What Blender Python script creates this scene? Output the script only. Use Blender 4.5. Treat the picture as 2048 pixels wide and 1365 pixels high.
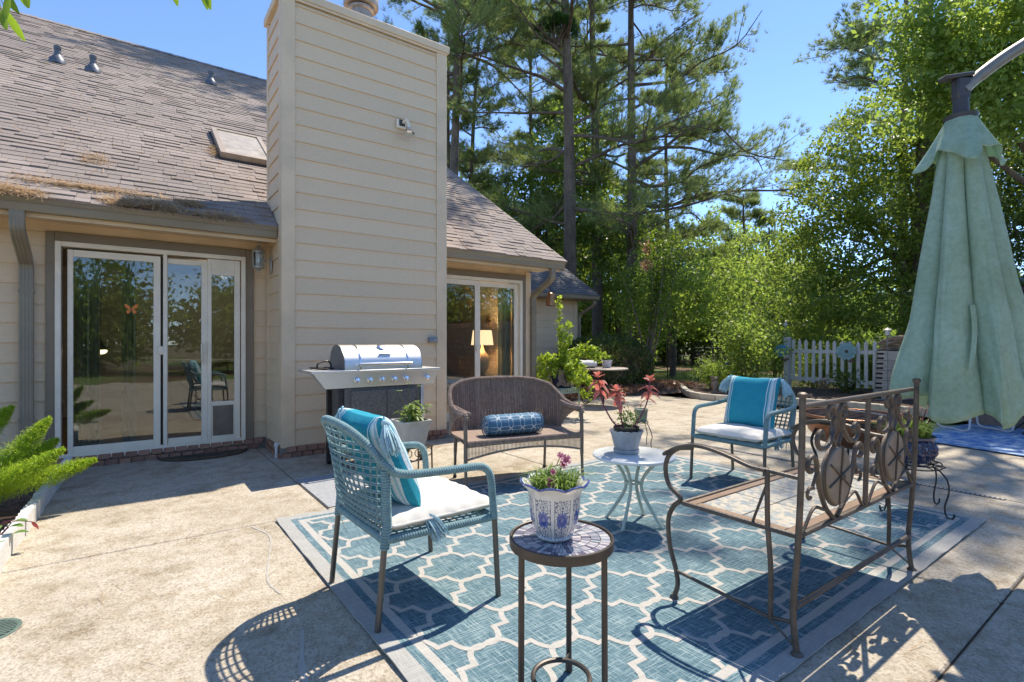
import bpy, math, random
import numpy as np
from mathutils import Vector, Matrix

for o in list(bpy.data.objects):
    bpy.data.objects.remove(o, do_unlink=True)
scene = bpy.context.scene
COL = scene.collection
R = math.radians
# ---------------------------------------------------------------- camera
# world axes: X runs along the house wall, Y points at the house, the patio is z = 0
cam_d = bpy.data.cameras.new('camera')
cam_d.sensor_width = 36.0
cam_d.lens = 36.0 * 1040 / 2048
cam_d.clip_start = 0.05
cam_d.clip_end = 400
cam = bpy.data.objects.new('camera', cam_d)
COL.objects.link(cam)
cam.location = (0, 0, 1.25)
cam.rotation_euler = (R(90), 0, -math.atan2(0.59196, 0.80597))
scene.camera = cam
# ---------------------------------------------------------------- sky and sun
LT = Vector((-0.55, -0.185, -1.0)).normalized()      # direction in which sunlight travels
sun_el = math.asin(-LT.z)
world = bpy.data.worlds.new('World')
scene.world = world
world.use_nodes = True
wn = world.node_tree
sky = wn.nodes.new('ShaderNodeTexSky')
sky.sky_type = 'NISHITA'
sky.sun_disc = False
sky.sun_elevation = sun_el
sky.sun_rotation = math.atan2(-LT.x, -LT.y)
sky.altitude = 100
sky.air_density = 0.62
sky.dust_density = 0.0
sky.ozone_density = 4.6
wn.links.new(sky.outputs[0], wn.nodes['Background'].inputs[0])
wn.nodes['Background'].inputs[1].default_value = 0.138
sun_d = bpy.data.lights.new('sun', 'SUN')
sun_d.energy = 2.9
sun_d.angle = R(0.5)
sun_d.color = (1.0, 0.91, 0.77)
sun = bpy.data.objects.new('sun', sun_d)
COL.objects.link(sun)
sun.rotation_euler = LT.to_track_quat('-Z', 'Y').to_euler()
sun.location = (10, 4, 20)
vs = scene.view_settings
vs.view_transform = 'Standard'
vs.look = 'None'
vs.exposure = 1.3
vs.gamma = 1.0
vs.use_curve_mapping = False
scene.render.engine = 'CYCLES'
cy = scene.cycles
cy.use_denoising = True
try:
    cy.denoiser = 'OPENIMAGEDENOISE'
except Exception:
    pass
cy.max_bounces = 7
cy.diffuse_bounces = 4
cy.glossy_bounces = 3
cy.transmission_bounces = 4
cy.transparent_max_bounces = 10
cy.caustics_reflective = False
cy.caustics_refractive = False
cy.sample_clamp_indirect = 6.0

# ---------------------------------------------------------------- helpers
def rnd(a, b, g=random):
    return g.uniform(a, b)

def V3(*a):
    return Vector(a)

def cr(pts, n=6, closed=False):
    """Catmull-Rom resampling of a control polyline."""
    P = [Vector(p) for p in pts]
    m = len(P)
    out = []
    rng_ = range(m if closed else m - 1)
    for i in rng_:
        p1, p2 = P[i], P[(i + 1) % m]
        p0 = P[i - 1] if (i > 0 or closed) else p1 * 2 - p2
        p3 = P[(i + 2) % m] if (i + 2 < m or closed) else p2 * 2 - p1
        for k in range(n):
            t = k / n
            out.append(0.5 * ((2 * p1) + (p2 - p0) * t + (2 * p0 - 5 * p1 + 4 * p2 - p3) * t * t
                              + (3 * p1 - p0 - 3 * p2 + p3) * t ** 3))
    if not closed:
        out.append(P[-1])
    return out

class MB:
    """collects shapes, build() links them as ONE mesh object"""
    def __init__(s):
        s.v, s.f = [], []
    def add(s, vs_, fs):
        b = len(s.v)
        s.v.extend([tuple(p) for p in vs_])
        s.f.extend([tuple(i + b for i in q) for q in fs])
        return s
    def box(s, c, d, rot=None, bev=0.0):
        hx, hy, hz = d[0] / 2, d[1] / 2, d[2] / 2
        C = Vector(c)
        M = rot if rot is not None else Matrix.Identity(3)
        if bev <= 0:
            p = [C + M @ Vector((x * hx, y * hy, z * hz)) for x in (-1, 1) for y in (-1, 1) for z in (-1, 1)]
            return s.add(p, [(0, 1, 3, 2), (4, 6, 7, 5), (0, 4, 5, 1), (2, 3, 7, 6), (0, 2, 6, 4), (1, 5, 7, 3)])
        b = min(bev, hx * .95, hy * .95, hz * .95)
        p, idx = [], {}
        for x in (-1, 1):
            for y in (-1, 1):
                for z in (-1, 1):
                    for ax in range(3):
                        q = [x * (hx - b), y * (hy - b), z * (hz - b)]
                        q[ax] = (x * hx, y * hy, z * hz)[ax]
                        idx[(x, y, z, ax)] = len(p)
                        p.append(C + M @ Vector(q))
        f = []
        for sx in (-1, 1):
            a = [idx[(sx, -1, -1, 0)], idx[(sx, 1, -1, 0)], idx[(sx, 1, 1, 0)], idx[(sx, -1, 1, 0)]]
            f.append(a if sx > 0 else a[::-1])
            a = [idx[(-1, sx, -1, 1)], idx[(-1, sx, 1, 1)], idx[(1, sx, 1, 1)], idx[(1, sx, -1, 1)]]
            f.append(a if sx > 0 else a[::-1])
            a = [idx[(-1, -1, sx, 2)], idx[(1, -1, sx, 2)], idx[(1, 1, sx, 2)], idx[(-1, 1, sx, 2)]]
            f.append(a if sx > 0 else a[::-1])
        for u in (-1, 1):
            for w in (-1, 1):
                a = [idx[(u, w, -1, 0)], idx[(u, w, -1, 1)], idx[(u, w, 1, 1)], idx[(u, w, 1, 0)]]
                f.append(a if u * w > 0 else a[::-1])
                a = [idx[(u, -1, w, 2)], idx[(u, -1, w, 0)], idx[(u, 1, w, 0)], idx[(u, 1, w, 2)]]
                f.append(a if u * w < 0 else a[::-1])
                a = [idx[(-1, u, w, 1)], idx[(-1, u, w, 2)], idx[(1, u, w, 2)], idx[(1, u, w, 1)]]
                f.append(a if u * w > 0 else a[::-1])
        for x in (-1, 1):
            for y in (-1, 1):
                for z in (-1, 1):
                    a = [idx[(x, y, z, 0)], idx[(x, y, z, 1)], idx[(x, y, z, 2)]]
                    f.append(a if x * y * z > 0 else a[::-1])
        return s.add(p, f)
    def bb(s, x0, x1, y0, y1, z0, z1, bev=0.0):
        return s.box(((x0 + x1) / 2, (y0 + y1) / 2, (z0 + z1) / 2), (abs(x1 - x0), abs(y1 - y0), abs(z1 - z0)), None, bev)
    def tube(s, pts, r, n=8, closed=False, caps=True, flat=1.0):
        P = [Vector(p) for p in pts]
        m = len(P)
        rr = r if isinstance(r, (list, tuple)) else [r] * m
        T = []
        for i in range(m):
            a = P[i - 1] if (i > 0 or closed) else P[i]
            b = P[(i + 1) % m] if (i + 1 < m or closed) else P[i]
            d = b - a
            T.append(d.normalized() if d.length > 1e-9 else Vector((0, 0, 1)))
        up = Vector((0, 0, 1)) if abs(T[0].z) < .9 else Vector((1, 0, 0))
        N = T[0].cross(up).normalized()
        vs_, fs = [], []
        for i in range(m):
            N = (N - T[i] * N.dot(T[i]))
            N = N.normalized() if N.length > 1e-6 else T[i].orthogonal().normalized()
            B = T[i].cross(N)
            for k in range(n):
                a = 2 * math.pi * k / n
                vs_.append(P[i] + (N * math.cos(a) + B * (math.sin(a) * flat)) * rr[i])
        for i in range(m if closed else m - 1):
            j = (i + 1) % m
            for k in range(n):
                l = (k + 1) % n
                fs.append((i * n + k, i * n + l, j * n + l, j * n + k))
        if caps and not closed:
            fs.append(tuple(range(n))[::-1])
            fs.append(tuple((m - 1) * n + k for k in range(n)))
        return s.add(vs_, fs)
    def rope(s, pts, r, pitch=.012, n=8, amp=.14, closed=False):
        """a tube wrapped with cord: rings follow one another along it"""
        P = [Vector(p) for p in pts]
        if closed:
            P = P + [P[0]]
        L = [0.0]
        for i in range(1, len(P)):
            L.append(L[-1] + (P[i] - P[i - 1]).length)
        q, rr = [], []
        N = max(4, int(L[-1] / (pitch / 3)))
        j = 0
        for k in range(N + 1):
            d = L[-1] * k / N
            while j < len(P) - 2 and L[j + 1] < d:
                j += 1
            t = (d - L[j]) / max(1e-9, L[j + 1] - L[j])
            q.append(P[j].lerp(P[j + 1], min(1, t)))
            rr.append(r * (1 + (-amp if k % 3 == 0 else amp * .35)))
        return s.tube(q, rr, n)
    def lathe(s, prof, n=24, c=(0, 0, 0), mod=None, cap=True):
        vs_, fs = [], []
        m = len(prof)
        for i, (r, z) in enumerate(prof):
            for k in range(n):
                a = 2 * math.pi * k / n
                q = mod(i, a, r, z) if mod else (r, z)
                vs_.append((c[0] + q[0] * math.cos(a), c[1] + q[0] * math.sin(a), c[2] + q[1]))
        for i in range(m - 1):
            for k in range(n):
                l = (k + 1) % n
                fs.append((i * n + k, i * n + l, (i + 1) * n + l, (i + 1) * n + k))
        if cap:
            fs.append(tuple(range(n))[::-1])
            fs.append(tuple((m - 1) * n + k for k in range(n)))
        return s.add(vs_, fs)
    def prism(s, poly, f3, a, b):
        """poly: 2-D outline, f3(u, v, w) -> 3-D point, extruded w = a..b"""
        n = len(poly)
        vs_ = [f3(u, v, a) for u, v in poly] + [f3(u, v, b) for u, v in poly]
        fs = [(i, (i + 1) % n, n + (i + 1) % n, n + i) for i in range(n)]
        fs += [tuple(range(n))[::-1], tuple(range(n, 2 * n))]
        return s.add(vs_, fs)
    def ball(s, c, r, nu=12, nv=8, sc=(1, 1, 1)):
        C = Vector(c)
        vs_ = [C + Vector((0, 0, -r * sc[2]))]
        for i in range(1, nv):
            t = math.pi * i / nv
            for k in range(nu):
                a = 2 * math.pi * k / nu
                vs_.append(C + Vector((r * sc[0] * math.sin(t) * math.cos(a), r * sc[1] * math.sin(t) * math.sin(a), -r * sc[2] * math.cos(t))))
        vs_.append(C + Vector((0, 0, r * sc[2])))
        fs = [(0, 1 + (k + 1) % nu, 1 + k) for k in range(nu)]
        for i in range(nv - 2):
            for k in range(nu):
                l = (k + 1) % nu
                fs.append((1 + i * nu + k, 1 + i * nu + l, 1 + (i + 1) * nu + l, 1 + (i + 1) * nu + k))
        e = len(vs_) - 1
        b = 1 + (nv - 2) * nu
        fs += [(e, b + k, b + (k + 1) % nu) for k in range(nu)]
        return s.add(vs_, fs)
    def grid(s, fn, nu, nv, thick=0.0):
        """surface fn(u, v), u, v in 0..1; with thick it becomes a closed shell"""
        P = [[Vector(fn(i / nu, j / nv)) for j in range(nv + 1)] for i in range(nu + 1)]
        W = nv + 1
        vs_ = [P[i][j] for i in range(nu + 1) for j in range(nv + 1)]
        fs = [(i * W + j, (i + 1) * W + j, (i + 1) * W + j + 1, i * W + j + 1) for i in range(nu) for j in range(nv)]
        if thick:
            o = len(vs_)
            for i in range(nu + 1):
                for j in range(nv + 1):
                    du = P[min(nu, i + 1)][j] - P[max(0, i - 1)][j]
                    dv = P[i][min(nv, j + 1)] - P[i][max(0, j - 1)]
                    n_ = du.cross(dv)
                    n_ = n_.normalized() if n_.length > 1e-12 else Vector((0, 0, 1))
                    vs_.append(P[i][j] - n_ * thick)
            fs += [tuple(o + q for q in f)[::-1] for f in list(fs)]
            for i in range(nu):
                fs.append((i * W, o + i * W, o + (i + 1) * W, (i + 1) * W))
                fs.append((i * W + nv, (i + 1) * W + nv, o + (i + 1) * W + nv, o + i * W + nv))
            for j in range(nv):
                fs.append((j, j + 1, o + j + 1, o + j))
                fs.append((nu * W + j, o + nu * W + j, o + nu * W + j + 1, nu * W + j + 1))
        return s.add(vs_, fs)
    def build(s, name, mat, parent=None, smooth=True, angle=40):
        me = bpy.data.meshes.new(name)
        me.from_pydata(s.v, [], s.f)
        if smooth:
            me.polygons.foreach_set('use_smooth', [True] * len(me.polygons))
            me.set_sharp_from_angle(angle=R(angle))
        me.update()
        return link(name, me, mat, parent)

def link(name, me, mat, parent=None):
    o = bpy.data.objects.new(name, me)
    if mat is not None and me is not None and not me.materials:
        me.materials.append(mat)
    COL.objects.link(o)
    if parent is not None:
        o.parent = parent
    return o

def np_mesh(name, V, k, mat, parent=None):
    """V: (n*k, 3) loose polygons of k corners each, as ONE mesh"""
    V = np.asarray(V, dtype=np.float32).reshape(-1, 3)
    n = len(V) // k
    me = bpy.data.meshes.new(name)
    me.vertices.add(n * k)
    me.vertices.foreach_set('co', V.ravel())
    me.loops.add(n * k)
    me.loops.foreach_set('vertex_index', np.arange(n * k, dtype=np.int32))
    me.polygons.add(n)
    me.polygons.foreach_set('loop_start', np.arange(0, n * k, k, dtype=np.int32))
    me.update(calc_edges=True)
    me.validate()
    return link(name, me, mat, parent)

def empty(name, loc=(0, 0, 0), rz=0.0):
    o = bpy.data.objects.new(name, None)
    o.empty_display_size = .1
    COL.objects.link(o)
    o.location = loc
    o.rotation_euler = (0, 0, rz)
    return o

def tag(o, label, cat, group=None):
    o['label'] = label
    o['category'] = cat
    if group:
        o['group'] = group
    return o

def struct(o):
    o['kind'] = 'structure'
    return o

def stuff(o):
    o['kind'] = 'stuff'
    return o

def copy_tree(o, parent=None):
    c = o.copy()
    COL.objects.link(c)
    c.parent = parent
    for ch in list(o.children):
        copy_tree(ch, c)
    return c

def rotz(a):
    return Matrix.Rotation(a, 3, 'Z')

# ---------------------------------------------------------------- materials
def new_mat(name):
    m = bpy.data.materials.new(name)
    m.use_nodes = True
    nt = m.node_tree
    return m, nt, nt.nodes['Principled BSDF'], nt.nodes['Material Output']

def N(nt, t, **kw):
    n = nt.nodes.new(t)
    for k, v in kw.items():
        setattr(n, k, v)
    return n

def LNK(nt, a, b):
    nt.links.new(a, b)

def coords(nt, scale=1.0, kind='Object', vec=None):
    tc = N(nt, 'ShaderNodeTexCoord')
    mp = N(nt, 'ShaderNodeMapping')
    mp.inputs['Scale'].default_value = vec if vec else (scale, scale, scale)
    LNK(nt, tc.outputs[kind], mp.inputs[0])
    return mp.outputs[0]

def noise(nt, vec, scale, detail=4, rough=.55):
    n = N(nt, 'ShaderNodeTexNoise')
    n.inputs['Scale'].default_value = scale
    n.inputs['Detail'].default_value = detail
    n.inputs['Roughness'].default_value = rough
    LNK(nt, vec, n.inputs['Vector'])
    return n.outputs['Fac']

def ramp(nt, fac, stops):
    r = N(nt, 'ShaderNodeValToRGB')
    e = r.color_ramp.elements
    while len(e) < len(stops):
        e.new(.5)
    for i, (p, c) in enumerate(stops):
        e[i].position = p
        e[i].color = (c[0], c[1], c[2], 1) if len(c) == 3 else c
    LNK(nt, fac, r.inputs[0])
    return r.outputs[0]

def mixc(nt, fac, a, b, mode='MIX'):
    m = N(nt, 'ShaderNodeMix', data_type='RGBA', blend_type=mode)
    if isinstance(fac, (int, float)):
        m.inputs[0].default_value = fac
    else:
        LNK(nt, fac, m.inputs[0])
    for s_, q in ((6, a), (7, b)):
        if isinstance(q, (tuple, list)):
            m.inputs[s_].default_value = (q[0], q[1], q[2], 1)
        else:
            LNK(nt, q, m.inputs[s_])
    return m.outputs[2]

def math_(nt, op, a, b=None, c=None):
    m = N(nt, 'ShaderNodeMath', operation=op)
    for i, q in enumerate((a, b, c)):
        if q is None:
            continue
        if isinstance(q, (int, float)):
            m.inputs[i].default_value = q
        else:
            LNK(nt, q, m.inputs[i])
    return m.outputs[0]

def bump(nt, h, strength, dist=.01):
    b = N(nt, 'ShaderNodeBump')
    b.inputs['Strength'].default_value = strength
    b.inputs['Distance'].default_value = dist
    LNK(nt, h, b.inputs['Height'])
    return b.outputs[0]

def per_piece(nt):
    """a random number that differs from piece to piece"""
    g = N(nt, 'ShaderNodeNewGeometry')
    oi = N(nt, 'ShaderNodeObjectInfo')
    a = math_(nt, 'ADD', g.outputs['Random Per Island'], oi.outputs['Random'])
    return math_(nt, 'FRACT', a)

def MAT(name, col, rough=.6, metal=0.0, var=.12, scale=6.0, fine=0.0, fscale=120.0, bmp=0.0, bscale=60.0,
        rand=0.0, dirt=None, dirt_amt=.5, dscale=2.0, coat=0.0, spec=.5, stretch=None):
    m, nt, p, out = new_mat(name)
    vec = coords(nt, 1.0) if not stretch else coords(nt, vec=stretch)
    n1 = noise(nt, vec, scale)
    lo = tuple(max(0, c * (1 - var)) for c in col)
    hi = tuple(min(1, c * (1 + var)) for c in col)
    c = ramp(nt, n1, [(.3, lo), (.7, hi)])
    if dirt:
        d = noise(nt, vec, dscale, 6, .65)
        f = ramp(nt, d, [(.45, (0, 0, 0)), (.75, (dirt_amt,) * 3)])
        c = mixc(nt, f, c, dirt)
    if fine:
        n2 = noise(nt, vec, fscale, 2)
        f = ramp(nt, n2, [(.3, (1 - fine,) * 3), (.7, (1 + fine * .5,) * 3)])
        c = mixc(nt, 1.0, c, f, 'MULTIPLY')
    if rand:
        q = per_piece(nt)
        f = ramp(nt, q, [(0, (1 - rand,) * 3), (1, (1 + rand,) * 3)])
        c = mixc(nt, 1.0, c, f, 'MULTIPLY')
    LNK(nt, c, p.inputs['Base Color'])
    p.inputs['Roughness'].default_value = rough
    p.inputs['Metallic'].default_value = metal
    p.inputs['Specular IOR Level'].default_value = spec
    p.inputs['Coat Weight'].default_value = coat
    if bmp:
        LNK(nt, bump(nt, noise(nt, vec, bscale, 5), bmp), p.inputs['Normal'])
    return m

def LEAF(name, c1, c2, c3, trans=.4, rough=.45, spec=.4):
    """leaf blades: tint differs from leaf to leaf, light passes through"""
    m, nt, p, out = new_mat(name)
    q = per_piece(nt)
    c = ramp(nt, q, [(0, c1), (.55, c2), (1, c3)])
    LNK(nt, c, p.inputs['Base Color'])
    p.inputs['Roughness'].default_value = rough
    p.inputs['Specular IOR Level'].default_value = spec
    t = N(nt, 'ShaderNodeBsdfTranslucent')
    c2_ = mixc(nt, .6, c, (min(1, c3[0] * 1.4), min(1, c3[1] * 1.6), c3[2] * .7))
    LNK(nt, c2_, t.inputs[0])
    mx = N(nt, 'ShaderNodeMixShader')
    mx.inputs[0].default_value = trans
    LNK(nt, p.outputs[0], mx.inputs[1])
    LNK(nt, t.outputs[0], mx.inputs[2])
    LNK(nt, mx.outputs[0], out.inputs[0])
    return m

def EMIT(name, col, strength):
    m, nt, p, out = new_mat(name)
    p.inputs['Base Color'].default_value = (*col, 1)
    p.inputs['Emission Color'].default_value = (*col, 1)
    p.inputs['Emission Strength'].default_value = strength
    return m

m_siding = MAT('siding_paint', (.73, .555, .365), .62, var=.05, scale=3, fine=.06, fscale=90, bmp=.15, bscale=40, rand=.04, dirt=(.42, .35, .26), dirt_amt=.45, dscale=1.5, stretch=(.25, 1, 1))
m_trim = MAT('trim_paint', (.74, .565, .375), .6, var=.05, scale=3, fine=.05, bmp=.12, bscale=50, dirt=(.42, .35, .25), dirt_amt=.4, dscale=2.5)
m_brown = MAT('brown_paint', (.23, .18, .125), .55, var=.08, scale=5, bmp=.1, dirt=(.26, .22, .15), dirt_amt=.25, dscale=2)
m_gutter = MAT('gutter_paint', (.25, .21, .155), .42, var=.1, scale=4, dirt=(.26, .22, .12), dirt_amt=.5, dscale=2.2, stretch=(.6, 1, 2))
m_white = MAT('white_vinyl', (.85, .75, .60), .45, var=.05, scale=4, dirt=(.45, .40, .30), dirt_amt=.3, dscale=3)
m_brick = MAT('brick', (.36, .17, .11), .85, var=.25, scale=14, fine=.2, bmp=.5, bscale=60, rand=.3, dirt=(.22, .20, .16), dirt_amt=.75, dscale=9)
m_mortar = MAT('mortar', (.22, .19, .16), .95, var=.25, scale=20, bmp=.4)
m_metal_grey = MAT('galvanised', (.30, .31, .33), .42, .8, var=.15, scale=12)
m_black = MAT('black_metal', (.035, .033, .032), .45, .3, var=.2, scale=14)
m_iron = MAT('wrought_iron', (.105, .085, .068), .5, .35, var=.28, scale=16, bmp=.25, bscale=90, dirt=(.17, .12, .085), dirt_amt=.55, dscale=8)
m_steel = MAT('stainless_steel', (.74, .73, .71), .38, .75, var=.05, scale=8, stretch=(.5, 6, 30))
m_chrome = MAT('chrome', (.75, .75, .76), .15, 1.0, var=.03)
m_soil = MAT('soil', (.055, .038, .026), .95, var=.5, scale=30, bmp=.9, bscale=60, fine=.4, fscale=150)
m_plastic_black = MAT('black_plastic', (.03, .028, .028), .5, var=.2)
m_gloss_white = MAT('glazed_white', (.74, .72, .68), .15, var=.04, coat=.5)
# ================================================================ setting
def m_ground_mat():
    m, nt, p, out = new_mat('lawn_and_litter')
    vec = coords(nt, 1.0)
    n1 = noise(nt, vec, .22, 5, .6)
    n2 = noise(nt, vec, 9, 6, .7)
    grass = ramp(nt, n2, [(.25, (.06, .10, .02)), (.5, (.12, .19, .035)), (.75, (.22, .26, .07))])
    lit = ramp(nt, n2, [(.25, (.05, .032, .02)), (.5, (.13, .08, .05)), (.75, (.24, .15, .10))])
    f = ramp(nt, n1, [(.42, (0, 0, 0)), (.52, (1, 1, 1))])
    LNK(nt, mixc(nt, f, grass, lit), p.inputs['Base Color'])
    p.inputs['Roughness'].default_value = .95
    LNK(nt, bump(nt, n2, .8, .05), p.inputs['Normal'])
    return m

def m_concrete_mat():
    m, nt, p, out = new_mat('exposed_concrete')
    vec = coords(nt, 1.0)
    big = noise(nt, vec, .9, 5, .6)
    mid = noise(nt, vec, 7, 5, .65)
    agg = N(nt, 'ShaderNodeTexVoronoi')
    agg.inputs['Scale'].default_value = 105
    LNK(nt, vec, agg.inputs['Vector'])
    base = ramp(nt, big, [(.28, (.37, .325, .255)), (.52, (.455, .41, .335)), (.75, (.53, .485, .415))])
    stain = ramp(nt, mid, [(.46, (1.04, 1.03, 1.02)), (.70, (.70, .63, .52))])
    c = mixc(nt, .8, base, stain, 'MULTIPLY')
    ac = ramp(nt, agg.outputs['Color'], [(.1, (.62, .57, .50)), (.5, (1, 1, 1)), (.9, (1.2, 1.18, 1.15))])
    c = mixc(nt, .75, c, ac, 'MULTIPLY')
    pits = noise(nt, vec, 55, 3, .6)
    pf = ramp(nt, pits, [(.66, (1, 1, 1)), (.76, (.45, .40, .33))])
    c = mixc(nt, .55, c, pf, 'MULTIPLY')
    sp2 = ramp(nt, noise(nt, vec, 150, 2, .5), [(.64, (1, 1, 1)), (.70, (.42, .36, .28))])
    c = mixc(nt, .7, c, sp2, 'MULTIPLY')
    st = noise(nt, coords(nt, 1.0), 2.3, 7, .7)
    sf = ramp(nt, st, [(.53, (1, 1, 1)), (.66, (.60, .56, .49))])
    c = mixc(nt, .7, c, sf, 'MULTIPLY')
    LNK(nt, c, p.inputs['Base Color'])
    p.inputs['Roughness'].default_value = .88
    p.inputs['Specular IOR Level'].default_value = .3
    h = math_(nt, 'ADD', math_(nt, 'MULTIPLY', agg.outputs['Distance'], .6), math_(nt, 'MULTIPLY', pits, -1.0))
    LNK(nt, bump(nt, h, .55, .006), p.inputs['Normal'])
    return m

m_ground = m_ground_mat()
m_conc = m_concrete_mat()
m_mulch = MAT('mulch', (.10, .062, .045), .95, var=.6, scale=24, bmp=1.0, bscale=40, fine=.5, fscale=70, dirt=(.22, .13, .10), dirt_amt=.6, dscale=12)
m_edging = MAT('edging_stone', (.60, .54, .43), .9, var=.15, scale=10, fine=.12, bmp=.4, bscale=60, rand=.06, dirt=(.25, .21, .15), dirt_amt=.6, dscale=6)
m_edge_white = MAT('edging_white', (.68, .665, .63), .9, var=.1, scale=12, fine=.12, bmp=.5, bscale=50, rand=.04, dirt=(.36, .33, .28), dirt_amt=.45, dscale=7)

# ground: one sheet to the horizon, flat by the patio, rolling away behind
def gz(x, y):
    d = math.hypot(x - 6, y - 5)
    z = -.09
    if x > 11.6:
        k = min(1, (x - 11.6) / 4.0)
        z += k * k * (3 - 2 * k) * (1.9 if y < 3 else 1.9 * max(0, 1 - (y - 3) / 2.0))
    if d > 26:
        z += .5 * math.sin(x * .07) * math.cos(y * .06) * min(1, (d - 26) / 20)
    return z
b = MB()
xs = [-180, -120, -80, -50, -30, -18, -10, -5, 0, 5, 8, 10, 11, 11.6, 12.2, 12.8, 13.4, 14, 14.6, 15.2, 15.8, 17, 19, 22, 26, 30, 36, 44, 55, 70, 90, 120, 180]
ys = [-180, -120, -80, -50, -30, -18, -12, -8, -5, -3, -1, 0, 1, 2, 2.6, 3, 3.5, 4, 4.5, 5, 6, 7, 8, 9, 10, 12, 14, 17, 20, 24, 30, 38, 50, 70, 100, 140, 180]
b.add([(x, y, gz(x, y)) for x in xs for y in ys],
      [(i * len(ys) + j, (i + 1) * len(ys) + j, (i + 1) * len(ys) + j + 1, i * len(ys) + j + 1) for i in range(len(xs) - 1) for j in range(len(ys) - 1)])
struct(b.build('ground', m_ground))

# patio: poured slabs, each its own piece, with open joints on a dark bed
pb = MB()
pb.bb(-5.9, 9.75, -5.9, 9.6, -.085, -.010)
patio = struct(pb.build('patio', m_soil, smooth=False))
JX = [-6.0, -2.6, 1.19, 3.37, 5.56, 7.6, 9.8]
JY = [-6.0, -2.9, .62, 3.885, 6.73, 9.65]
for i in range(len(JX) - 1):
    for j in range(len(JY) - 1):
        if JY[j] > 6 and JX[i + 1] < 5.3:
            continue
        g = .0035
        x0, x1, y0, y1 = JX[i] + g, JX[i + 1] - g, JY[j] + g, JY[j + 1] - g
        if JX[i] == -2.6 and j in (2, 3):
            pass
        s_ = MB()
        nx, ny = 10, 10
        random.seed(i * 17 + j)
        dz = rnd(-.004, .0)
        s_.box(((x0 + x1) / 2, (y0 + y1) / 2, -.03 + dz), (x1 - x0, y1 - y0, .06), None, .008)
        s_.build('slab', m_conc, patio)
# hairline patches filled with grey sealer
m_seal = MAT('crack_sealer', (.40, .37, .325), .7, var=.1, scale=20)
def sealed(name, pts, w, label):
    s_ = MB()
    random.seed(len(pts))
    P = cr([(x, y, 0) for x, y in pts], 8)
    L, Rr = [], []
    for k, q in enumerate(P):
        t = (P[min(len(P) - 1, k + 1)] - P[max(0, k - 1)]).normalized()
        n_ = Vector((-t.y, t.x, 0))
        ww = w * rnd(.6, 1.3)
        L.append(q + n_ * ww + Vector((0, 0, .0012)))
        Rr.append(q - n_ * ww + Vector((0, 0, .0012)))
    m_ = len(P)
    s_.add(L + Rr, [(k, k + 1, m_ + k + 1, m_ + k) for k in range(m_ - 1)])
    return s_.build(name, m_seal, patio)
sealed('sealed_crack', [(.66, 3.86), (.72, 3.6), (.66, 3.3), (.58, 2.95), (.60, 2.75)], .006, '')
sealed('sealed_crack', [(.60, 2.35), (.52, 2.0), (.56, 1.7), (.50, 1.4)], .011, '')

# planting bed on the left: soil and scalloped white edging blocks
b = MB()
def bedL(u, v):
    y = 3.0 + u * 3.64
    x = -2.4 + v * (2.4 - .60 + .02 * (y - 4))
    return (x, y, .035 + .03 * math.sin(x * 9 + y * 5) * math.sin(y * 7))
b.grid(bedL, 40, 24)
struct(b.build('planting_bed', m_mulch))
def scallop_block(L=.30, H=.13, T=.055):
    prof = [(-L / 2, 0)]
    nsc = 4
    for k in range(nsc):
        for q in range(7):
            t = q / 6
            prof.append((-L / 2 + L * (k + t) / nsc, H - .022 + .022 * math.sin(math.pi * t) ** .7))
    prof.append((L / 2, 0))
    prof = [prof[0]] + prof[1:][::1]
    mb = MB()
    mb.prism(prof[::-1], lambda u, v, w: (w, u, v), -T / 2, T / 2)
    return mb
me_scallop = None
edge_root = struct(empty('bed_edging', (0, 0, 0)))
for k in range(12):
    y = 3.15 + k * .306
    x = -.585 + .04 * (y - 4.1)
    if me_scallop is None:
        o = scallop_block().build('edging_block', m_edge_white, edge_root)
        me_scallop = o.data
    else:
        o = link('edging_block', me_scallop, None, edge_root)
    random.seed(k)
    o.location = (x + rnd(-.006, .006), y, -.004)
    o.rotation_euler = (rnd(-.03, .03), rnd(-.03, .03), -.04 + rnd(-.02, .02))

# far bed behind the patio: curved low edging stones and mulch
edge_pts = [(11.9, 8.6), (10.9, 7.75), (10.15, 7.05), (9.86, 6.5), (9.93, 6.0), (10.25, 5.4), (10.55, 4.85), (10.72, 4.2), (10.72, 3.5), (10.66, 2.8), (10.60, 2.1)]
EP = cr([(x, y, 0) for x, y in edge_pts], 10)
def along(P, step):
    out, acc = [P[0].copy()], 0
    for i in range(1, len(P)):
        seg = (P[i] - P[i - 1]).length
        while acc + seg >= step:
            t = (step - acc) / seg
            q = P[i - 1].lerp(P[i], t)
            out.append(q)
            P = P[:i - 1] + [q] + P[i:]
            seg = (P[i] - q).length
            acc = 0
            P[i - 1] = q
        acc += seg
    return out
st = along(list(EP), .36)
b = MB()
bed_in = [Vector((p.x + 3.4, p.y + .8, 0)) for p in EP]
nE = len(EP)
vsb, fsb = [], []
for j in range(9):
    for i in range(nE):
        t = j / 8
        q = EP[i].lerp(bed_in[i], t)
        vsb.append((q.x, q.y, .075 + .05 * math.sin(q.x * 6) * math.sin(q.y * 5) * min(1, t * 4)))
for j in range(8):
    for i in range(nE - 1):
        fsb.append((j * nE + i, j * nE + i + 1, (j + 1) * nE + i + 1, (j + 1) * nE + i))
b.add(vsb, fsb)
struct(b.build('mulch_bed', m_mulch))
far_edge = struct(empty('stone_edging', (0, 0, 0)))
me_st = None
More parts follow.
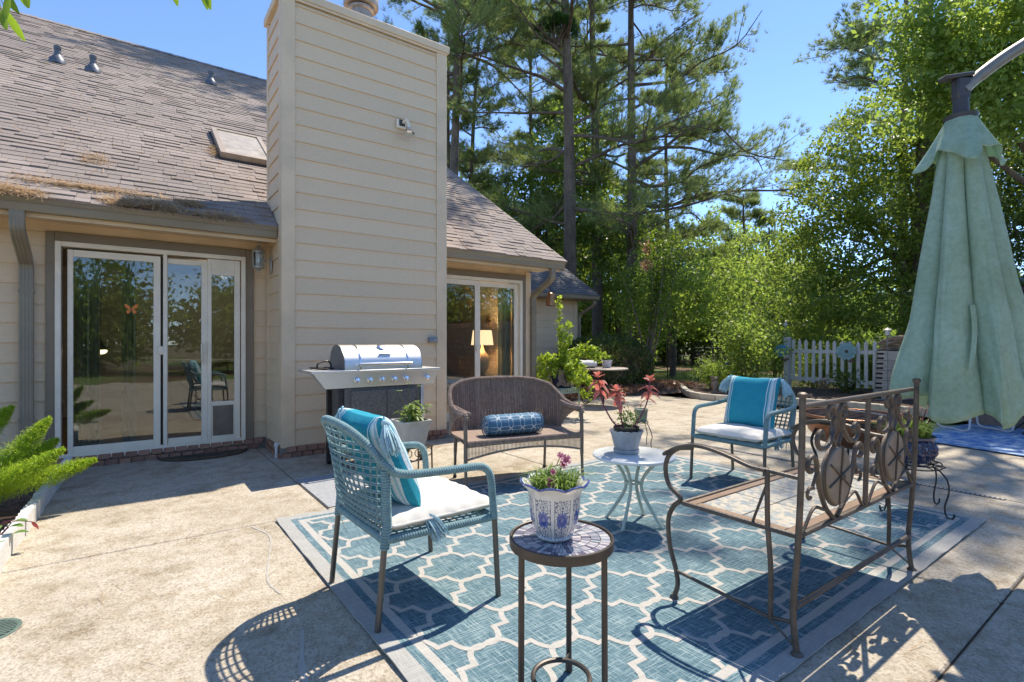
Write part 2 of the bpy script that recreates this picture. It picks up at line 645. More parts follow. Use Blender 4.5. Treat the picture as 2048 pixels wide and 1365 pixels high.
for i in range(len(st) - 1):
    a, c = st[i], st[i + 1]
    d = c - a
    if me_st is None:
        mb = MB()
        mb.box((0, 0, .06), (.355, .13, .14), None, .012)
        o = mb.build('edging_stone', m_edging, far_edge)
        me_st = o.data
    else:
        o = link('edging_stone', me_st, None, far_edge)
    o.location = ((a.x + c.x) / 2, (a.y + c.y) / 2, .0)
    o.rotation_euler = (0, 0, math.atan2(d.y, d.x))
# low mulch heap and leaf litter strip beside the hedge
b = MB()
b.grid(lambda u, v: (7.2 + u * 5.0, 7.9 + v * 2.2 + .25 * math.sin(u * 7), .012 + .16 * math.sin(math.pi * v) * (.5 + .5 * math.sin(u * 11) ** 2)), 40, 14)
struct(b.build('mulch_strip', m_mulch))
# ================================================================ house
house = tag(empty('house', (0, 0, 0)), 'beige clapboard house with brown shingle roof, tall sided chimney and two sliding doors', 'house')
XL, XR, YW = -4.2, 5.25, 6.70
EAVE_Y, EAVE_Z, SL = 6.06, 2.49, math.atan(.655)
RIDGE_S = 9.52
D1 = (-.590, 1.078)      # opening of the near sliding door
D2 = (3.44, 5.10)
DZ0, DZ1 = .070, 2.225
# walls with two door openings
w = MB()
for x0, x1, z0, z1 in ((XL, D1[0], 0, 2.62), (D1[1], D2[0], 0, 2.62), (D2[1], XR, 0, 2.62),
                       (D1[0], D1[1], DZ1, 2.62), (D2[0], D2[1], DZ1, 2.62),
                       (D1[0], D1[1], -.05, DZ0), (D2[0], D2[1], -.05, DZ0)):
    w.bb(x0, x1, YW, YW + .16, z0, z1)
w.bb(XR - .16, XR, YW + .165, 21.3, -.05, 2.62)
w.bb(XL, XL + .16, YW + .165, 21.3, -.05, 2.62)
w.bb(XL, XR, 21.305, 21.46, -.05, 2.62)
w.add([(XR - .01, 6.75, 2.58), (XR - .01, 14.0, 7.5), (XR - .01, 21.3, 2.58)], [(0, 1, 2)])
w.add([(XL + .01, 6.75, 2.58), (XL + .01, 14.0, 7.5), (XL + .01, 21.3, 2.58)], [(2, 1, 0)])
wall = w.build('wall', m_trim, house, smooth=False)

def board_mesh(L, h=.186, t0=.004, t1=.019):
    """lap siding board: thicker at its lower edge; runs along local x, face towards -y"""
    mb = MB()
    mb.prism([(-.0005, 0), (-t1, 0), (-t1, .006), (-t0, h + .012), (-.0005, h + .012)],
             lambda u, v, w_: (w_, u, v), -L / 2, L / 2)
    return mb
def siding(parent, x0, x1, y, z0, z1, axis='x', face=-1, exp=.186):
    """rows of lap boards on a wall face; axis 'x': wall along X facing -Y; 'y': wall along Y at x = y, facing face*X"""
    k = 0
    z = z0
    L = abs(x1 - x0)
    me = None
    while z < z1 - .02:
        if z + exp > z1:
            o = board_mesh(L, max(.01, z1 - z - .012)).build('siding_board', m_siding, parent, smooth=False)
        elif me is None:
            o = board_mesh(L).build('siding_board', m_siding, parent, smooth=False)
            me = o.data
        else:
            o = link('siding_board', me, None, parent)
        if axis == 'x':
            o.location = ((x0 + x1) / 2, y, z)
        else:
            o.location = (y, (x0 + x1) / 2, z)
            o.rotation_euler = (0, 0, R(90) if face > 0 else R(-90))
        random.seed(int(z * 1000))
        o.rotation_euler.y = rnd(-.0009, .0009)
        z += exp
        k += 1
siding(wall, XL + .05, -.655, YW, .12, 2.30)
siding(wall, 1.165, 1.31, YW, .12, 2.30)
siding(wall, 5.165, 5.25, YW, .12, 2.30)
# frieze board, door trim, corner board
t = MB()
t.bb(XL, 1.325, YW - .022, YW - .001, 2.305, 2.40)
t.bb(3.30, XR, YW - .022, YW - .001, 2.305, 2.40)
t.build('frieze_board', m_trim, wall, smooth=False)
t = MB()
t.bb(5.17, XR + .02, YW - .045, YW - .023, .10, 2.36, .003)
t.bb(XR + .001, XR + .022, YW - .02, YW + .09, .10, 2.36, .003)
t.build('corner_board', m_trim, wall)
for (a, c) in (D1, D2):
    t = MB()
    t.bb(a - .062, a + .002, YW - .040, YW - .001, .02, 2.31, .003)
    t.bb(c - .002, c + .082, YW - .040, YW - .001, .02, 2.31, .003)
    t.bb(a + .0025, c - .0025, YW - .042, YW - .001, DZ1 - .004, 2.312, .003)
    t.build('door_trim', m_brown, wall)
# brick course at the foot of the wall: bricks on mortar
mt = MB()
mt.bb(XL, 1.30, YW - .045, YW - .001, -.03, .112)
mt.build('mortar_bed', m_mortar, wall, smooth=False)
me_br = None
def brick_row(parent, x0, x1, y, z, wd=.098, ht=.055, dp=.03, rows=2, axis='x'):
    global me_br
    k = 0
    for r_ in range(rows):
        x = x0 + (wd + .011) * (.5 if r_ % 2 == 0 else 0.98)
        while x < x1 - wd * .45:
            if me_br is None:
                mb = MB()
                mb.box((0, 0, 0), (wd, dp, ht), None, .005)
                o = mb.build('brick', m_brick, parent)
                me_br = o.data
            else:
                o = link('brick', me_br, None, parent)
            random.seed(int(x * 977) + r_)
            o.location = ((x, y + rnd(-.003, .003), z + r_ * (ht + .009)) if axis == 'x' else (y + rnd(-.003, .003), x, z + r_ * (ht + .009)))
            o.rotation_euler = (rnd(-.02, .02), rnd(-.03, .03), rnd(-.03, .03) + (0 if axis == 'x' else R(90)))
            x += wd + .011
            k += 1
brick_row(wall, -.75, 1.29, YW - .05, .022)

# eave: soffit, fascia, gutter, downspouts
so = MB()
so.bb(XL, XR + .23, 6.205, YW - .001, 2.395, 2.42)
so.bb(XL, XR + .23, 6.182, 6.204, 2.34, 2.50)
so.build('soffit', m_trim, house, smooth=False)
def gutter(name, x0, x1, parent):
    g = MB()
    prof = [(6.180, 2.495), (6.068, 2.500), (6.060, 2.492), (6.066, 2.462), (6.088, 2.440), (6.092, 2.405), (6.104, 2.378), (6.180, 2.378),
            (6.180, 2.384), (6.108, 2.384), (6.098, 2.408), (6.094, 2.444), (6.073, 2.466), (6.067, 2.490), (6.076, 2.490), (6.180, 2.488)]
    outer = [(6.181, 2.376), (6.104, 2.376), (6.092, 2.404), (6.088, 2.440), (6.064, 2.462), (6.058, 2.500), (6.076, 2.500), (6.078, 2.470), (6.100, 2.446), (6.106, 2.408), (6.114, 2.386), (6.181, 2.386)]
    g.prism(outer, lambda u, v, w_: (w_, u, v), x0, x1)
    for xe in (x0, x1):
        g.prism([(6.181, 2.376), (6.104, 2.376), (6.092, 2.404), (6.088, 2.440), (6.064, 2.462), (6.058, 2.502), (6.181, 2.502)], lambda u, v, w_: (w_, u, v), xe - .002, xe + .002)
    o = g.build(name, m_gutter, parent)
    return o
gut1 = gutter('gutter', XL, 1.295, house)
gut2 = gutter('gutter', 3.33, XR + .24, house)
def downspout(x, y_wall, parent, y0=6.14, wdt=.088, dep=.062):
    d = MB()
    path = cr([(x, y0, 2.39), (x, y0, 2.30), (x, y0 + .05, 2.20), (x, y_wall - .14, 2.03), (x, y_wall - .055, 1.95), (x, y_wall - .05, 1.80), (x, y_wall - .05, .9), (x, y_wall - .05, .15)], 7)
    # square section with ribs
    vs_, fs = [], []
    sec = []
    for k in range(9):
        sec.append((-wdt / 2 + wdt * k / 8, -dep / 2 - (.004 if k % 2 else 0)))
    sec += [(wdt / 2, dep / 2), (-wdt / 2, dep / 2)]
    n_ = len(sec)
    for i, p in enumerate(path):
        t_ = (path[min(len(path) - 1, i + 1)] - path[max(0, i - 1)]).normalized()
        nn = Vector((0, -t_.z, t_.y)) * -1
        nn = Vector((0, t_.z, -t_.y))
        if nn.y > 0:
            pass
        for (u, v) in sec:
            vs_.append(p + Vector((u, 0, 0)) + nn * (-v))
    for i in range(len(path) - 1):
        for k in range(n_):
            l = (k + 1) % n_
            fs.append((i * n_ + k, i * n_ + l, (i + 1) * n_ + l, (i + 1) * n_ + k))
    d.add(vs_, fs)
    o = d.build('downspout', m_gutter, parent, angle=25)
    for z in (1.70, .5):
        s_ = MB()
        s_.bb(x - wdt / 2 - .004, x + wdt / 2 + .004, y_wall - .086, y_wall - .012, z, z + .03)
        s_.build('strap', m_gutter, o, smooth=False)
    return o
downspout(-.785, YW - .01, gut1, wdt=.10)
downspout(5.29, YW - .03, gut2)

# ---- roof deck and shingles
def rp(x, s, h):
    return (x, EAVE_Y + s * math.cos(SL) - h * math.sin(SL), EAVE_Z + s * math.sin(SL) + h * math.cos(SL))
dk = MB()
X0, X1 = XL - .3, XR + .25
dk.add([rp(X0, 0, 0), rp(X1, 0, 0), rp(X1, RIDGE_S, 0), rp(X0, RIDGE_S, 0), rp(X0, 0, -.05), rp(X1, 0, -.05), rp(X1, RIDGE_S, -.05), rp(X0, RIDGE_S, -.05)],
       [(0, 1, 2, 3), (7, 6, 5, 4), (0, 4, 5, 1), (1, 5, 6, 2), (3, 7, 4, 0)])
ry, rz_ = rp(0, RIDGE_S, 0)[1:]
dk.add([(X0, ry, rz_), (X1, ry, rz_), (X1, 2 * ry - EAVE_Y, EAVE_Z), (X0, 2 * ry - EAVE_Y, EAVE_Z)], [(0, 1, 2, 3)])
m_shingle = MAT('asphalt_shingle', (.31, .255, .22), .93, var=.16, scale=1.1, fine=.22, fscale=160, bmp=.4, bscale=150, rand=.10, dirt=(.22, .19, .17), dirt_amt=.7, dscale=.7)
m_underlay = MAT('roof_felt', (.06, .055, .05), .95)
roof = dk.build('roof', m_underlay, house, smooth=False)
rake = MB()
rake.add([rp(X1, -.01, .012), rp(X1 + .012, -.01, .012), rp(X1 + .012, RIDGE_S, .012), rp(X1, RIDGE_S, .012), rp(X1, -.01, -.16), rp(X1 + .012, -.01, -.16), rp(X1 + .012, RIDGE_S, -.16), rp(X1, RIDGE_S, -.16)],
         [(0, 1, 2, 3), (1, 5, 6, 2), (0, 4, 5, 1), (3, 7, 4, 0), (7, 6, 5, 4)])
rake.build('rake_board', m_brown, roof, smooth=False)
CH = (1.30, 3.297, 5.92, 6.66)      # chimney x0, x1, front, back
SC, CC = .80597, .59196
def proj(p):
    """pixel place in a 2048-wide view, used only to rank pieces by how large they show"""
    r_ = SC * p[0] - CC * p[1]
    w_ = CC * p[0] + SC * p[1]
    return 1024 + 1040 * r_ / w_, 682.5 - 1040 * (p[2] - 1.25) / w_, w_
SH = []
rg = random.Random(5)
EXP = .127
k = 0
s = -.012
while s < RIDGE_S - .02:
    x = X0 - rg.uniform(0, .3)
    while x < X1:
        wd = rg.choice((.11, .14, .17, .2, .24, .3)) * rg.uniform(.9, 1.1)
        a, c = max(x, X0 - .015), min(x + wd - .003, X1 + .02)
        x += wd
        if c - a < .03:
            continue
        s0 = s + rg.uniform(-.008, .006)
        s1 = min(s + EXP + .03, RIDGE_S)
        # leave out what stands inside the chimney
        ymid = rp(0, s + .07, 0)[1]
        if ymid < CH[3] and c > CH[0] and a < CH[1]:
            if a < CH[0]:
                c = CH[0] - .002
            elif c > CH[1]:
                a = CH[1] + .002
            else:
                continue
        h0 = .013 + (rg.random() < .4) * rg.uniform(.006, .012)
        SH.append((a, c, s0, s1, h0))
    s += EXP
    k += 1
def sh_verts(q):
    a, c, s0, s1, h0 = q
    return [rp(a, s0, .001), rp(c, s0, .001), rp(c, s1, .001), rp(a, s1, .001), rp(a, s0, h0), rp(c, s0, h0), rp(c, s1, .006), rp(a, s1, .006)]
SHF = [(0, 1, 5, 4), (1, 2, 6, 5), (3, 0, 4, 7), (4, 5, 6, 7)]
def rank(q):
    m_ = rp((q[0] + q[1]) / 2, q[2] + .07, .01)
    if m_[1] < 1:
        return -1
    px, py, w_ = proj(m_)
    if w_ < 1 or px < -20 or py < -10 or (545 < px < 893) or px > 1135:
        return -1
    return (q[1] - q[0]) * 1000 / (w_ * w_) * math.sqrt(EXP)
order = sorted(range(len(SH)), key=lambda i: -rank(SH[i]))
single = set(order[:295])
rest = MB()
for i, q in enumerate(SH):
    if i in single:
        mb = MB()
        mb.add(sh_verts(q), SHF)
        mb.build('shingle', m_shingle, roof, smooth=False)
    else:
        rest.add(sh_verts(q), SHF)
o = stuff(rest.build('shingle_field', m_shingle, roof, smooth=False))
rc = MB()
for kx in range(int((X1 - X0) / .25)):
    xx = X0 + kx * .25
    a_, c_ = rp(xx, RIDGE_S - .13, .02), rp(xx + .27, RIDGE_S - .13, .028)
    t_, u_ = rp(xx, RIDGE_S, .03), rp(xx + .27, RIDGE_S, .038)
    e_, g_ = (xx, 2 * ry - a_[1], a_[2]), (xx + .27, 2 * ry - c_[1], c_[2])
    rc.add([a_, c_, u_, t_, e_, g_], [(0, 1, 2, 3), (3, 2, 5, 4)])
rc.build('ridge_cap', m_shingle, roof, smooth=False)

# skylight
def on_roof(mb, x0, x1, s0, s1, h0, h1):
    mb.add([rp(x0, s0, h0), rp(x1, s0, h0), rp(x1, s1, h0), rp(x0, s1, h0), rp(x0, s0, h1), rp(x1, s0, h1), rp(x1, s1, h1), rp(x0, s1, h1)],
           [(3, 2, 1, 0), (4, 5, 6, 7), (0, 1, 5, 4), (1, 2, 6, 5), (2, 3, 7, 6), (3, 0, 4, 7)])
def sof(y):
    return (y - EAVE_Y) / math.cos(SL)
sk = MB()
ss0, ss1 = sof(7.86), sof(8.88)
for a, c, d, e in ((.965, 1.03, ss0, ss1), (1.57, 1.63, ss0, ss1), (1.031, 1.569, ss0, ss0 + .06), (1.031, 1.569, ss1 - .06, ss1)):
    on_roof(sk, a, c, d, e, .0, .10)
m_skyframe = MAT('skylight_frame', (.38, .31, .24), .5, .3, var=.15, scale=8)
sky_l = sk.build('skylight', m_skyframe, roof, smooth=False)
sk = MB()
on_roof(sk, 1.0305, 1.5695, ss0 + .0605, ss1 - .0605, .05, .085)
m_dome = MAT('clouded_acrylic', (.50, .43, .33), .35, var=.2, scale=9, dirt=(.30, .24, .16), dirt_amt=.6, dscale=5)
sk.build('pane', m_dome, sky_l, smooth=False)
fl = MB()
on_roof(fl, .94, 1.655, ss0 - .05, ss1 + .03, .0125, .026)
fl.build('flashing', m_underlay, sky_l, smooth=False)
# plumbing vents
m_lead = MAT('lead_boot', (.13, .14, .16), .45, .5, var=.2)
for (vx, vy) in ((-.924, 10.87), (-.485, 10.84), (1.32, 12.09)):
    vz = rp(0, sof(vy), 0)[2]
    vt = empty('roof_vent', (vx, vy, vz))
    vt.parent = roof
    mb = MB()
    mb.lathe([(.11, -.03), (.105, .05), (.07, .09), (.052, .12), (.050, .125)], 16)
    mb.build('boot', m_lead, vt)
    mb = MB()
    mb.tube([(0, 0, .05), (0, 0, .26)], .042, 14)
    mb.lathe([(.046, .21), (.048, .215), (.048, .262), (.036, .264)], 14)
    mb.build('pipe', m_lead, vt)

# ---- chimney chase
cm = MB()
cm.bb(CH[0] + .02, CH[1] - .02, CH[2] + .02, CH[3] - .001, -.02, 4.97)
chim = cm.build('chimney', m_trim, house, smooth=False)
cb = MB()
for x0, x1 in ((CH[0], CH[0] + .137), (CH[1] - .145, CH[1])):
    cb.bb(x0, x1, CH[2] - .008, CH[2] + .0195, .10, 4.955, .003)
for y0, y1 in ((CH[2] + .02, CH[2] + .14), (CH[3] - .07, CH[3])):
    cb.bb(CH[0] - .002, CH[0] + .0195, y0, y1, .10, 4.955, .003)
    cb.bb(CH[1] - .0195, CH[1] + .002, y0, y1, .10, 4.955, .003)
cb.build('corner_board', m_trim, chim)
siding(chim, CH[0] + .138, CH[1] - .146, CH[2] + .019, .115, 4.93, exp=.1835)
siding(chim, CH[2] + .141, CH[3] - .071, CH[0] + .019, .115, 4.93, axis='y', face=-1)
siding(chim, CH[2] + .141, CH[3] - .071, CH[1] - .019, .115, 4.93, axis='y', face=1)
cc = MB()
cc.bb(CH[0] - .03, CH[1] + .03, CH[2] - .032, CH[3] + .03, 4.957, 5.045, .006)
cc.bb(CH[0] + .001, CH[1] - .001, CH[2] - .018, CH[2] + .0, 4.93, 4.956, .002)
cap = cc.build('chimney_cap', m_trim, chim)
m_flue = MAT('weathered_flue', (.42, .38, .34), .5, .5, var=.3, scale=9, dirt=(.17, .10, .07), dirt_amt=.8, dscale=5)
fm = MB()
fm.lathe([(.13, 5.04), (.13, 5.30), (.155, 5.31), (.155, 5.34)], 24, (2.30, 6.28, 0))
flue = fm.build('flue_pipe', m_flue, chim)
fm = MB()
fm.lathe([(.20, 5.36), (.21, 5.38), (.21, 5.48), (.18, 5.52), (.02, 5.56)], 24, (2.30, 6.28, 0))
fm.build('flue_cap', m_flue, flue)
mb = MB()
mb.bb(CH[0] - .012, CH[1] + .012, CH[2] - .012, CH[3] - .002, -.03, .105)
mb.build('mortar_bed', m_mortar, chim, smooth=False)
brick_row(chim, CH[0] - .01, CH[1] + .02, CH[2] - .018, .022)
brick_row(chim, CH[2], CH[3] - .06, CH[0] - .018, .022, axis='y')

# ---- glass
def glass_mat():
    m, nt, p, out = new_mat('window_glass')
    tr = N(nt, 'ShaderNodeBsdfTransparent')
    tr.inputs[0].default_value = (.86, .89, .87, 1)
    gl = N(nt, 'ShaderNodeBsdfGlossy')
    gl.inputs['Roughness'].default_value = .015
    gl.inputs[0].default_value = (.95, .97, .96, 1)
    fr = N(nt, 'ShaderNodeFresnel')
    fr.inputs[0].default_value = 1.52
    vec = coords(nt, 1.0)
    bn = bump(nt, noise(nt, vec, 2.2, 1), .05, .02)
    LNK(nt, bn, gl.inputs['Normal'])
    f = math_(nt, 'MINIMUM', math_(nt, 'ADD', math_(nt, 'MULTIPLY', fr.outputs[0], 1.25), .03), 1.0)
    mx = N(nt, 'ShaderNodeMixShader')
    LNK(nt, f, mx.inputs[0])
    LNK(nt, tr.outputs[0], mx.inputs[1])
    LNK(nt, gl.outputs[0], mx.inputs[2])
    LNK(nt, mx.outputs[0], out.inputs[0])
    return m
m_glass = glass_mat()
m_seal_dark = MAT('dark_gasket', (.045, .042, .04), .7)
FY = 6.645       # face of the door frames
def rect_frame(mb, x0, x1, z0, z1, wl, wr, wb, wt, y0, y1, bev=.003):
    mb.bb(x0, x0 + wl, y0, y1, z0, z1, bev)
    mb.bb(x1 - wr, x1, y0, y1, z0, z1, bev)
    mb.bb(x0 + wl + .0005, x1 - wr - .0005, y0 + .001, y1 - .001, z0, z0 + wb, bev)
    mb.bb(x0 + wl + .0005, x1 - wr - .0005, y0 + .001, y1 - .001, z1 - wt, z1, bev)
def pane(parent, x0, x1, z0, z1, y):
    mb = MB()
    mb.bb(x0, x1, y, y + .005, z0, z1)
    return mb.build('pane', m_glass, parent, smooth=False)

f = MB()
rect_frame(f, D1[0] + .004, D1[1] - .004, DZ0 + .004, DZ1 - .006, .045, .045, .052, .046, FY, FY + .19)
f.bb(D1[0] + .05, D1[1] - .05, FY + .003, FY + .012, DZ0 + .0565, DZ0 + .075, .002)
door1 = f.build('sliding_door', m_white, house)
f = MB()
rect_frame(f, -.495, .262, .135, 2.150, .044, .062, .072, .068, FY + .035, FY + .068)
p1 = f.build('fixed_panel', m_white, door1)
pane(p1, -.4508, .1998, .2075, 2.0818, FY + .05)
f = MB()
f.bb(.284, .320, FY + .004, FY + .034, .125, 2.172, .003)
f.build('meeting_post', m_white, door1)
f = MB()
f.bb(.2625, .2835, FY + .072, FY + .10, .14, 2.15)
f.build('gasket', m_seal_dark, door1, smooth=False)
f = MB()
rect_frame(f, .3205, .692, .135, 2.135, .006, .056, .070, .055, FY + .02, FY + .055)
p2 = f.build('sliding_panel', m_white, door1)
pane(p2, .327, .6355, .2055, 2.0798, FY + .035)
f = MB()
f.bb(.655, .678, FY + .004, FY + .019, .99, 1.25, .004)
f.tube(cr([(.640, FY + .018, 1.02), (.634, FY - .010, 1.05), (.634, FY - .012, 1.19), (.640, FY + .018, 1.22)], 5), .007, 8)
f.ball((.667, FY + .004, 1.12), .008)
f.build('handle', m_white, p2)
f = MB()
f.bb(.236, .284, FY + .008, FY + .034, 1.105, 1.195, .006)
f.build('latch', m_white, p1)
f = MB()
rect_frame(f, .6925, 1.018, .135, 2.165, .04, .058, .045, .175, FY + .015, FY + .05)
f.bb(.7331, .9594, FY + .016, FY + .049, .530, .572, .003)
p3 = f.build('pet_door_panel', m_white, door1)
pane(p3, .7331, .9594, .5725, 1.9893, FY + .03)
m_flap = MAT('smoked_flap', (.155, .12, .095), .35, var=.3, scale=5, dirt=(.30, .26, .2), dirt_amt=.4, dscale=6)
f = MB()
f.grid(lambda u, v: (.748 + u * .202, FY + .022 - .012 * math.sin(math.pi * v) * math.sin(math.pi * u), .188 + v * .336), 8, 12, .006)
f.build('pet_flap', m_flap, p3)
f = MB()
rect_frame(f, .7335, .959, .1805, .5295, .013, .008, .008, .006, FY + .018, FY + .034, .002)
f.build('flap_frame', m_white, p3)

f = MB()
rect_frame(f, D2[0] + .004, D2[1] - .004, DZ0 + .004, DZ1 - .006, .045, .05, .052, .05, FY, FY + .19)
door2 = f.build('sliding_door', m_white, house)
f = MB()
rect_frame(f, 3.49, 4.247, .135, 2.165, .05, .05, .07, .075, FY + .012, FY + .045)
p4 = f.build('sliding_panel', m_white, door2)
pane(p4, 3.5405, 4.1965, .2055, 2.0895, FY + .027)
f = MB()
rect_frame(f, 4.2475, 5.045, .135, 2.160, .068, .08, .07, .072, FY + .05, FY + .083)
p5 = f.build('fixed_panel', m_white, door2)
pane(p5, 4.316, 4.9645, .2055, 2.0875, FY + .065)
f = MB()
f.bb(4.215, 4.262, FY - .008, FY + .011, 1.09, 1.185, .006)
f.build('latch', m_white, p4)

# ---- rooms behind the doors
m_room = MAT('room_paint', (.42, .38, .32), .8, var=.05)
m_floor_in = MAT('room_floor', (.20, .14, .09), .5, var=.2, scale=4)
rm = MB()
for x0, x1 in ((-2.2, 2.55), (2.56, 5.0)):
    pass
rm.bb(-2.4, 5.08, 10.6, 10.65, .05, 2.42)
rm.bb(-2.45, -2.40, 6.87, 10.65, .05, 2.42)
rm.bb(2.50, 2.56, 6.87, 10.6, .05, 2.42)
rm.bb(5.06, 5.085, 6.87, 10.6, .05, 2.42)
rm.bb(-2.45, 5.085, 6.865, 10.65, 2.421, 2.45)
room = rm.build('interior_wall', m_room, house, smooth=False)
rm = MB()
rm.bb(-2.45, 5.085, 6.865, 10.65, -.03, .06)
rm.build('interior_floor', m_floor_in, house, smooth=False)
m_curt = LEAF('sheer_curtain', (.50, .55, .50), (.56, .61, .56), (.60, .65, .60), .35, .9, .1)
m_curt2 = LEAF('cream_curtain', (.46, .44, .36), (.50, .48, .40), (.52, .50, .42), .3, .9, .1)
def curtain(x0, x1, y, mat, folds, z1=2.3):
    c = empty('curtain', (x0, y, .08))
    mb = MB()
    mb.grid(lambda u, v: (u * (x1 - x0) * (1 - .05 * math.sin(math.pi * v)), .035 * math.sin(u * folds * 2 * math.pi + .6 * math.sin(v * 3)) + .01 * math.sin(u * folds * 4.7 * math.pi), v * (z1 - .08)), folds * 10, 10, .002)
    mb.build('cloth', mat, c)
    mb = MB()
    mb.tube([(-.05, 0, z1 - .07), (x1 - x0 + .05, 0, z1 - .07)], .012, 8)
    mb.build('rod', m_black, c)
    return c
tag(curtain(-.46, -.24, 6.92, m_curt2, 5), 'pale cream curtain gathered at left edge of near sliding door', 'curtain')
tag(curtain(4.80, 5.04, 6.90, m_curt, 5), 'pale teal curtain hanging inside the far sliding door', 'curtain')
tag(curtain(-.07, .06, 7.02, m_curt2, 3, 2.2), 'narrow tan drape strip hanging behind middle of near glass door', 'curtain')
# table lamp, lit, inside the far door
m_shade = EMIT('lit_shade', (1.0, .70, .40), .75)
m_lampbase = MAT('ceramic_lamp', (.40, .33, .24), .3, var=.1, coat=.3)
lamp = tag(empty('table_lamp', (4.66, 7.17, .665)), 'lit table lamp with cream drum shade seen through the far glass door', 'lamp')
mb = MB()
mb.lathe([(.08, 0), (.085, .02), (.05, .04), (.10, .14), (.125, .24), (.10, .35), (.035, .43), (.02, .48), (.012, .52)], 20)
mb.build('base', m_lampbase, lamp)
mb = MB()
mb.lathe([(.185, .52), (.155, .76), (.151, .76), (.181, .52)], 28, cap=False)
mb.build('shade', m_shade, lamp)
pl = bpy.data.lights.new('bulb', 'POINT')
pl.energy = 9
pl.color = (1, .68, .36)
pl.shadow_soft_size = .05
plo = bpy.data.objects.new('bulb', pl)
COL.objects.link(plo)
plo.parent = lamp
plo.location = (0, 0, .66)
nt_ = tag(empty('night_table', (4.70, 7.17, .025)), 'dark wooden night table carrying the lit lamp indoors', 'table')
m_wood_dark = MAT('dark_wood', (.09, .05, .03), .4, var=.3, scale=6)
mb = MB()
mb.bb(-.28, .28, -.2, .2, .60, .639, .005)
mb.build('top', m_wood_dark, nt_)
for sx in (-1, 1):
    for sy in (-1, 1):
        mb = MB()
        mb.bb(sx * .24 - .02, sx * .24 + .02, sy * .16 - .02, sy * .16 + .02, 0, .599, .003)
        mb.build('leg', m_wood_dark, nt_)
# wall ornament above the lamp
m_copper = MAT('copper', (.42, .20, .09), .32, .9, var=.25, scale=10, dirt=(.22, .12, .07), dirt_amt=.5, dscale=8)
orn = MB()
for k in range(7):
    a = k * 2 * math.pi / 7 + .3
    orn.tube(cr([(0, 0, 0), (.05 * math.cos(a), -.01, .05 * math.sin(a)), (.09 * math.cos(a + .35), -.004, .10 * math.sin(a + .35))], 4), [.006, .008, .010, .012, .012, .012, .010, .006, .002], 6)
o = orn.build('wall_ornament', m_wood_dark)
o.location = (5.045, 7.56, 1.62)
o.rotation_euler = (0, 0, R(-90))
tag(o, 'small dark twig star ornament hung on lamp-lit wall indoors', 'ornament')
# pendant globe and kitchen counter inside the near door
pend = tag(empty('pendant_light', (-.30, 8.3, 2.24)), 'small glowing pendant globe seen through near glass door', 'lamp')
mb = MB()
mb.tube([(0, 0, .17), (0, 0, -1.0)], .006, 6)
mb.build('cord', m_black, pend)
mb = MB()
mb.lathe([(.10, -1.10), (.09, -1.04), (.05, -1.0), (.02, -.98)], 18)
mb.build('lamp_shade', m_black, pend)
mb = MB()
mb.ball((0, 0, -1.115), .07, 14, 8, (1, 1, .6))
mb.build('globe', EMIT('lit_globe', (1, .76, .45), 1.6), pend)
cl = tag(empty('ceiling_light', (1.15, 8.9, 2.41)), 'glowing white dome lamp on ceiling behind near glass door', 'lamp')
mb = MB()
mb.lathe([(.20, 0), (.20, -.025)], 24)
mb.build('rim', m_white, cl)
mb = MB()
mb.lathe([(.18, -.025), (.16, -.06), (.09, -.085), (.01, -.095)], 24)
mb.build('dome', EMIT('lit_dome', (1, .90, .74), 2.2), cl)
ql = bpy.data.lights.new('bulb', 'POINT')
ql.energy = 4
ql.color = (1, .86, .66)
ql.shadow_soft_size = .08
qo = bpy.data.objects.new('bulb', ql)
COL.objects.link(qo)
qo.parent = cl
qo.location = (0, 0, -.16)
cnt = tag(empty('kitchen_counter', (1.4, 9.6, .06)), 'dark kitchen counter standing far inside behind near glass door', 'counter')
mb = MB()
mb.bb(-1.1, .95, -.3, .3, 0, .86, .004)
mb.build('cabinet', m_wood_dark, cnt)
mb = MB()
mb.bb(-1.13, .98, -.33, .3, .861, .90, .005)
mb.build('worktop', MAT('worktop', (.45, .42, .38), .3, var=.15), cnt)
# butterfly on the glass
m_but = MAT('butterfly_orange', (.75, .22, .03), .5, var=.3, scale=60, dirt=(.16, .05, .02), dirt_amt=.7, dscale=55)
mb = MB()
for sx in (-1, 1):
    up = [(0, .0), (.012, .030), (.035, .052), (.056, .054), (.058, .038), (.045, .012), (.02, .0)]
    lo = [(0, .0), (.02, -.002), (.040, -.010), (.044, -.030), (.032, -.046), (.016, -.040), (.006, -.02)]
    for q in (up, lo):
        mb.prism([(sx * x, z) for x, z in q], lambda u, v, w_: (u, w_, v), 0, .002)
bf = mb.build('butterfly_decal', m_but, smooth=False)
bf.location = (.01, FY + .0465, 1.578)
mb = MB()
mb.tube([(0, -.001, -.028), (0, -.001, .028)], .003, 6)
for sx in (-1, 1):
    mb.tube([(0, -.001, .028), (sx * .010, -.001, .048)], .001, 5)
mb.build('body', m_black, bf)
tag(bf, 'orange butterfly decal stuck on near glass door', 'decal')

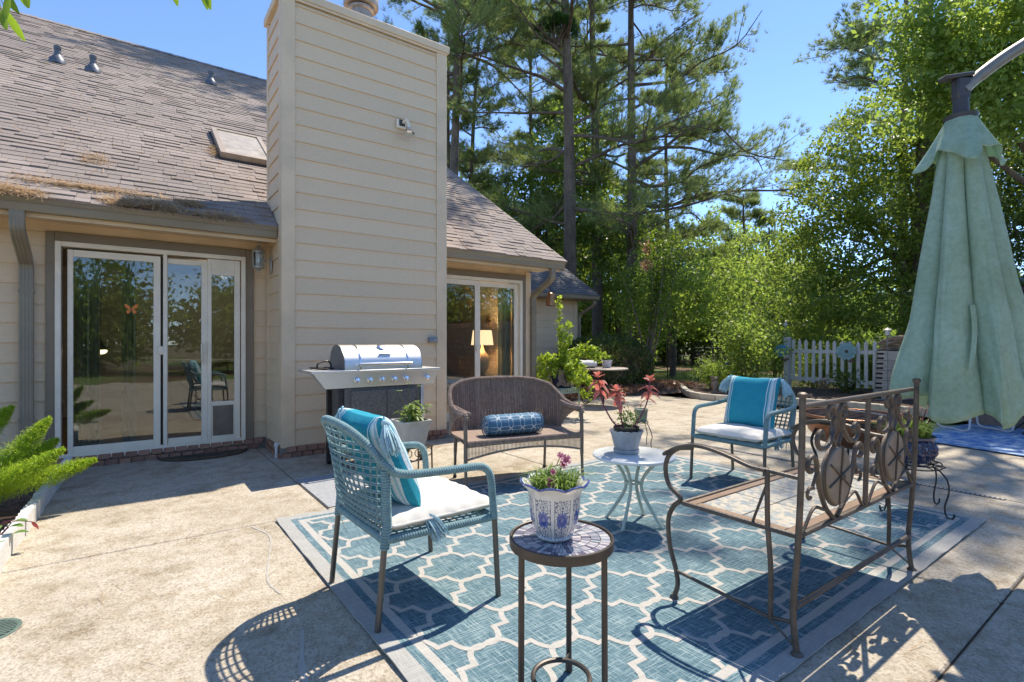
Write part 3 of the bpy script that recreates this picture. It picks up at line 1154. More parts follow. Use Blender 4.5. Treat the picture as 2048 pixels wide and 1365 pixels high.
# ---- rear wing of the house
m_shingle_shade = MAT('wing_shingle_shade', (.15, .14, .14), .93, var=.16, scale=1.1, fine=.2, fscale=160, bmp=.4, bscale=150, rand=.17)  # tree shade put into the colour, darker than the main roof
wing = tag(empty('rear_wing', (0, 0, 0)), 'low beige rear wing with roof shingles darkened for tree shade behind the house corner', 'building')
WY, WX = 10.72, 10.14
mb = MB()
mb.bb(5.3, WX - .02, WY, WY + 6, -.05, 2.55)
ww = mb.build('wall', m_trim, wing, smooth=False)
siding(ww, 6.2, WX - .16, WY - .001, .12, 2.33)
mb = MB()
mb.bb(WX - .155, WX, WY - .03, WY - .003, .1, 2.36, .003)
mb.bb(5.4, WX - .16, WY - .02, WY - .002, 2.33, 2.40)
mb.build('corner_board', m_trim, ww)
mb = MB()
W2Y = WY - .5
mb.bb(5.4, WX + .26, W2Y + .02, WY - .021, 2.37, 2.40)
mb.prism([(W2Y, 2.36), (W2Y - .09, 2.39), (W2Y - .11, 2.49), (W2Y, 2.49)], lambda u, v, w_: (w_, u, v), 5.4, WX + .30)
mb.build('gutter', m_gutter, wing)
def rp2(x, s, h):
    return (x, W2Y - .1 + s * math.cos(SL) - h * math.sin(SL), 2.48 + s * math.sin(SL) + h * math.cos(SL))
mb = MB()
mb.add([rp2(5.5, 0, 0), rp2(WX + .3, 0, 0), rp2(WX + .3, 4.6, 0), rp2(5.5, 4.6, 0), rp2(5.5, 0, -.05), rp2(WX + .3, 0, -.05), rp2(WX + .3, 4.6, -.05), rp2(5.5, 4.6, -.05)],
       [(0, 1, 2, 3), (7, 6, 5, 4), (0, 4, 5, 1), (1, 5, 6, 2)])
yb, zb = rp2(0, 4.6, 0)[1:]
mb.add([(5.5, yb, zb), (WX + .3, yb, zb), (WX + .3, yb + 3.9, 2.4), (5.5, yb + 3.9, 2.4)], [(0, 1, 2, 3)])
mb.add([(WX + .01, WY, 2.4), (WX + .01, yb, zb - .06), (WX + .01, yb + 3.9, 2.4)], [(0, 1, 2)])
wr = mb.build('roof', m_underlay, wing, smooth=False)
rest = MB()
s = -.01
rg = random.Random(8)
while s < 4.55:
    x = 5.5 - rg.uniform(0, .3)
    while x < WX + .3:
        wd = rg.choice((.2, .26, .32, .4))
        a, c = max(x, 5.5), min(x + wd - .003, WX + .31)
        x += wd
        if c - a > .03:
            q = (a, c, s, s + .17, .016 + (rg.random() < .5) * .009)
            rest.add([rp2(a, q[2], .001), rp2(c, q[2], .001), rp2(c, q[3], .001), rp2(a, q[3], .001), rp2(a, q[2], q[4]), rp2(c, q[2], q[4]), rp2(c, q[3], .006), rp2(a, q[3], .006)], SHF)
    s += EXP
stuff(rest.build('shingle_field', m_shingle_shade, wr, smooth=False))
mb = MB()
mb.tube(cr([(WX + .16, W2Y - .04, 2.36), (WX + .16, W2Y, 2.25), (WX + .08, W2Y + .3, 2.05), (WX + .05, WY - .06, 1.92), (WX + .05, WY - .05, 1.0), (WX + .05, WY - .05, .1)], 6), .045, 10)
mb.build('downspout', m_gutter, wing)

# ---- fittings on the house
m_pewter = MAT('pewter', (.42, .40, .35), .4, .6, var=.15)
lan = tag(empty('wall_lantern', (1.165, 6.40, 2.045)), 'pewter carriage lantern fixed to the chimney side under eave', 'lantern')
mb = MB()
mb.lathe([(.052, .02), (.060, .028), (.060, .045), (.05, .05)], 8)
mb.lathe([(.062, .20), (.066, .21), (.060, .225), (.045, .25), (.018, .268), (.012, .285), (.016, .295), (.004, .315)], 16)
mb.lathe([(.006, -.035), (.014, -.02), (.010, -.005), (.03, .008), (.05, .02)], 12)
for k in range(6):
    a = 2 * math.pi * k / 6
    mb.tube([(.055 * math.cos(a), .055 * math.sin(a), .045), (.058 * math.cos(a), .058 * math.sin(a), .205)], .004, 6)
body = mb.build('frame', m_pewter, lan)
mb = MB()
mb.lathe([(.046, .05), (.050, .20)], 16)
mb.build('glass', m_glass, lan)
mb = MB()
mb.ball((0, 0, .11), .028, 10, 8, (1, 1, 1.4))
mb.build('bulb', m_gloss_white, lan)
mb = MB()
mb.tube(cr([(.058, 0, .10), (.09, 0, .12), (.11, 0, .09), (.130, 0, .06)], 5), .008, 8)
mb.box((.1265, 0, .07), (.014, .075, .19), None, .005)
mb.build('bracket', m_pewter, lan)

fl = tag(empty('floodlight', (2.66, CH[2] - .006, 3.89)), 'white floodlight bulb on a bracket high on the chimney', 'floodlight')
mb = MB()
mb.box((0, -.012, 0), (.12, .03, .11), None, .008)
mb.build('mounting_box', m_white, fl)
mb = MB()
mb.box((.005, -.030, .01), (.075, .01, .075), None, .003)
mb.build('gasket', m_seal_dark, fl)
mb = MB()
mb.tube(cr([(.02, -.03, .02), (.04, -.085, .03), (.055, -.10, -.02), (.058, -.105, -.06)], 5), .02, 10)
mb.build('socket', m_white, fl)
mb = MB()
mb.lathe([(.028, 0), (.034, -.02), (.062, -.075), (.066, -.085), (.055, -.10), (.02, -.108)], 20)
o = mb.build('bulb', m_chrome, fl)
o.location = (.060, -.106, -.065)
o.rotation_euler = (-.25, .1, 0)

ob = tag(empty('outlet_box', (3.09, CH[2] - .008, 1.262)), 'small grey weatherproof outlet box on chimney siding right of the grill', 'outlet')
mb = MB()
mb.box((0, -.016, 0), (.115, .045, .075), None, .006)
mb.build('housing', m_metal_grey, ob)
mb = MB()
mb.box((.0, -.043, 0), (.095, .008, .055), None, .004)
mb.tube([(-.02, -.049, 0), (.03, -.049, .006)], .012, 8)
mb.build('cover', m_metal_grey, ob)

hb = tag(empty('pipe_stub', (1.262, 5.98, 0)), 'short white plastic pipe stub standing at the chimney foot', 'pipe')
mb = MB()
mb.tube([(0, 0, 0), (0, 0, .13)], .016, 12)
mb.build('pipe', m_gloss_white, hb)
mb = MB()
mb.lathe([(.02, .118), (.023, .12), (.023, .155), (.015, .162)], 14)
mb.build('cap', m_gloss_white, hb)
mb = MB()
mb.tube(cr([(0, 0, .10), (.02, 0, .14), (.05, 0, .15)], 4), .010, 8)
mb.build('elbow', m_gloss_white, hb)

bell = tag(empty('hanging_bell', (5.385, 6.30, 2.397)), 'copper bell hanging on a chain from the eave corner', 'bell')
mb = MB()
for k in range(12):
    z = -.02 - k * .030
    ring = [(.009 * math.cos(a) * (1 if k % 2 else .1), .009 * math.cos(a) * (.1 if k % 2 else 1), z + .019 * math.sin(a)) for a in [i * 2 * math.pi / 10 for i in range(10)]]
    mb.tube(ring, .0028, 5, closed=True)
mb.build('chain', m_black, bell)
mb = MB()
mb.lathe([(.018, -.375), (.04, -.385), (.058, -.41), (.066, -.45), (.070, -.52), (.074, -.585), (.070, -.585), (.062, -.45), (.03, -.40)], 8, cap=False)
mb.build('bell_cup', m_copper, bell)
mb = MB()
mb.ball((0, 0, -.58), .018)
mb.build('clapper', m_black, bell)
# ================================================================ rug with trellis
RX0, RX1, RY0, RY1 = .815, 4.80, .955, 3.885
def rug_mat():
    m, nt, p, out = new_mat('woven_rug')
    tc = N(nt, 'ShaderNodeTexCoord')
    sp = N(nt, 'ShaderNodeSeparateXYZ')
    LNK(nt, tc.outputs['Object'], sp.inputs[0])
    hx, hy = (RX1 - RX0) / 2, (RY1 - RY0) / 2
    ax = math_(nt, 'SUBTRACT', hx, math_(nt, 'ABSOLUTE', sp.outputs[0]))
    ay = math_(nt, 'SUBTRACT', hy, math_(nt, 'ABSOLUTE', sp.outputs[1]))
    d = math_(nt, 'MINIMUM', ax, ay)
    v1 = coords(nt, vec=(150, 9, 1))
    v2 = coords(nt, vec=(9, 150, 1))
    t1 = noise(nt, v1, 1.0, 3, .7)
    t2 = noise(nt, v2, 1.0, 3, .7)
    th = math_(nt, 'MAXIMUM', t1, t2)
    blot = noise(nt, coords(nt, 1.0), 3.0, 4, .6)
    teal = ramp(nt, th, [(.41, (.048, .10, .128)), (.54, (.13, .21, .24)), (.66, (.32, .39, .40))])
    teal = mixc(nt, .6, teal, ramp(nt, blot, [(.3, (.60, .68, .74)), (.7, (1.22, 1.18, 1.14))]), 'MULTIPLY')
    cream = ramp(nt, th, [(.4, (.36, .345, .315)), (.7, (.51, .49, .45))])
    grey = ramp(nt, th, [(.4, (.29, .29, .28)), (.7, (.45, .44, .41))])
    band = N(nt, 'ShaderNodeValToRGB')
    band.color_ramp.interpolation = 'CONSTANT'
    e = band.color_ramp.elements
    sc_ = .3
    for i_, (q, c_) in enumerate([(0, 0), (.078 / sc_, .5), (.118 / sc_, 1), (.158 / sc_, .5)]):
        if i_ > 1:
            e.new(.9)
        e[i_].position = q
        e[i_].color = (c_, c_, c_, 1)
    LNK(nt, math_(nt, 'DIVIDE', d, sc_), band.inputs[0])
    bv = band.outputs[0]
    isc = math_(nt, 'GREATER_THAN', bv, .9)
    isg = math_(nt, 'LESS_THAN', bv, .3)
    c = mixc(nt, isc, teal, cream)
    c = mixc(nt, isg, c, grey)
    LNK(nt, c, p.inputs['Base Color'])
    p.inputs['Roughness'].default_value = .95
    p.inputs['Specular IOR Level'].default_value = .1
    w1 = noise(nt, coords(nt, vec=(400, 260, 1)), 1.0, 2)
    LNK(nt, bump(nt, w1, .5, .003), p.inputs['Normal'])
    return m
m_rug = rug_mat()
def rug_cream():
    m, nt, p, out = new_mat('rug_cream_yarn')
    th = math_(nt, 'MAXIMUM', noise(nt, coords(nt, vec=(150, 9, 1)), 1, 3, .7), noise(nt, coords(nt, vec=(9, 150, 1)), 1, 3, .7))
    LNK(nt, ramp(nt, th, [(.36, (.35, .335, .305)), (.7, (.51, .49, .45))]), p.inputs['Base Color'])
    p.inputs['Roughness'].default_value = .95
    p.inputs['Specular IOR Level'].default_value = .1
    LNK(nt, bump(nt, noise(nt, coords(nt, vec=(400, 260, 1)), 1.0, 2), .5, .003), p.inputs['Normal'])
    return m
rcx, rcy = (RX0 + RX1) / 2, (RY0 + RY1) / 2
def rug_z(x, y):
    e = min(x - RX0, RX1 - x, y - RY0, RY1 - y)
    return .0075 + .0012 * math.sin(x * 5.1 + y * 2) * math.sin(y * 4.3) + (.006 * math.sin(x * 6.3 + y * 3) ** 2 + .005 * math.sin(x * 15 + y * 11) ** 2) * max(0, 1 - e / .22)
rug_m = MB()
rug_m.grid(lambda u, v: (-(RX1 - RX0) / 2 + u * (RX1 - RX0), -(RY1 - RY0) / 2 + v * (RY1 - RY0), rug_z(RX0 + u * (RX1 - RX0), RY0 + v * (RY1 - RY0))), 80, 60, .006)
rug = rug_m.build('patio_rug', m_rug)
rug.location = (rcx, rcy, .0)
tag(rug, 'large teal outdoor rug with cream trellis pattern under the seating group', 'rug')
# trellis lines, woven in cream
PX_, PY_ = .2745, .1785
OS = [(0, 0), (.035, .016), (.08, .028), (.14, .034), (.21, .032), (.28, .022), (.35, .005), (.42, -.019)]
prof = [(s_, o_) for s_, o_ in OS] + [(1 - s_, -o_) for s_, o_ in OS[::-1]]
tl = MB()
HWL = .0128
inset = .158
for i in range(-2, 18):
    for j in range(-2, 22):
        if (i + j) % 2:
            continue
        n0 = Vector((1.172 - 2 * PX_ + (i) * PX_, 1.783 - 6 * PY_ + (j) * PY_, 0))
        for sg in (1, -1):
            n1 = n0 + Vector((sg * PX_, -PY_, 0))
            d = (n1 - n0)
            nn = Vector((PY_, PX_, 0)).normalized()
            nn = Vector((sg * nn.x, nn.y, 0))
            pts = [n0 + d * s_ + nn * o_ for s_, o_ in prof]
            # constant-width strip with mitred corners
            Lf, Rt = [], []
            for q in range(len(pts)):
                t0 = (pts[q] - pts[q - 1]).normalized() if q > 0 else (pts[1] - pts[0]).normalized()
                t1 = (pts[q + 1] - pts[q]).normalized() if q < len(pts) - 1 else t0
                m0 = Vector((-t0.y, t0.x, 0)) + Vector((-t1.y, t1.x, 0))
                m0.normalize()
                k_ = HWL / max(.55, m0.dot(Vector((-t0.y, t0.x, 0))))
                Lf.append(pts[q] + m0 * k_)
                Rt.append(pts[q] - m0 * k_)
            for q in range(len(pts) - 1):
                quad = [Lf[q], Lf[q + 1], Rt[q + 1], Rt[q]]
                cx_ = [min(max(v.x, RX0 + inset), RX1 - inset) for v in quad]
                cy_ = [min(max(v.y, RY0 + inset), RY1 - inset) for v in quad]
                if max(cx_) - min(cx_) < 1e-4 or max(cy_) - min(cy_) < 1e-4:
                    continue
                lift = .0011 + (.0004 if sg > 0 else 0)
                tl.add([(cx_[k] - rcx, cy_[k] - rcy, rug_z(cx_[k], cy_[k]) + lift) for k in range(4)], [(3, 2, 1, 0)])
stuff(tl.build('trellis_pattern', rug_cream(), rug, smooth=False))

# ================================================================ rope armchairs
m_rope = MAT('teal_rope', (.19, .305, .32), .8, var=.15, scale=25, fine=.2, fscale=300)
m_leg = MAT('bronze_leg', (.14, .125, .105), .45, .5, var=.12)
m_cush = MAT('ivory_canvas', (.70, .67, .61), .9, var=.04, scale=5, bmp=.25, bscale=9, spec=.1)
def rope_chair():
    c = empty('rope_armchair')
    half = [(.285, -.333, .38), (.272, -.333, .50), (.262, -.332, .585), (.235, -.331, .628), (.18, -.330, .645), (.0, -.330, .652), (-.16, -.328, .662),
            (-.235, -.318, .682), (-.275, -.298, .72), (-.315, -.255, .785), (-.365, -.17, .848), (-.395, -.07, .876)]
    path = cr(half + [(x, -y, z) for x, y, z in half[::-1]], 6)
    mb = MB()
    mb.rope(path, .0185, .0125, 9)
    c_r = mb.build('arm_rail', m_rope, c)
    for sy in (-1, 1):
        mb = MB()
        mb.tube([(.305, sy * .337, 0), (.284, sy * .333, .40)], .0135, 12)
        mb.build('leg', m_leg, c)
        mb = MB()
        mb.tube([(-.295, sy * .287, 0), (-.262, sy * .283, .36)], .0135, 12)
        mb.build('leg', m_leg, c)
        mb = MB()
        mb.rope([(-.262, sy * .283, .345), (-.25, sy * .285, .45), (-.262, sy * .30, .60), (-.268, sy * .302, .69)], .0205, .0125, 9)
        mb.build('back_post', m_rope, c)
        mb = MB()
        mb.rope([(.284, sy * .325, .385), (-.255, sy * .29, .385)], .018, .0125, 8)
        mb.build('seat_rail', m_rope, c)
    for x, w in ((.284, .325), (-.258, .275)):
        mb = MB()
        mb.rope([(x, -w, .385), (x, w, .385)], .02, .0125, 8)
        mb.build('seat_rail', m_rope, c)
    mb = MB()
    for k in range(17):
        y = -.26 + k * .0325
        mb.tube([(-.25, y * .98, .392), (.275, y * 1.13, .392)], .004, 5)
    for k in range(14):
        x = -.22 + k * .0375
        mb.tube([(x, -.29 - .03 * k / 14, .388), (x, .29 + .03 * k / 14, .388)], .004, 5)
    mb.build('seat_webbing', m_rope, c)
    # woven back: cords from rail to rear bar, crossed by level cords
    def top(t):
        a = [(-.268, -.300, .695), (-.315, -.255, .785), (-.365, -.17, .848), (-.395, -.07, .876), (-.395, .07, .876), (-.365, .17, .848), (-.315, .255, .785), (-.268, .300, .695)]
        P = cr(a, 6)
        return P[int(round(t * (len(P) - 1)))]
    mb = MB()
    for k in range(15):
        t = k / 14
        T = top(t)
        B = Vector((-.258, (t - .5) * .55, .39))
        for off in (-.0035, .0035):
            mb.tube([T + Vector((0, off, 0)), T.lerp(B, .5) + Vector((-.012, off, 0)), B + Vector((0, off, 0))], .0032, 5)
    for v in range(1, 14):
        q = []
        for k in range(0, 43):
            t = k / 42
            T = top(t)
            B = Vector((-.258, (t - .5) * .55, .39))
            z = .39 + .455 * v / 13.4
            if T.z < z:
                continue
            f = (z - .39) / max(1e-6, T.z - .39)
            p = B.lerp(T, f) + Vector((-.024 * math.sin(math.pi * f) * .5, 0, 0))
            q.append(p)
        if len(q) > 2:
            for dz in (-.004, .004):
                mb.tube([p + Vector((-.004, 0, dz)) for p in q], .0034, 5)
    mb.build('woven_back', m_rope, c)
    return c
def cushion_shape(mb, lx, ly, h, n=22, puff=.012, ex=.16):
    def surf(u, v, top):
        x, y = (u - .5) * 2, (v - .5) * 2
        e = max(0, 1 - max(abs(x), abs(y)) ** 12) ** .5
        z = e * h / 2 + puff * (1 - x * x) * (1 - y * y)
        wr = .004 * math.sin(x * 6 + y * 3) * math.sin(y * 7 - x) + .016 * math.sin(21 * x + 2 * y) * max(0, abs(y) - .72) + .016 * math.sin(19 * y - x) * max(0, abs(x) - .72)
        r_ = .94 + .06 * (1 - (max(abs(x), abs(y)) - min(abs(x), abs(y))))
        return (x * lx / 2, y * ly / 2, (z + wr) * (1 if top else -.8))
    mb.grid(lambda u, v: surf(u, v, True), n, n)
    mb.grid(lambda u, v: surf(1 - u, v, False), n, n)
def seat_cushion(loc, rz, label):
    c = tag(empty('seat_cushion', loc, rz), label, 'cushion', 'ivory seat cushions')
    mb = MB()
    cushion_shape(mb, .565, .59, .078, 30, .014)
    mb.build('pad', m_cush, c, angle=80)
    mb = MB()
    e = []
    for k in range(60):
        a = 2 * math.pi * k / 60
        cx_, sy_ = math.cos(a), math.sin(a)
        q = max(abs(cx_), abs(sy_))
        e.append((cx_ / q * .2825, sy_ / q * .295, .0 + .001 * math.sin(k * 3)))
    mb.tube(e, .0055, 6, closed=True)
    mb.build('piping', m_cush, c)
    for sy in (-1, 1):
        mb = MB()
        mb.tube(cr([(-.275, sy * .25, 0), (-.30, sy * .255, -.04), (-.285, sy * .24, -.12), (-.26, sy * .25, -.18)], 5), .004, 5, flat=.4)
        mb.build('tie', m_cush, c)
    return c

def pillow_mat():
    m, nt, p, out = new_mat('teal_striped_cloth')
    tc = N(nt, 'ShaderNodeTexCoord')
    sp = N(nt, 'ShaderNodeSeparateXYZ')
    LNK(nt, tc.outputs['Object'], sp.inputs[0])
    x = math_(nt, 'DIVIDE', math_(nt, 'ABSOLUTE', sp.outputs[1]), .25)
    r_ = N(nt, 'ShaderNodeValToRGB')
    r_.color_ramp.interpolation = 'CONSTANT'
    T_, W_, P_ = (.030, .30, .40), (.66, .72, .74), (.34, .55, .60)
    stops = [(0, T_), (.64, W_), (.665, T_), (.71, P_), (.745, W_), (.80, P_), (.835, W_), (.855, T_)]
    e = r_.color_ramp.elements
    while len(e) < len(stops):
        e.new(.99)
    for i, (q, c_) in enumerate(stops):
        e[i].position = q
        e[i].color = (*c_, 1)
    LNK(nt, x, r_.inputs[0])
    vec = coords(nt, 1.0)
    f = ramp(nt, noise(nt, vec, 90, 2), [(.3, (.86,) * 3), (.7, (1.1,) * 3)])
    c = mixc(nt, 1.0, r_.outputs[0], f, 'MULTIPLY')
    LNK(nt, c, p.inputs['Base Color'])
    p.inputs['Roughness'].default_value = .85
    p.inputs['Specular IOR Level'].default_value = .15
    LNK(nt, bump(nt, noise(nt, vec, 7, 4), .35, .03), p.inputs['Normal'])
    return m
m_pillow = pillow_mat()
m_tassel = MAT('tassel_thread', (.40, .57, .62), .9, var=.25, scale=60, rand=.2)
def tassel(parent, loc, direction, seed):
    rg_ = random.Random(seed)
    t = MB()
    d = Vector(direction).normalized()
    side = d.orthogonal().normalized()
    o3 = d.cross(side)
    L0 = Vector(loc)
    t.tube([L0, L0 + d * .022], .005, 6)
    t.ball(L0 + d * .032, .018, 10, 6)
    for k in range(90):
        a = rg_.uniform(0, 2 * math.pi)
        rr0 = rg_.uniform(.004, .015)
        rr1 = rr0 + rg_.uniform(.010, .032)
        le = rg_.uniform(.10, .135)
        u = side * math.cos(a) + o3 * math.sin(a)
        g = Vector((0, 0, -1))
        p0 = L0 + d * .044 + u * rr0
        p1 = p0 + (d * .8 + g * .2) * le * .5 + u * (rr1 - rr0) * .8
        p2 = p1 + (d * .55 + g * .45) * le * .55 + u * .004
        t.tube([p0, p1, p2], [.0028, .0026, .002], 4, caps=False)
    t.build('tassel', m_tassel, parent)
def pillow(loc, rot, label, seed):
    c = empty('throw_pillow', loc)
    c.rotation_euler = rot
    tag(c, label, 'pillow', 'teal striped throw pillows')
    S = .475
    def surf(u, v, sgn):
        x, y = (u - .5) * 2, (v - .5) * 2
        px_ = x * (1 - .07 * (1 - abs(y) ** 2) * abs(x) ** 3)
        py_ = y * (1 - .07 * (1 - abs(x) ** 2) * abs(y) ** 3)
        e = (max(0, 1 - x ** 4) * max(0, 1 - y ** 4)) ** .5
        h = .082 * e + .004 * math.sin(9 * x + seed) * math.sin(7 * y) * e
        cr_ = .006 * math.sin(18 * (x + y)) * max(0, abs(x) + abs(y) - 1.35)
        return ((h + cr_ * e) * sgn, py_ * S / 2, px_ * S / 2)
    mb = MB()
    mb.grid(lambda u, v: surf(u, v, 1), 30, 30)
    mb.grid(lambda u, v: surf(1 - u, v, -1), 30, 30)
    mb.build('cover', m_pillow, c, angle=80)
    inv = c.rotation_euler.to_matrix().inverted()
    for k, (sy, sz) in enumerate(((-1, -1), (-1, 1), (1, -1), (1, 1))):
        out = Vector((.25, sy * .8, sz * .8)).normalized()
        dn = inv @ Vector((0, 0, -1))
        dirn = (out * (.5 if sz > 0 else .9) + dn * (.9 if sz > 0 else .25))
        tassel(c, (0.012 if k else .0, sy * S / 2 * .985, sz * S / 2 * .985), dirn, seed * 10 + k)
    return c

chairA = rope_chair()
chairA.location = (1.135, 2.415, .0085)
chairA.rotation_euler = (0, 0, R(1.5))
tag(chairA, 'teal rope armchair seen from its woven back in the left foreground', 'armchair', 'teal rope armchairs')
chairB = copy_tree(chairA)
chairB.location = (4.40, 2.50, .0085)
chairB.rotation_euler = (0, 0, R(180))
tag(chairB, 'teal rope armchair facing the camera behind the iron bench', 'armchair', 'teal rope armchairs')
seat_cushion((1.165, 2.415, .447), R(1.5), 'ivory seat cushion on the rope armchair in left foreground')
seat_cushion((4.37, 2.50, .447), R(180), 'ivory seat cushion on the rope armchair facing the camera')
pillow((.965, 2.40, .70), (0, R(-24), R(3)), 'teal striped pillow with pale tassels leaning in left foreground armchair', 1)
pillow((4.55, 2.52, .700), (0, R(-17), R(181)), 'teal striped pillow with pale tassels upright in the far armchair', 2)

# ================================================================ wicker loveseat
m_wicker = MAT('brown_wicker', (.30, .21, .16), .7, var=.25, scale=30, fine=.35, fscale=220, rand=.22, dirt=(.38, .29, .23), dirt_amt=.5, dscale=20)
m_wick_leg = MAT('wicker_leg', (.18, .13, .095), .55, var=.2, scale=14)
love = tag(empty('wicker_loveseat', (2.80, 3.80, 0), R(-11.5)), 'brown wicker loveseat with rounded back in front of the far sliding door', 'loveseat')
HW = .555
def lv_path(t):
    """plan outline of the back from the left arm front (t=0) round to the right arm front (t=1)"""
    P = lv_path.P
    f = t * (len(P) - 1)
    i = min(len(P) - 2, int(f))
    return P[i].lerp(P[i + 1], f - i)
hl = [(-HW, -.27, 0), (-HW - .015, -.10, 0), (-HW - .005, .08, 0), (-HW + .05, .22, 0), (-HW + .20, .305, 0), (-.2, .335, 0), (0, .342, 0)]
lv_path.P = cr(hl + [(-x, y, z) for x, y, z in hl[-2::-1]], 12)
def lv_top(t):
    a = abs(t - .5) * 2          # 0 at the middle of the back, 1 at the arm fronts
    pts = [(0, .885), (.2, .882), (.36, .865), (.5, .82), (.62, .74), (.72, .675), (.82, .652), (1.0, .645)]
    for (a0, z0), (a1, z1) in zip(pts, pts[1:]):
        if a <= a1:
            s_ = (a - a0) / (a1 - a0)
            return z0 + (z1 - z0) * s_
    return .645
def lv_bot(t):
    a = abs(t - .5) * 2
    if a < .66:
        return .415
    return .415 + .19 * min(1, (a - .66) / .2) ** .55
mb = MB()
# back weave: upright strands, each a thin cord that leans with the back, doubled in and out
NS = 150
for k in range(NS + 1):
    t = k / NS
    p = lv_path(t)
    z0, z1 = lv_bot(t), lv_top(t)
    tan = (lv_path(min(1, t + .01)) - lv_path(max(0, t - .01))).normalized()
    nn = Vector((-tan.y, tan.x, 0))
    a = abs(t - .5) * 2
    lean = .05 * max(0, 1 - a * 1.2)
    q = []
    for j in range(9):
        v = j / 8
        q.append(Vector((p.x * (1 + .0 * v), p.y + lean * (v - .1) * 1.4, z0 + (z1 - z0) * v)) + nn * (.003 if k % 2 else -.003))
    mb.tube(q, .0064, 5, caps=False)
# level weft
for j in range(1, 46):
    z = .415 + j * .0102
    run = []
    for k in range(0, NS * 2 + 1):
        t = k / (NS * 2)
        if lv_bot(t) <= z <= lv_top(t):
            p = lv_path(t)
            a = abs(t - .5) * 2
            lean = .05 * max(0, 1 - a * 1.2)
            v = (z - lv_bot(t)) / max(1e-6, lv_top(t) - lv_bot(t))
            tan = (lv_path(min(1, t + .01)) - lv_path(max(0, t - .01))).normalized()
            nn = Vector((-tan.y, tan.x, 0))
            run.append(Vector((p.x, p.y + lean * (v - .1) * 1.4, z)) + nn * (.0045 * math.sin(k * math.pi / 2 + j * math.pi)))
        else:
            if len(run) > 3:
                mb.tube(run, .0034, 4, caps=False)
            run = []
    if len(run) > 3:
        mb.tube(run, .0034, 4, caps=False)
stuff(mb.build('woven_back', m_wicker, love))
mb = MB()
q = []
for k in range(121):
    t = k / 120
    p = lv_path(t)
    a = abs(t - .5) * 2
    lean = .05 * max(0, 1 - a * 1.2)
    q.append(Vector((p.x, p.y + lean * 1.26, lv_top(t) + .006)))
q = [Vector((-HW, -.295, .60)), Vector((-HW, -.29, .635))] + q + [Vector((HW, -.29, .635)), Vector((HW, -.295, .60))]
mb.rope(q, .019, .016, 8, .22)
mb.build('braided_rim', m_wicker, love)
# arm tops, flat woven pads
for sx in (-1, 1):
    mb = MB()
    mb.rope([(sx * (HW - .03), -.28, .648), (sx * (HW - .035), -.1, .652), (sx * (HW - .02), .06, .668)], .02, .014, 8, .2)
    mb.rope([(sx * (HW + .02), -.28, .642), (sx * (HW + .02), -.1, .646), (sx * (HW + .01), .06, .66)], .016, .014, 8, .2)
    mb.build('arm_pad', m_wicker, love)
    for y, ztop, yt in ((-.285, .645, -.275), (.245, .60, .285)):
        mb = MB()
        xf = sx * (HW - .0 if y < 0 else HW - .09)
        mb.tube(cr([(xf * 1.0, y - (.012 if y < 0 else -.015), 0), (xf, y, .25), (xf, y, .42), (sx * (HW if y < 0 else HW - .06), yt, ztop)], 5), [.013] * 5 + [.0165] * 11, 12)
        mb.build('leg', m_wick_leg, love)
        mb = MB()
        mb.lathe([(.015, 0), (.017, .004), (.017, .02), (.014, .024)], 12, (xf, y - (.012 if y < 0 else -.015), 0))
        mb.build('foot', m_plastic_black, love)
# seat: woven deck with weft ridges
mb = MB()
def seat_s(u, v):
    x = -HW + .015 + u * (2 * HW - .03)
    yb = .30 if abs(x) < .38 else .30 - (abs(x) - .38) * .5
    y = -.29 + v * (yb + .29)
    roll = max(0, .04 - (y + .29)) / .04
    return (x, y, .432 - .012 * math.sin(math.pi * u) - .014 * roll ** 2 + .0022 * math.cos(u * 2 * math.pi * 46) * math.cos(v * 2 * math.pi * 26))
mb.grid(seat_s, 184, 104, .012)
mb.build('woven_seat', m_wicker, love)
mb = MB()
mb.rope([(-HW + .01, -.292, .418), (HW - .01, -.292, .418)], .016, .014, 8, .2)
mb.rope([(-HW + .01, -.296, .400), (HW - .01, -.296, .400)], .012, .014, 8, .2)
mb.build('front_rail', m_wicker, love)
# open apron under the seat front, arched lower edge
mb = MB()
def arch(x):
    return .275 + .065 * (1 - (x / HW) ** 2)
nA = 86
for k in range(nA + 1):
    x = -HW + .02 + k * (2 * HW - .04) / nA
    mb.tube([(x, -.293, .40), (x + .0, -.291, arch(x))], .0036, 5, caps=False)
mb.rope([Vector((-HW + .01 + k * (2 * HW - .02) / 40, -.291, arch(-HW + .01 + k * (2 * HW - .02) / 40))) for k in range(41)], .009, .012, 6, .2)
mb.rope([Vector((-HW + .01 + k * (2 * HW - .02) / 40, -.291, .397 - (.397 - arch(-HW + .01 + k * (2 * HW - .02) / 40)) * .12)) for k in range(41)], .006, .012, 6, .2)
stuff(mb.build('apron', m_wicker, love))
for sx in (-1, 1):
    mb = MB()
    mb.tube([(sx * (HW - .005), -.28, .405), (sx * (HW - .075), .25, .405)], .012, 8)
    mb.build('side_rail', m_wick_leg, love)

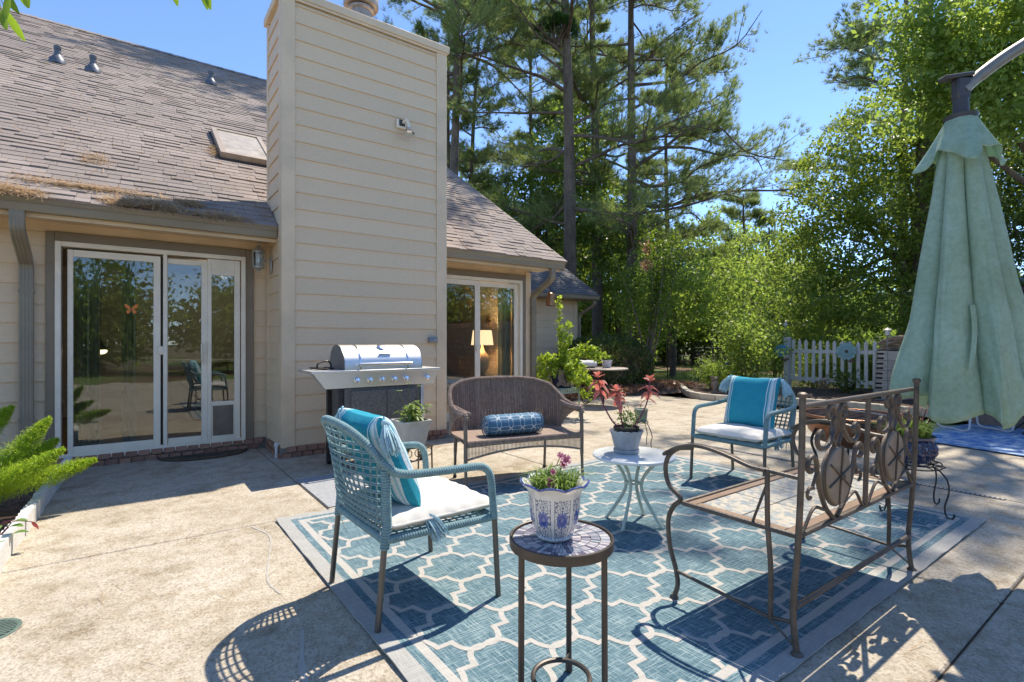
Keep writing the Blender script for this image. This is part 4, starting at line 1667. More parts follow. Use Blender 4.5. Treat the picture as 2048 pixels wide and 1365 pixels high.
# bolster
def bolster_mat():
    m, nt, p, out = new_mat('blue_ring_print')
    tc = N(nt, 'ShaderNodeTexCoord')
    sp = N(nt, 'ShaderNodeSeparateXYZ')
    LNK(nt, tc.outputs['Object'], sp.inputs[0])
    ang = math_(nt, 'ARCTAN2', sp.outputs[2], sp.outputs[1])
    u = math_(nt, 'MULTIPLY', sp.outputs[0], 9.0)
    v = math_(nt, 'MULTIPLY', ang, 6 / (2 * math.pi))
    def ring(ou, ov, ru, rv):
        fu = math_(nt, 'SUBTRACT', math_(nt, 'FRACT', math_(nt, 'ADD', u, ou)), .5)
        fv = math_(nt, 'SUBTRACT', math_(nt, 'FRACT', math_(nt, 'ADD', v, ov)), .5)
        a = math_(nt, 'POWER', math_(nt, 'ABSOLUTE', math_(nt, 'DIVIDE', fu, ru)), 2.6)
        b_ = math_(nt, 'POWER', math_(nt, 'ABSOLUTE', math_(nt, 'DIVIDE', fv, rv)), 2.6)
        s_ = math_(nt, 'ADD', a, b_)
        return math_(nt, 'LESS_THAN', math_(nt, 'ABSOLUTE', math_(nt, 'SUBTRACT', s_, .84)), .2)
    f = math_(nt, 'MAXIMUM', ring(0, 0, .20, .46), ring(.5, .5, .46, .20))
    vec = coords(nt, 1.0)
    base = ramp(nt, noise(nt, vec, 60, 3), [(.3, (.055, .145, .235)), (.7, (.085, .19, .29))])
    LNK(nt, mixc(nt, f, base, (.50, .56, .58)), p.inputs['Base Color'])
    p.inputs['Roughness'].default_value = .7
    p.inputs['Specular IOR Level'].default_value = .25
    return m
bol = empty('bolster_pillow', (2.735, 3.715, .513))
bol.rotation_euler = (R(12), 0, R(-11.5))
tag(bol, 'blue bolster cushion with white ring print lying on the wicker loveseat', 'pillow')
mb = MB()
pr = []
for k in range(31):
    x = -.275 + .55 * k / 30
    e = 1 - abs(x / .275) ** 14
    pr.append((x, .092 * (max(0, e) ** .4) + .0008 + .0015 * math.sin(k * 1.7)))
nB = 32
vsq = []
for x, r_ in pr:
    for a in range(nB):
        th_ = 2 * math.pi * a / nB
        vsq.append((x, r_ * math.cos(th_), r_ * math.sin(th_) * (.93 if math.sin(th_) < 0 else 1)))
mb.add(vsq, [(i * nB + a, i * nB + (a + 1) % nB, (i + 1) * nB + (a + 1) % nB, (i + 1) * nB + a) for i in range(30) for a in range(nB)])
mb.build('cover', bolster_mat(), bol, angle=80)
m_bpip = MAT('bolster_piping', (.07, .17, .27), .7)
for sx in (-1, 1):
    mb = MB()
    mb.tube([(sx * .262, .084 * math.cos(a), .082 * math.sin(a)) for a in [i * 2 * math.pi / 28 for i in range(28)]], .005, 6, closed=True)
    mb.build('piping', m_bpip, bol)
# ================================================================ iron bench with tiled seat
def spiral(cx, cz, r0, a0, turns, sgn, n=22, r1=.012):
    """flat scroll in the x-z plane: from its rim inwards"""
    return [(cx + (r0 + (r1 - r0) * k / n) * math.cos(a0 + sgn * turns * 2 * math.pi * k / n),
             cz + (r0 + (r1 - r0) * k / n) * math.sin(a0 + sgn * turns * 2 * math.pi * k / n)) for k in range(n + 1)]
bench = tag(empty('iron_bench', (2.765, 1.27, .0095)), 'dark wrought iron bench with stone medallions in its scrolled back', 'bench')
BX = .645
for sx in (-1, 1):
    x = sx * BX
    mb = MB()
    mb.tube(cr([(x, -.283, 0), (x, -.272, .08), (x, -.268, .2), (x, -.285, .42), (x, -.298, .7), (x, -.304, 1.03)], 5), .0125, 10)
    mb.lathe([(.0165, 1.018), (.019, 1.024), (.019, 1.034), (.011, 1.040)], 12, (x, -.304, 0))
    mb.lathe([(.024, 0), (.024, .006), (.013, .016)], 12, (x, -.283, 0))
    mb.build('back_post', m_iron, bench)
    mb = MB()
    mb.tube(cr([(x, -.176, .10), (x, -.178, .3), (x, -.165, .5), (x, -.164, .708)], 5), .0105, 10)
    mb.build('arm_post', m_iron, bench)
    mb = MB()
    mb.tube(cr([(x, .19, .742), (x, .275, .722), (x, .328, .672), (x, .342, .605), (x, .318, .535), (x, .255, .488), (x, .296, .44), (x, .325, .37), (x, .318, .25), (x, .282, .14), (x, .272, .07), (x, .29, .012)], 6), .0115, 10)
    mb.lathe([(.021, 0), (.021, .006), (.012, .018)], 12, (x, .292, 0))
    mb.build('leg', m_iron, bench)
    mb = MB()
    for dx in (-.012, .012):
        mb.tube(cr([(x + dx * .4, .350, .684), (x + dx, .325, .700), (x + dx, .25, .738), (x + dx, .15, .756), (x + dx, .03, .742), (x + dx, -.09, .712), (x + dx, -.16, .706)], 6), .0085, 8)
    mb.tube([(x, -.155, .706), (x, -.30, .700)], .009, 8)
    mb.build('armrest', m_iron, bench)
    mb = MB()
    mb.tube([(x, .278, .135), (x, -.176, .103)], .008, 8)
    mb.tube([(x, -.176, .105), (x, -.27, .125)], .008, 6)
    mb.tube([(x, -.17, .10), (x, -.279, .028)], .005, 6)
    mb.build('side_stretcher', m_iron, bench)
    mb = MB()
    mb.tube([(x, -.165, .66), (x, -.10, .475)], .006, 6)
    mb.build('arm_brace', m_iron, bench)
mb = MB()
mb.tube([(-BX, -.272, .185), (BX, -.272, .185)], .0115, 10)
mb.build('rear_stretcher', m_iron, bench)
# seat frame
mb = MB()
for (a, c) in (((-BX, .245), (BX, .245)), ((-BX, -.285), (BX, -.285)), ((-BX, -.285), (-BX, .245)), ((BX, -.285), (BX, .245))):
    mb.tube([(a[0], a[1], .470), (c[0], c[1], .470)], .0115, 8)
mb.build('seat_frame', m_iron, bench)
m_bronze = MAT('bronze_edge', (.22, .15, .105), .45, .5, var=.2)
mb = MB()
for y0, y1 in ((-.27, -.225), (.187, .230)):
    mb.bb(-.63, .63, y0, y1, .455, .474, .003)
for x0, x1 in ((-.63, -.585), (.585, .63)):
    mb.bb(x0, x1, -.2245, .1865, .455, .474, .003)
mb.build('seat_border', m_bronze, bench)
def tile_mat():
    m, nt, p, out = new_mat('floral_stone_tile')
    vec = coords(nt, 1.0)
    n1 = noise(nt, vec, 16, 6, .7)
    n2 = noise(nt, vec, 32, 5, .7)
    c = ramp(nt, n1, [(.34, (.40, .34, .25)), (.5, (.50, .45, .36)), (.62, (.42, .29, .12))])
    f = ramp(nt, n2, [(.47, (0, 0, 0)), (.56, (.9, .9, .9))])
    c = mixc(nt, f, c, (.20, .24, .27))
    LNK(nt, c, p.inputs['Base Color'])
    p.inputs['Roughness'].default_value = .42
    LNK(nt, bump(nt, n2, .3, .004), p.inputs['Normal'])
    return m
m_tile = tile_mat()
tw, tdp = 1.168 / 4, .411 / 2
me_t = None
for i in range(4):
    for j in range(2):
        if me_t is None:
            mb = MB()
            mb.box((0, 0, 0), (tw - .005, tdp - .005, .016), None, .003)
            o = mb.build('seat_tile', m_tile, bench)
            me_t = o.data
        else:
            o = link('seat_tile', me_t, None, bench)
        o.location = (-.584 + tw * (i + .5), -.2245 + tdp * (j + .5), .463)
mb = MB()
mb.bb(-.584, .584, -.224, .1865, .444, .4595)
mb.build('grout_bed', m_mortar, bench, smooth=False)
# back: rails, centre bar, scrolls, medallions
def back_y(z):
    return -.288 - .016 * (z - .45) / .55
def ztube(mb, pts, r=.0105, n=8, dy=0):
    mb.tube([(px_, back_y(pz) + dy, pz) for px_, pz in pts], r, n)
mb = MB()
ztube(mb, [(-BX, .985), (BX, .985)], .0115, 10)
mb.build('top_rail', m_iron, bench)
mb = MB()
ztube(mb, [(0, .47), (0, .98)], .0115, 10)
mb.build('centre_bar', m_iron, bench)
def crz(pts, n=7):
    return [(q.x, q.y) for q in cr([(a, b_, 0) for a, b_ in pts], n)]
for hx in (-1, 1):
    cx = hx * .3225
    for s_ in (-1, 1):
        # tall S: from the lower rail beside the medallion, up past it, scroll outwards at the top
        mb = MB()
        ztube(mb, crz([(cx + s_ * .02, .485), (cx + s_ * .10, .55), (cx + s_ * .165, .655), (cx + s_ * .185, .73)]) + spiral(cx + s_ * .235, .735, .05, math.pi if s_ > 0 else 0, .9, -s_))
        mb.build('scroll', m_iron, bench)
        mb = MB()
        ztube(mb, crz([(cx + s_ * .015, .795), (cx + s_ * .05, .85), (cx + s_ * .03, .90), (cx + s_ * .025, .93)]) + spiral(cx + s_ * .065, .935, .04, math.pi if s_ > 0 else 0, .95, -s_), dy=.004)
        mb.build('scroll', m_iron, bench)
        mb = MB()
        ztube(mb, crz([(cx + s_ * .04, .915), (cx + s_ * .045, .86), (cx + s_ * .11, .805), (cx + s_ * .16, .80)]) + spiral(cx + s_ * .165, .845, .045, -math.pi / 2, .85, s_), dy=-.006)
        mb.build('scroll', m_iron, bench)
        mb = MB()
        ztube(mb, crz([(cx + s_ * .10, .535), (cx + s_ * .20, .56), (cx + s_ * .27, .50), (cx + s_ * .30, .475)]), .007)
        ztube(mb, crz([(cx + s_ * .185, .70), (cx + s_ * .215, .655)]) + spiral(cx + s_ * .238, .622, .032, R(90) + s_ * R(60), .8, -s_), .007)
        mb.build('scroll', m_iron, bench)
    md = MB()
    zc = .665
    md.add([], [])
    nM = 40
    ring = []
    for (r_, dy) in ((.092, .018), (.109, .018), (.113, .012), (.113, -.012), (.109, -.017), (.099, -.018)):
        ring.append([(cx + r_ * math.cos(2 * math.pi * k / nM), back_y(zc) + dy, zc + r_ * 1.08 * math.sin(2 * math.pi * k / nM)) for k in range(nM)])
    vq = [p for rr_ in ring for p in rr_]
    fq = [(i * nM + k, i * nM + (k + 1) % nM, (i + 1) * nM + (k + 1) % nM, (i + 1) * nM + k) for i in range(5) for k in range(nM)]
    fq += [tuple(range(nM))[::-1], tuple(5 * nM + k for k in range(nM))]
    md.add(vq, fq)
    m_med = MAT('medallion_stone', (.28, .215, .155), .75, var=.2, scale=12, bmp=.4, bscale=30, dirt=(.17, .13, .10), dirt_amt=.5, dscale=7) if hx < 0 else m_med
    mo = md.build('medallion', m_med, bench, angle=50)
    st_ = MB()
    st_.tube([(cx + .1145 * math.cos(2 * math.pi * k / nM), back_y(zc), zc + .1145 * 1.08 * math.sin(2 * math.pi * k / nM)) for k in range(nM)], .006, 6, closed=True, flat=1.6)
    for a in (80, 150, 15):
        ca, sa = math.cos(R(a)), math.sin(R(a))
        st_.tube([(cx - .112 * ca, back_y(zc) - .021, zc - .112 * sa * 1.08), (cx + .112 * ca, back_y(zc) - .021, zc + .112 * sa * 1.08)], .0045, 6)
    st_.ball((cx, back_y(zc) - .026, zc), .014, 10, 6)
    st_.build('strap', m_iron, mo)

# ================================================================ white bistro side table
m_mint = MAT('mint_enamel', (.50, .56, .47), .35, var=.08, scale=8)
m_top_white = MAT('white_enamel', (.74, .76, .74), .3, var=.03, coat=.2)
wt = tag(empty('side_table', (2.77, 2.37, .0095)), 'round white metal side table with pale green curved legs at rug centre', 'table')
mb = MB()
mb.lathe([(.245, .446), (.268, .449), (.277, .455), (.277, .466), (.272, .471), (.262, .4725), (.0, .4725)], 48)
mb.build('table_top', m_top_white, wt)
for k in range(4):
    a = R(20 + 90 * k)
    ca, sa = math.cos(a), math.sin(a)
    mb = MB()
    prof_ = [(.185, .446), (.15, .42), (.085, .345), (.055, .27), (.07, .20), (.13, .10), (.20, .0)]
    mb.tube([(ca * p.x, sa * p.x, p.y) for p in cr([(r_, z, 0) for r_, z in prof_], 6)], .0115, 10)
    mb.build('leg', m_mint, wt)
mb = MB()
mb.tube([(.045 * math.cos(a), .045 * math.sin(a), .275) for a in [i * 2 * math.pi / 24 for i in range(24)]], .007, 6, closed=True)
mb.tube([(.17 * math.cos(a), .17 * math.sin(a), .438) for a in [i * 2 * math.pi / 32 for i in range(32)]], .008, 6, closed=True)
mb.build('leg_ring', m_mint, wt)

# ================================================================ mosaic side table
mo_t = tag(empty('mosaic_table', (1.205, 1.352, .0095)), 'small dark metal side table with purple blue mosaic top in the foreground', 'table')
m_mframe = MAT('mosaic_frame', (.075, .062, .052), .45, .4, var=.25, scale=12)
mb = MB()
mb.lathe([(.160, .533), (.178, .533), (.180, .537), (.180, .566), (.176, .569), (.171, .567), (.170, .556), (.160, .553)], 56)
mb.build('rim', m_mframe, mo_t)
m_mos = MAT('mosaic_glass', (.25, .26, .34), .25, var=.3, scale=70, rand=.75, coat=.3)
mb = MB()
rgm = random.Random(3)
mb.lathe([(.0, .548), (.169, .548), (.169, .556), (.0, .556)], 48)
mb.build('grout_disc', m_mortar, mo_t)
mb = MB()
for ri, (r0, r1) in enumerate(((.008, .035), (.038, .068), (.071, .100), (.103, .133), (.136, .167))):
    nT = int(2 * math.pi * (r0 + r1) / 2 / .0115)
    for k in range(nT):
        a0 = 2 * math.pi * (k + .08) / nT
        a1 = 2 * math.pi * (k + .92) / nT
        z = .5605 + rgm.uniform(-.0006, .0006)
        q = [(r0 * math.cos(a0), r0 * math.sin(a0)), (r1 * math.cos(a0), r1 * math.sin(a0)), (r1 * math.cos(a1), r1 * math.sin(a1)), (r0 * math.cos(a1), r0 * math.sin(a1))]
        mb.add([(x, y, .5562) for x, y in q] + [(x, y, z) for x, y in q], [(4, 5, 6, 7), (0, 1, 5, 4), (1, 2, 6, 5), (2, 3, 7, 6), (3, 0, 4, 7)])
def mosaic_mat():
    m, nt, p, out = new_mat('mosaic_tiles')
    q = per_piece(nt)
    c = ramp(nt, q, [(0, (.11, .11, .16)), (.25, (.22, .20, .27)), (.45, (.33, .36, .40)), (.65, (.45, .40, .44)), (.85, (.58, .55, .54)), (1, (.36, .44, .46))])
    LNK(nt, c, p.inputs['Base Color'])
    p.inputs['Roughness'].default_value = .2
    return m
stuff(mb.build('mosaic_pieces', mosaic_mat(), mo_t, smooth=False))
for a in (R(172), R(-68), R(38)):
    # legs stand a third of a turn apart
    ca, sa = math.cos(a), math.sin(a)
    mb = MB()
    mb.tube([(.158 * ca, .158 * sa, .535), (.160 * ca, .160 * sa, .0)], .0105, 12)
    mb.lathe([(.0135, .0), (.0135, .03), (.011, .034)], 12, (.160 * ca, .160 * sa, 0))
    mb.build('leg', m_mframe, mo_t)
mb = MB()
mb.tube([(.098 * math.cos(a), .098 * math.sin(a), .075) for a in [i * 2 * math.pi / 36 for i in range(36)]], .009, 8, closed=True)
for a in (R(172), R(-68), R(38)):
    mb.tube([(.098 * math.cos(a), .098 * math.sin(a), .075), (.158 * math.cos(a), .158 * math.sin(a), .075)], .006, 6)
mb.build('ring_stretcher', m_mframe, mo_t)

# ================================================================ grill
gr = tag(empty('gas_grill', (2.06, 5.19, 0)), 'stainless gas grill with six knobs against the chimney', 'grill')
m_speck = MAT('weathered_panel', (.16, .15, .14), .7, .3, var=.4, scale=60, fine=.5, fscale=140, dirt=(.20, .19, .18), dirt_amt=.6, dscale=20)
mb = MB()
mb.bb(-.40, .40, -.20, .22, .14, .79, .006)
cabi = mb.build('cabinet', m_speck, gr)
mb = MB()
mb.bb(-.335, .025, -.222, -.203, .17, .765, .005)
mb.bb(.030, .34, -.222, -.203, .17, .765, .005)
mb.build('door', m_speck, cabi)
for sx in (-1, 1):
    mb = MB()
    mb.bb(sx * .43 - .018, sx * .43 + .018, -.21, -.165, .05, .80, .004)
    mb.bb(sx * .43 - .018, sx * .43 + .018, .165, .21, .05, .80, .004)
    mb.build('upright', m_black if sx < 0 else m_steel, gr)
    for sy in (-1, 1):
        mb = MB()
        mb.tube([(sx * .43 - .015, sy * .185, .045), (sx * .43 + .015, sy * .185, .045)], .045, 18)
        mb.build('wheel', m_plastic_black, gr)
# control panel: sloped face, left end tapering
mb = MB()
def cpan(y0, y1):
    return [(-.70, .945), (.592, .945), (.558, .800), (-.58, .795)]
q0 = cpan(0, 0)
mb.add([(x, -.245 - (.945 - z) * -.22, z) for x, z in q0] + [(x, -.12, z) for x, z in q0],
       [(3, 2, 1, 0), (4, 5, 6, 7), (0, 1, 5, 4), (1, 2, 6, 5), (2, 3, 7, 6), (3, 0, 4, 7)])
pan = mb.build('control_panel', m_steel, gr, smooth=False)
mb = MB()
mb.bb(-.72, .61, -.262, .235, .9455, .968, .004)
mb.build('shelf', m_steel, gr)
kx = [712.5, 738, 762, 786.7, 810.4, 853]
for k, x in enumerate((-.285, -.155, -.030, .098, .225, .463)):
    kn = MB()
    kn.lathe([(.030, 0), (.030, .006), (.027, .010), (.0225, .012), (.021, .034), (.018, .038), (.0, .038)], 24)
    kn.box((0, .0, .042), (.009, .036, .012), None, .003)
    o = kn.build('knob', m_chrome, pan)
    o.location = (x, -.232, .868)
    o.rotation_euler = (R(78), 0, R(0))
mb = MB()
prof_l = [(-.235, .97), (-.235, 1.075)]
for k in range(13):
    a = R(180 - 14 - k * (152 / 12))
    prof_l.append((-.005 + .225 * math.cos(a) if True else 0, 1.03 + .185 * math.sin(a)))
prof_l += [(.215, 1.02), (.215, .97)]
prof_l = [(-.235, .97), (-.235, 1.060), (-.222, 1.085), (-.195, 1.125), (-.15, 1.165), (-.09, 1.198), (-.02, 1.212), (.06, 1.210), (.13, 1.185), (.18, 1.14), (.208, 1.08), (.212, .97)]
mb.prism(prof_l, lambda u, v, w_: (w_, u, v), -.405, .405)
lid = mb.build('lid', m_steel, gr, angle=35)
for sx in (-1, 1):
    mb = MB()
    mb.prism([(y * 1.012 - .001, (z - 1.08) * 1.012 + 1.081) for y, z in prof_l], lambda u, v, w_: (w_, u, v), sx * .25 - .008, sx * .25 + .008)
    mb.build('lid_band', m_chrome, lid, angle=35)
for sx in (-1, 1):
    mb = MB()
    mb.prism([(y * 1.01, (z - 1.08) * 1.01 + 1.08) for y, z in prof_l], lambda u, v, w_: (w_, u, v), sx * .406 - .002, sx * .406 + .002)
    mb.build('lid_end', m_metal_grey, lid, angle=35)
mb = MB()
mb.tube([(-.275, -.285, 1.025), (.275, -.285, 1.025)], .013, 12)
for sx in (-1, 1):
    mb.tube([(sx * .25, -.285, 1.025), (sx * .25, -.232, 1.025)], .009, 8)
mb.build('handle', m_chrome, lid)
mb = MB()
mb.lathe([(.040, 0), (.043, .004), (.043, .010), (.036, .013), (.0, .013)], 24)
o = mb.build('thermometer', m_chrome, lid)
o.location = (.0, -.125, 1.185)
o.rotation_euler = (R(38), 0, 0)
mb = MB()
mb.box((.01, -.207, 1.118), (.13, .006, .022), Matrix.Rotation(R(40), 3, 'X'), .002)
mb.build('name_plate', m_chrome, lid)
mb = MB()
for a in ((-.56, -.02), ):
    mb.tube([(-.63, -.12, .985), (-.63, .12, .985), (-.47, .12, .985), (-.47, -.12, .985)], .008, 6, closed=True)
    mb.tube([(-.55, -.12, .985), (-.55, .12, .985)], .006, 6)
    mb.tube(cr([(-.60, -.02, .97), (-.60, -.02, 1.02), (-.56, 0, 1.045), (-.48, 0, 1.045), (-.455, 0, .97)], 4), .009, 6)
    mb.lathe([(.05, .969), (.05, .985), (.035, .99)], 16, (-.55, 0, 0))
mb.build('side_burner', m_black, gr)
mb = MB()
mb.tube(cr([(.45, -.18, .80), (.42, -.16, .70), (.33, -.22, .62), (.30, -.22, .58)], 5), .006, 6)
mb.build('gas_hose', m_black, gr)

# ================================================================ tapered planter on a wire stand by the grill
pst = tag(empty('plant_stand', (2.13, 4.50, 0)), 'low wire plant stand under the white square planter', 'plant stand')
m_wire = MAT('rusty_wire', (.14, .10, .08), .6, .4, var=.3, scale=20)
mb = MB()
for zz in (.27,):
    mb.tube([(-.15, -.15, zz), (.15, -.15, zz), (.15, .15, zz), (-.15, .15, zz)], .006, 6, closed=True)
    for k in range(5):
        mb.tube([(-.15 + k * .075, -.15, zz), (-.15 + k * .075, .15, zz)], .004, 6)
mb.build('shelf', m_wire, pst)
for sx in (-1, 1):
    for sy in (-1, 1):
        mb = MB()
        mb.tube([(sx * .14, sy * .14, .27), (sx * .145, sy * .145, 0)], .008, 8)
        mb.build('leg', m_wire, pst)
mb = MB()
for sx in (-1, 0, 1):
    c_ = [(sx * .1 + .035 * math.cos(a), -.152, .225 + .035 * math.sin(a)) for a in [i * 2 * math.pi / 18 for i in range(18)]]
    mb.tube(c_, .004, 6, closed=True)
mb.build('wire_curl', m_wire, pst)
plw = tag(empty('square_planter', (2.13, 4.50, .277)), 'white tapered square planter with diagonal ribs beside the grill', 'planter')
m_resin = MAT('white_resin', (.60, .58, .53), .5, var=.06, dirt=(.42, .38, .32), dirt_amt=.4, dscale=9)
mb = MB()
def sq(w0, z):
    return [(-w0, -w0, z), (w0, -w0, z), (w0, w0, z), (-w0, w0, z)]
vq = sq(.098, 0) + sq(.130, .205) + sq(.142, .207) + sq(.146, .235) + sq(.130, .235) + sq(.124, .200)
mb.add(vq, [(i * 4 + k, i * 4 + (k + 1) % 4, (i + 1) * 4 + (k + 1) % 4, (i + 1) * 4 + k) for i in range(5) for k in range(4)] + [(3, 2, 1, 0)])
mb.build('shell', m_resin, plw, smooth=False)
mb = MB()
for face in range(4):
    Mz = rotz(face * math.pi / 2)
    for k in range(-6, 9):
        a = None
        pts = []
        for j in range(0, 11):
            z = .008 + j * .0195
            x = -.10 + k * .026 + z * .55
            wlim = .098 + .032 * z / .205
            if abs(x) < wlim - .004:
                pts.append(Mz @ Vector((x, -wlim - .001, z)))
        if len(pts) > 1:
            mb.tube(pts, .0035, 5)
stuff(mb.build('ribs', m_resin, plw))
mb = MB()
mb.add(sq(.123, .195), [(0, 1, 2, 3)])
mb.build('potting_soil', m_soil, plw, smooth=False)

# ================================================================ cantilever umbrella, folded
def canvas_mat():
    m, nt, p, out = new_mat('mildewed_canvas')
    vec = coords(nt, 1.0)
    n1 = noise(nt, vec, 2.2, 6, .65)
    n2 = noise(nt, vec, 38, 4, .7)
    n3 = noise(nt, vec, 90, 2, .6)
    c = ramp(nt, n1, [(.32, (.50, .66, .56)), (.52, (.44, .58, .45)), (.72, (.36, .48, .33))])
    c = mixc(nt, .55, c, ramp(nt, n2, [(.42, (1.0, 1.0, 1.0)), (.62, (.70, .73, .62))]), 'MULTIPLY')
    f = ramp(nt, n3, [(.70, (0, 0, 0)), (.76, (.6, .6, .6))])
    c = mixc(nt, f, c, (.12, .15, .11))
    LNK(nt, c, p.inputs['Base Color'])
    p.inputs['Roughness'].default_value = .85
    p.inputs['Specular IOR Level'].default_value = .15
    LNK(nt, bump(nt, noise(nt, coords(nt, vec=(14, 14, 3)), 1.0, 5, .6), .5, .02), p.inputs['Normal'])
    t = N(nt, 'ShaderNodeBsdfTranslucent')
    LNK(nt, mixc(nt, .5, c, (.45, .70, .62)), t.inputs[0])
    mx = N(nt, 'ShaderNodeMixShader')
    mx.inputs[0].default_value = .32
    LNK(nt, p.outputs[0], mx.inputs[1])
    LNK(nt, t.outputs[0], mx.inputs[2])
    LNK(nt, mx.outputs[0], out.inputs[0])
    return m
m_canvas = canvas_mat()
UX, UY = 3.742, .857
um = tag(empty('cantilever_umbrella', (UX, UY, 0)), 'folded pale green cantilever umbrella hanging from a curved arm at right', 'umbrella')
def fold(th, v):
    """pleated outline of the hanging canvas: eight ribs pinch it, cloth billows between"""
    base = .092 + .236 * v
    t2 = th + .20 * math.sin(2 * th + 1.0) + .11 * math.sin(3 * th + .5)
    l_ = abs(math.sin(3.5 * t2)) ** .5
    depth = (.52 - .14 * v) * min(1, .35 + v * 4)
    wob = 1 + .12 * math.sin(2 * th + 2.4) * v + .09 * math.sin(3 * th + .4) * v + .045 * math.sin(9 * th + 6 * v) * v + .025 * math.sin(23 * th + 5 * math.sin(4 * v)) * v + .03 * math.sin(5 * th + 9 * v) * v
    return base * (1 - depth * (1 - l_)) * wob
mb = MB()
def can(u, v):
    th = 2 * math.pi * u
    z1 = .885 + .055 * math.cos(2 * th + 2.2) + .04 * math.cos(7 * th + .5)
    z = 2.36 + (z1 - 2.36) * v
    r_ = fold(th, v)
    ph = th + .10 * math.sin(7 * th + 2 * v) * min(1, v * 2) + .05 * v
    return (r_ * math.cos(ph) + .806 * .04 * v, r_ * math.sin(ph) - .592 * .04 * v, z)
mb.grid(can, 220, 44)
cnp = mb.build('canopy', m_canvas, um, angle=75)
sol = cnp.modifiers.new('thick', 'SOLIDIFY')
sol.thickness = .0025
mb = MB()
def flap(u, v):
    th = 2 * math.pi * u
    pt = .5 + .5 * math.cos(4 * th - 1.7)
    L = .20 + .09 * pt ** 1.5
    z = 2.498 - L * v - .01 * math.sin(9 * th) * v
    r_ = .062 + (.07 + .06 * pt) * v * (1 + .22 * math.sin(7 * th + 1) * v)
    return (r_ * math.cos(th), r_ * math.sin(th), z)
mb.grid(flap, 140, 14)
fo = mb.build('vent_flap', m_canvas, um, angle=75)
sol = fo.modifiers.new('thick', 'SOLIDIFY')
sol.thickness = .0025
m_arm = MAT('taupe_arm', (.255, .225, .185), .42, .5, var=.18, scale=10, dirt=(.33, .30, .25), dirt_amt=.5, dscale=8)
m_hub = MAT('dark_hub', (.055, .055, .058), .5, .2, var=.2)
mb = MB()
mb.lathe([(.045, 2.40), (.075, 2.490), (.078, 2.506), (.04, 2.512), (.036, 2.53), (.036, 2.60), (.030, 2.605)], 20)
mb.box((0, 0, 2.655), (.075, .055, .12), rotz(R(-36)), .008)
mb.box((-.02, .015, 2.725), (.17, .06, .022), rotz(R(-36)) @ Matrix.Rotation(R(-9), 3, 'Y'), .006)
mb.tube([(0, 0, .95), (0, 0, 2.45)], .018, 10)
mb.build('hub', m_hub, um)
arm_pts = [(.005, -.005, 2.645), (.09, -.06, 2.735), (.24, -.175, 2.87), (.42, -.33, 3.00), (.66, -.52, 3.10), (.95, -.78, 3.10), (1.2, -1.0, 2.98), (1.36, -1.14, 2.80)]
mb = MB()
mb.tube(cr(arm_pts, 8), [.031] * 8 + [.034] * 49, 16)
mb.build('arm', m_arm, um)
mb = MB()
mb.tube([(1.34, -1.12, .06), (1.34, -1.12, 2.95)], .038, 16)
mb.build('pole', m_arm, um)
mb = MB()
for a in (0, 1):
    mb.box((1.34, -1.12, .035 + a * .001), (.9, .09, .05), rotz(a * R(90)), .005)
mb.build('base', m_hub, um)
mb = MB()
mb.grid(lambda u, v: (-.975 * (.215 + .065 * v) + .806 * (.06 + .026 * (u - .5) + .012 * math.sin(v * 4)), -.22 * (.215 + .065 * v) - .592 * (.06 + .026 * (u - .5) + .012 * math.sin(v * 4)), 1.44 - .34 * v), 4, 14, .003)
mb.build('tie_strap', m_canvas, um)

# ================================================================ copper fire pit
fp = tag(empty('fire_pit', (5.62, 2.07, 0)), 'round copper fire pit bowl behind the iron bench', 'fire pit')
m_bowl = MAT('fire_bowl_copper', (.33, .15, .08), .38, .75, var=.25, scale=7, dirt=(.20, .13, .10), dirt_amt=.6, dscale=5)
mb = MB()
mb.lathe([(.02, .225), (.18, .235), (.31, .285), (.40, .38), (.445, .50), (.452, .535), (.440, .535), (.432, .50), (.385, .385), (.30, .30), (.17, .25), (.02, .24)], 48, cap=False)
bowl = mb.build('bowl', m_bowl, fp)
mb = MB()
mb.tube([(.455 * math.cos(a), .455 * math.sin(a), .537) for a in [i * 2 * math.pi / 48 for i in range(48)]], .014, 8, closed=True)
mb.build('rim', m_bowl, fp)
mb = MB()
mb.lathe([(.446, .475), (.456, .475), (.456, .525), (.446, .525)], 48, cap=False)
mb.build('band', MAT('fire_pit_band', (.05, .042, .038), .5, .5), fp)
for k in range(3):
    a = R(30 + 120 * k)
    mb = MB()
    mb.tube(cr([(.40 * math.cos(a), .40 * math.sin(a), .44), (.46 * math.cos(a), .46 * math.sin(a), .30), (.40 * math.cos(a), .40 * math.sin(a), .12), (.46 * math.cos(a), .46 * math.sin(a), 0)], 5), .012, 8)
    mb.build('leg', m_black, fp)
mb = MB()
for k in range(9):
    y = -.40 + k * .1
    L = math.sqrt(max(.0, .43 ** 2 - y * y))
    mb.tube([(-L, y, .515), (L, y, .515)], .005, 6)
mb.build('grate', m_black, fp)
lidm = MB()
lidm.box((.10, -.05, .56), (.62, .05, .012), rotz(R(70)), .004)
lidm.build('poker_bar', m_pewter, fp)

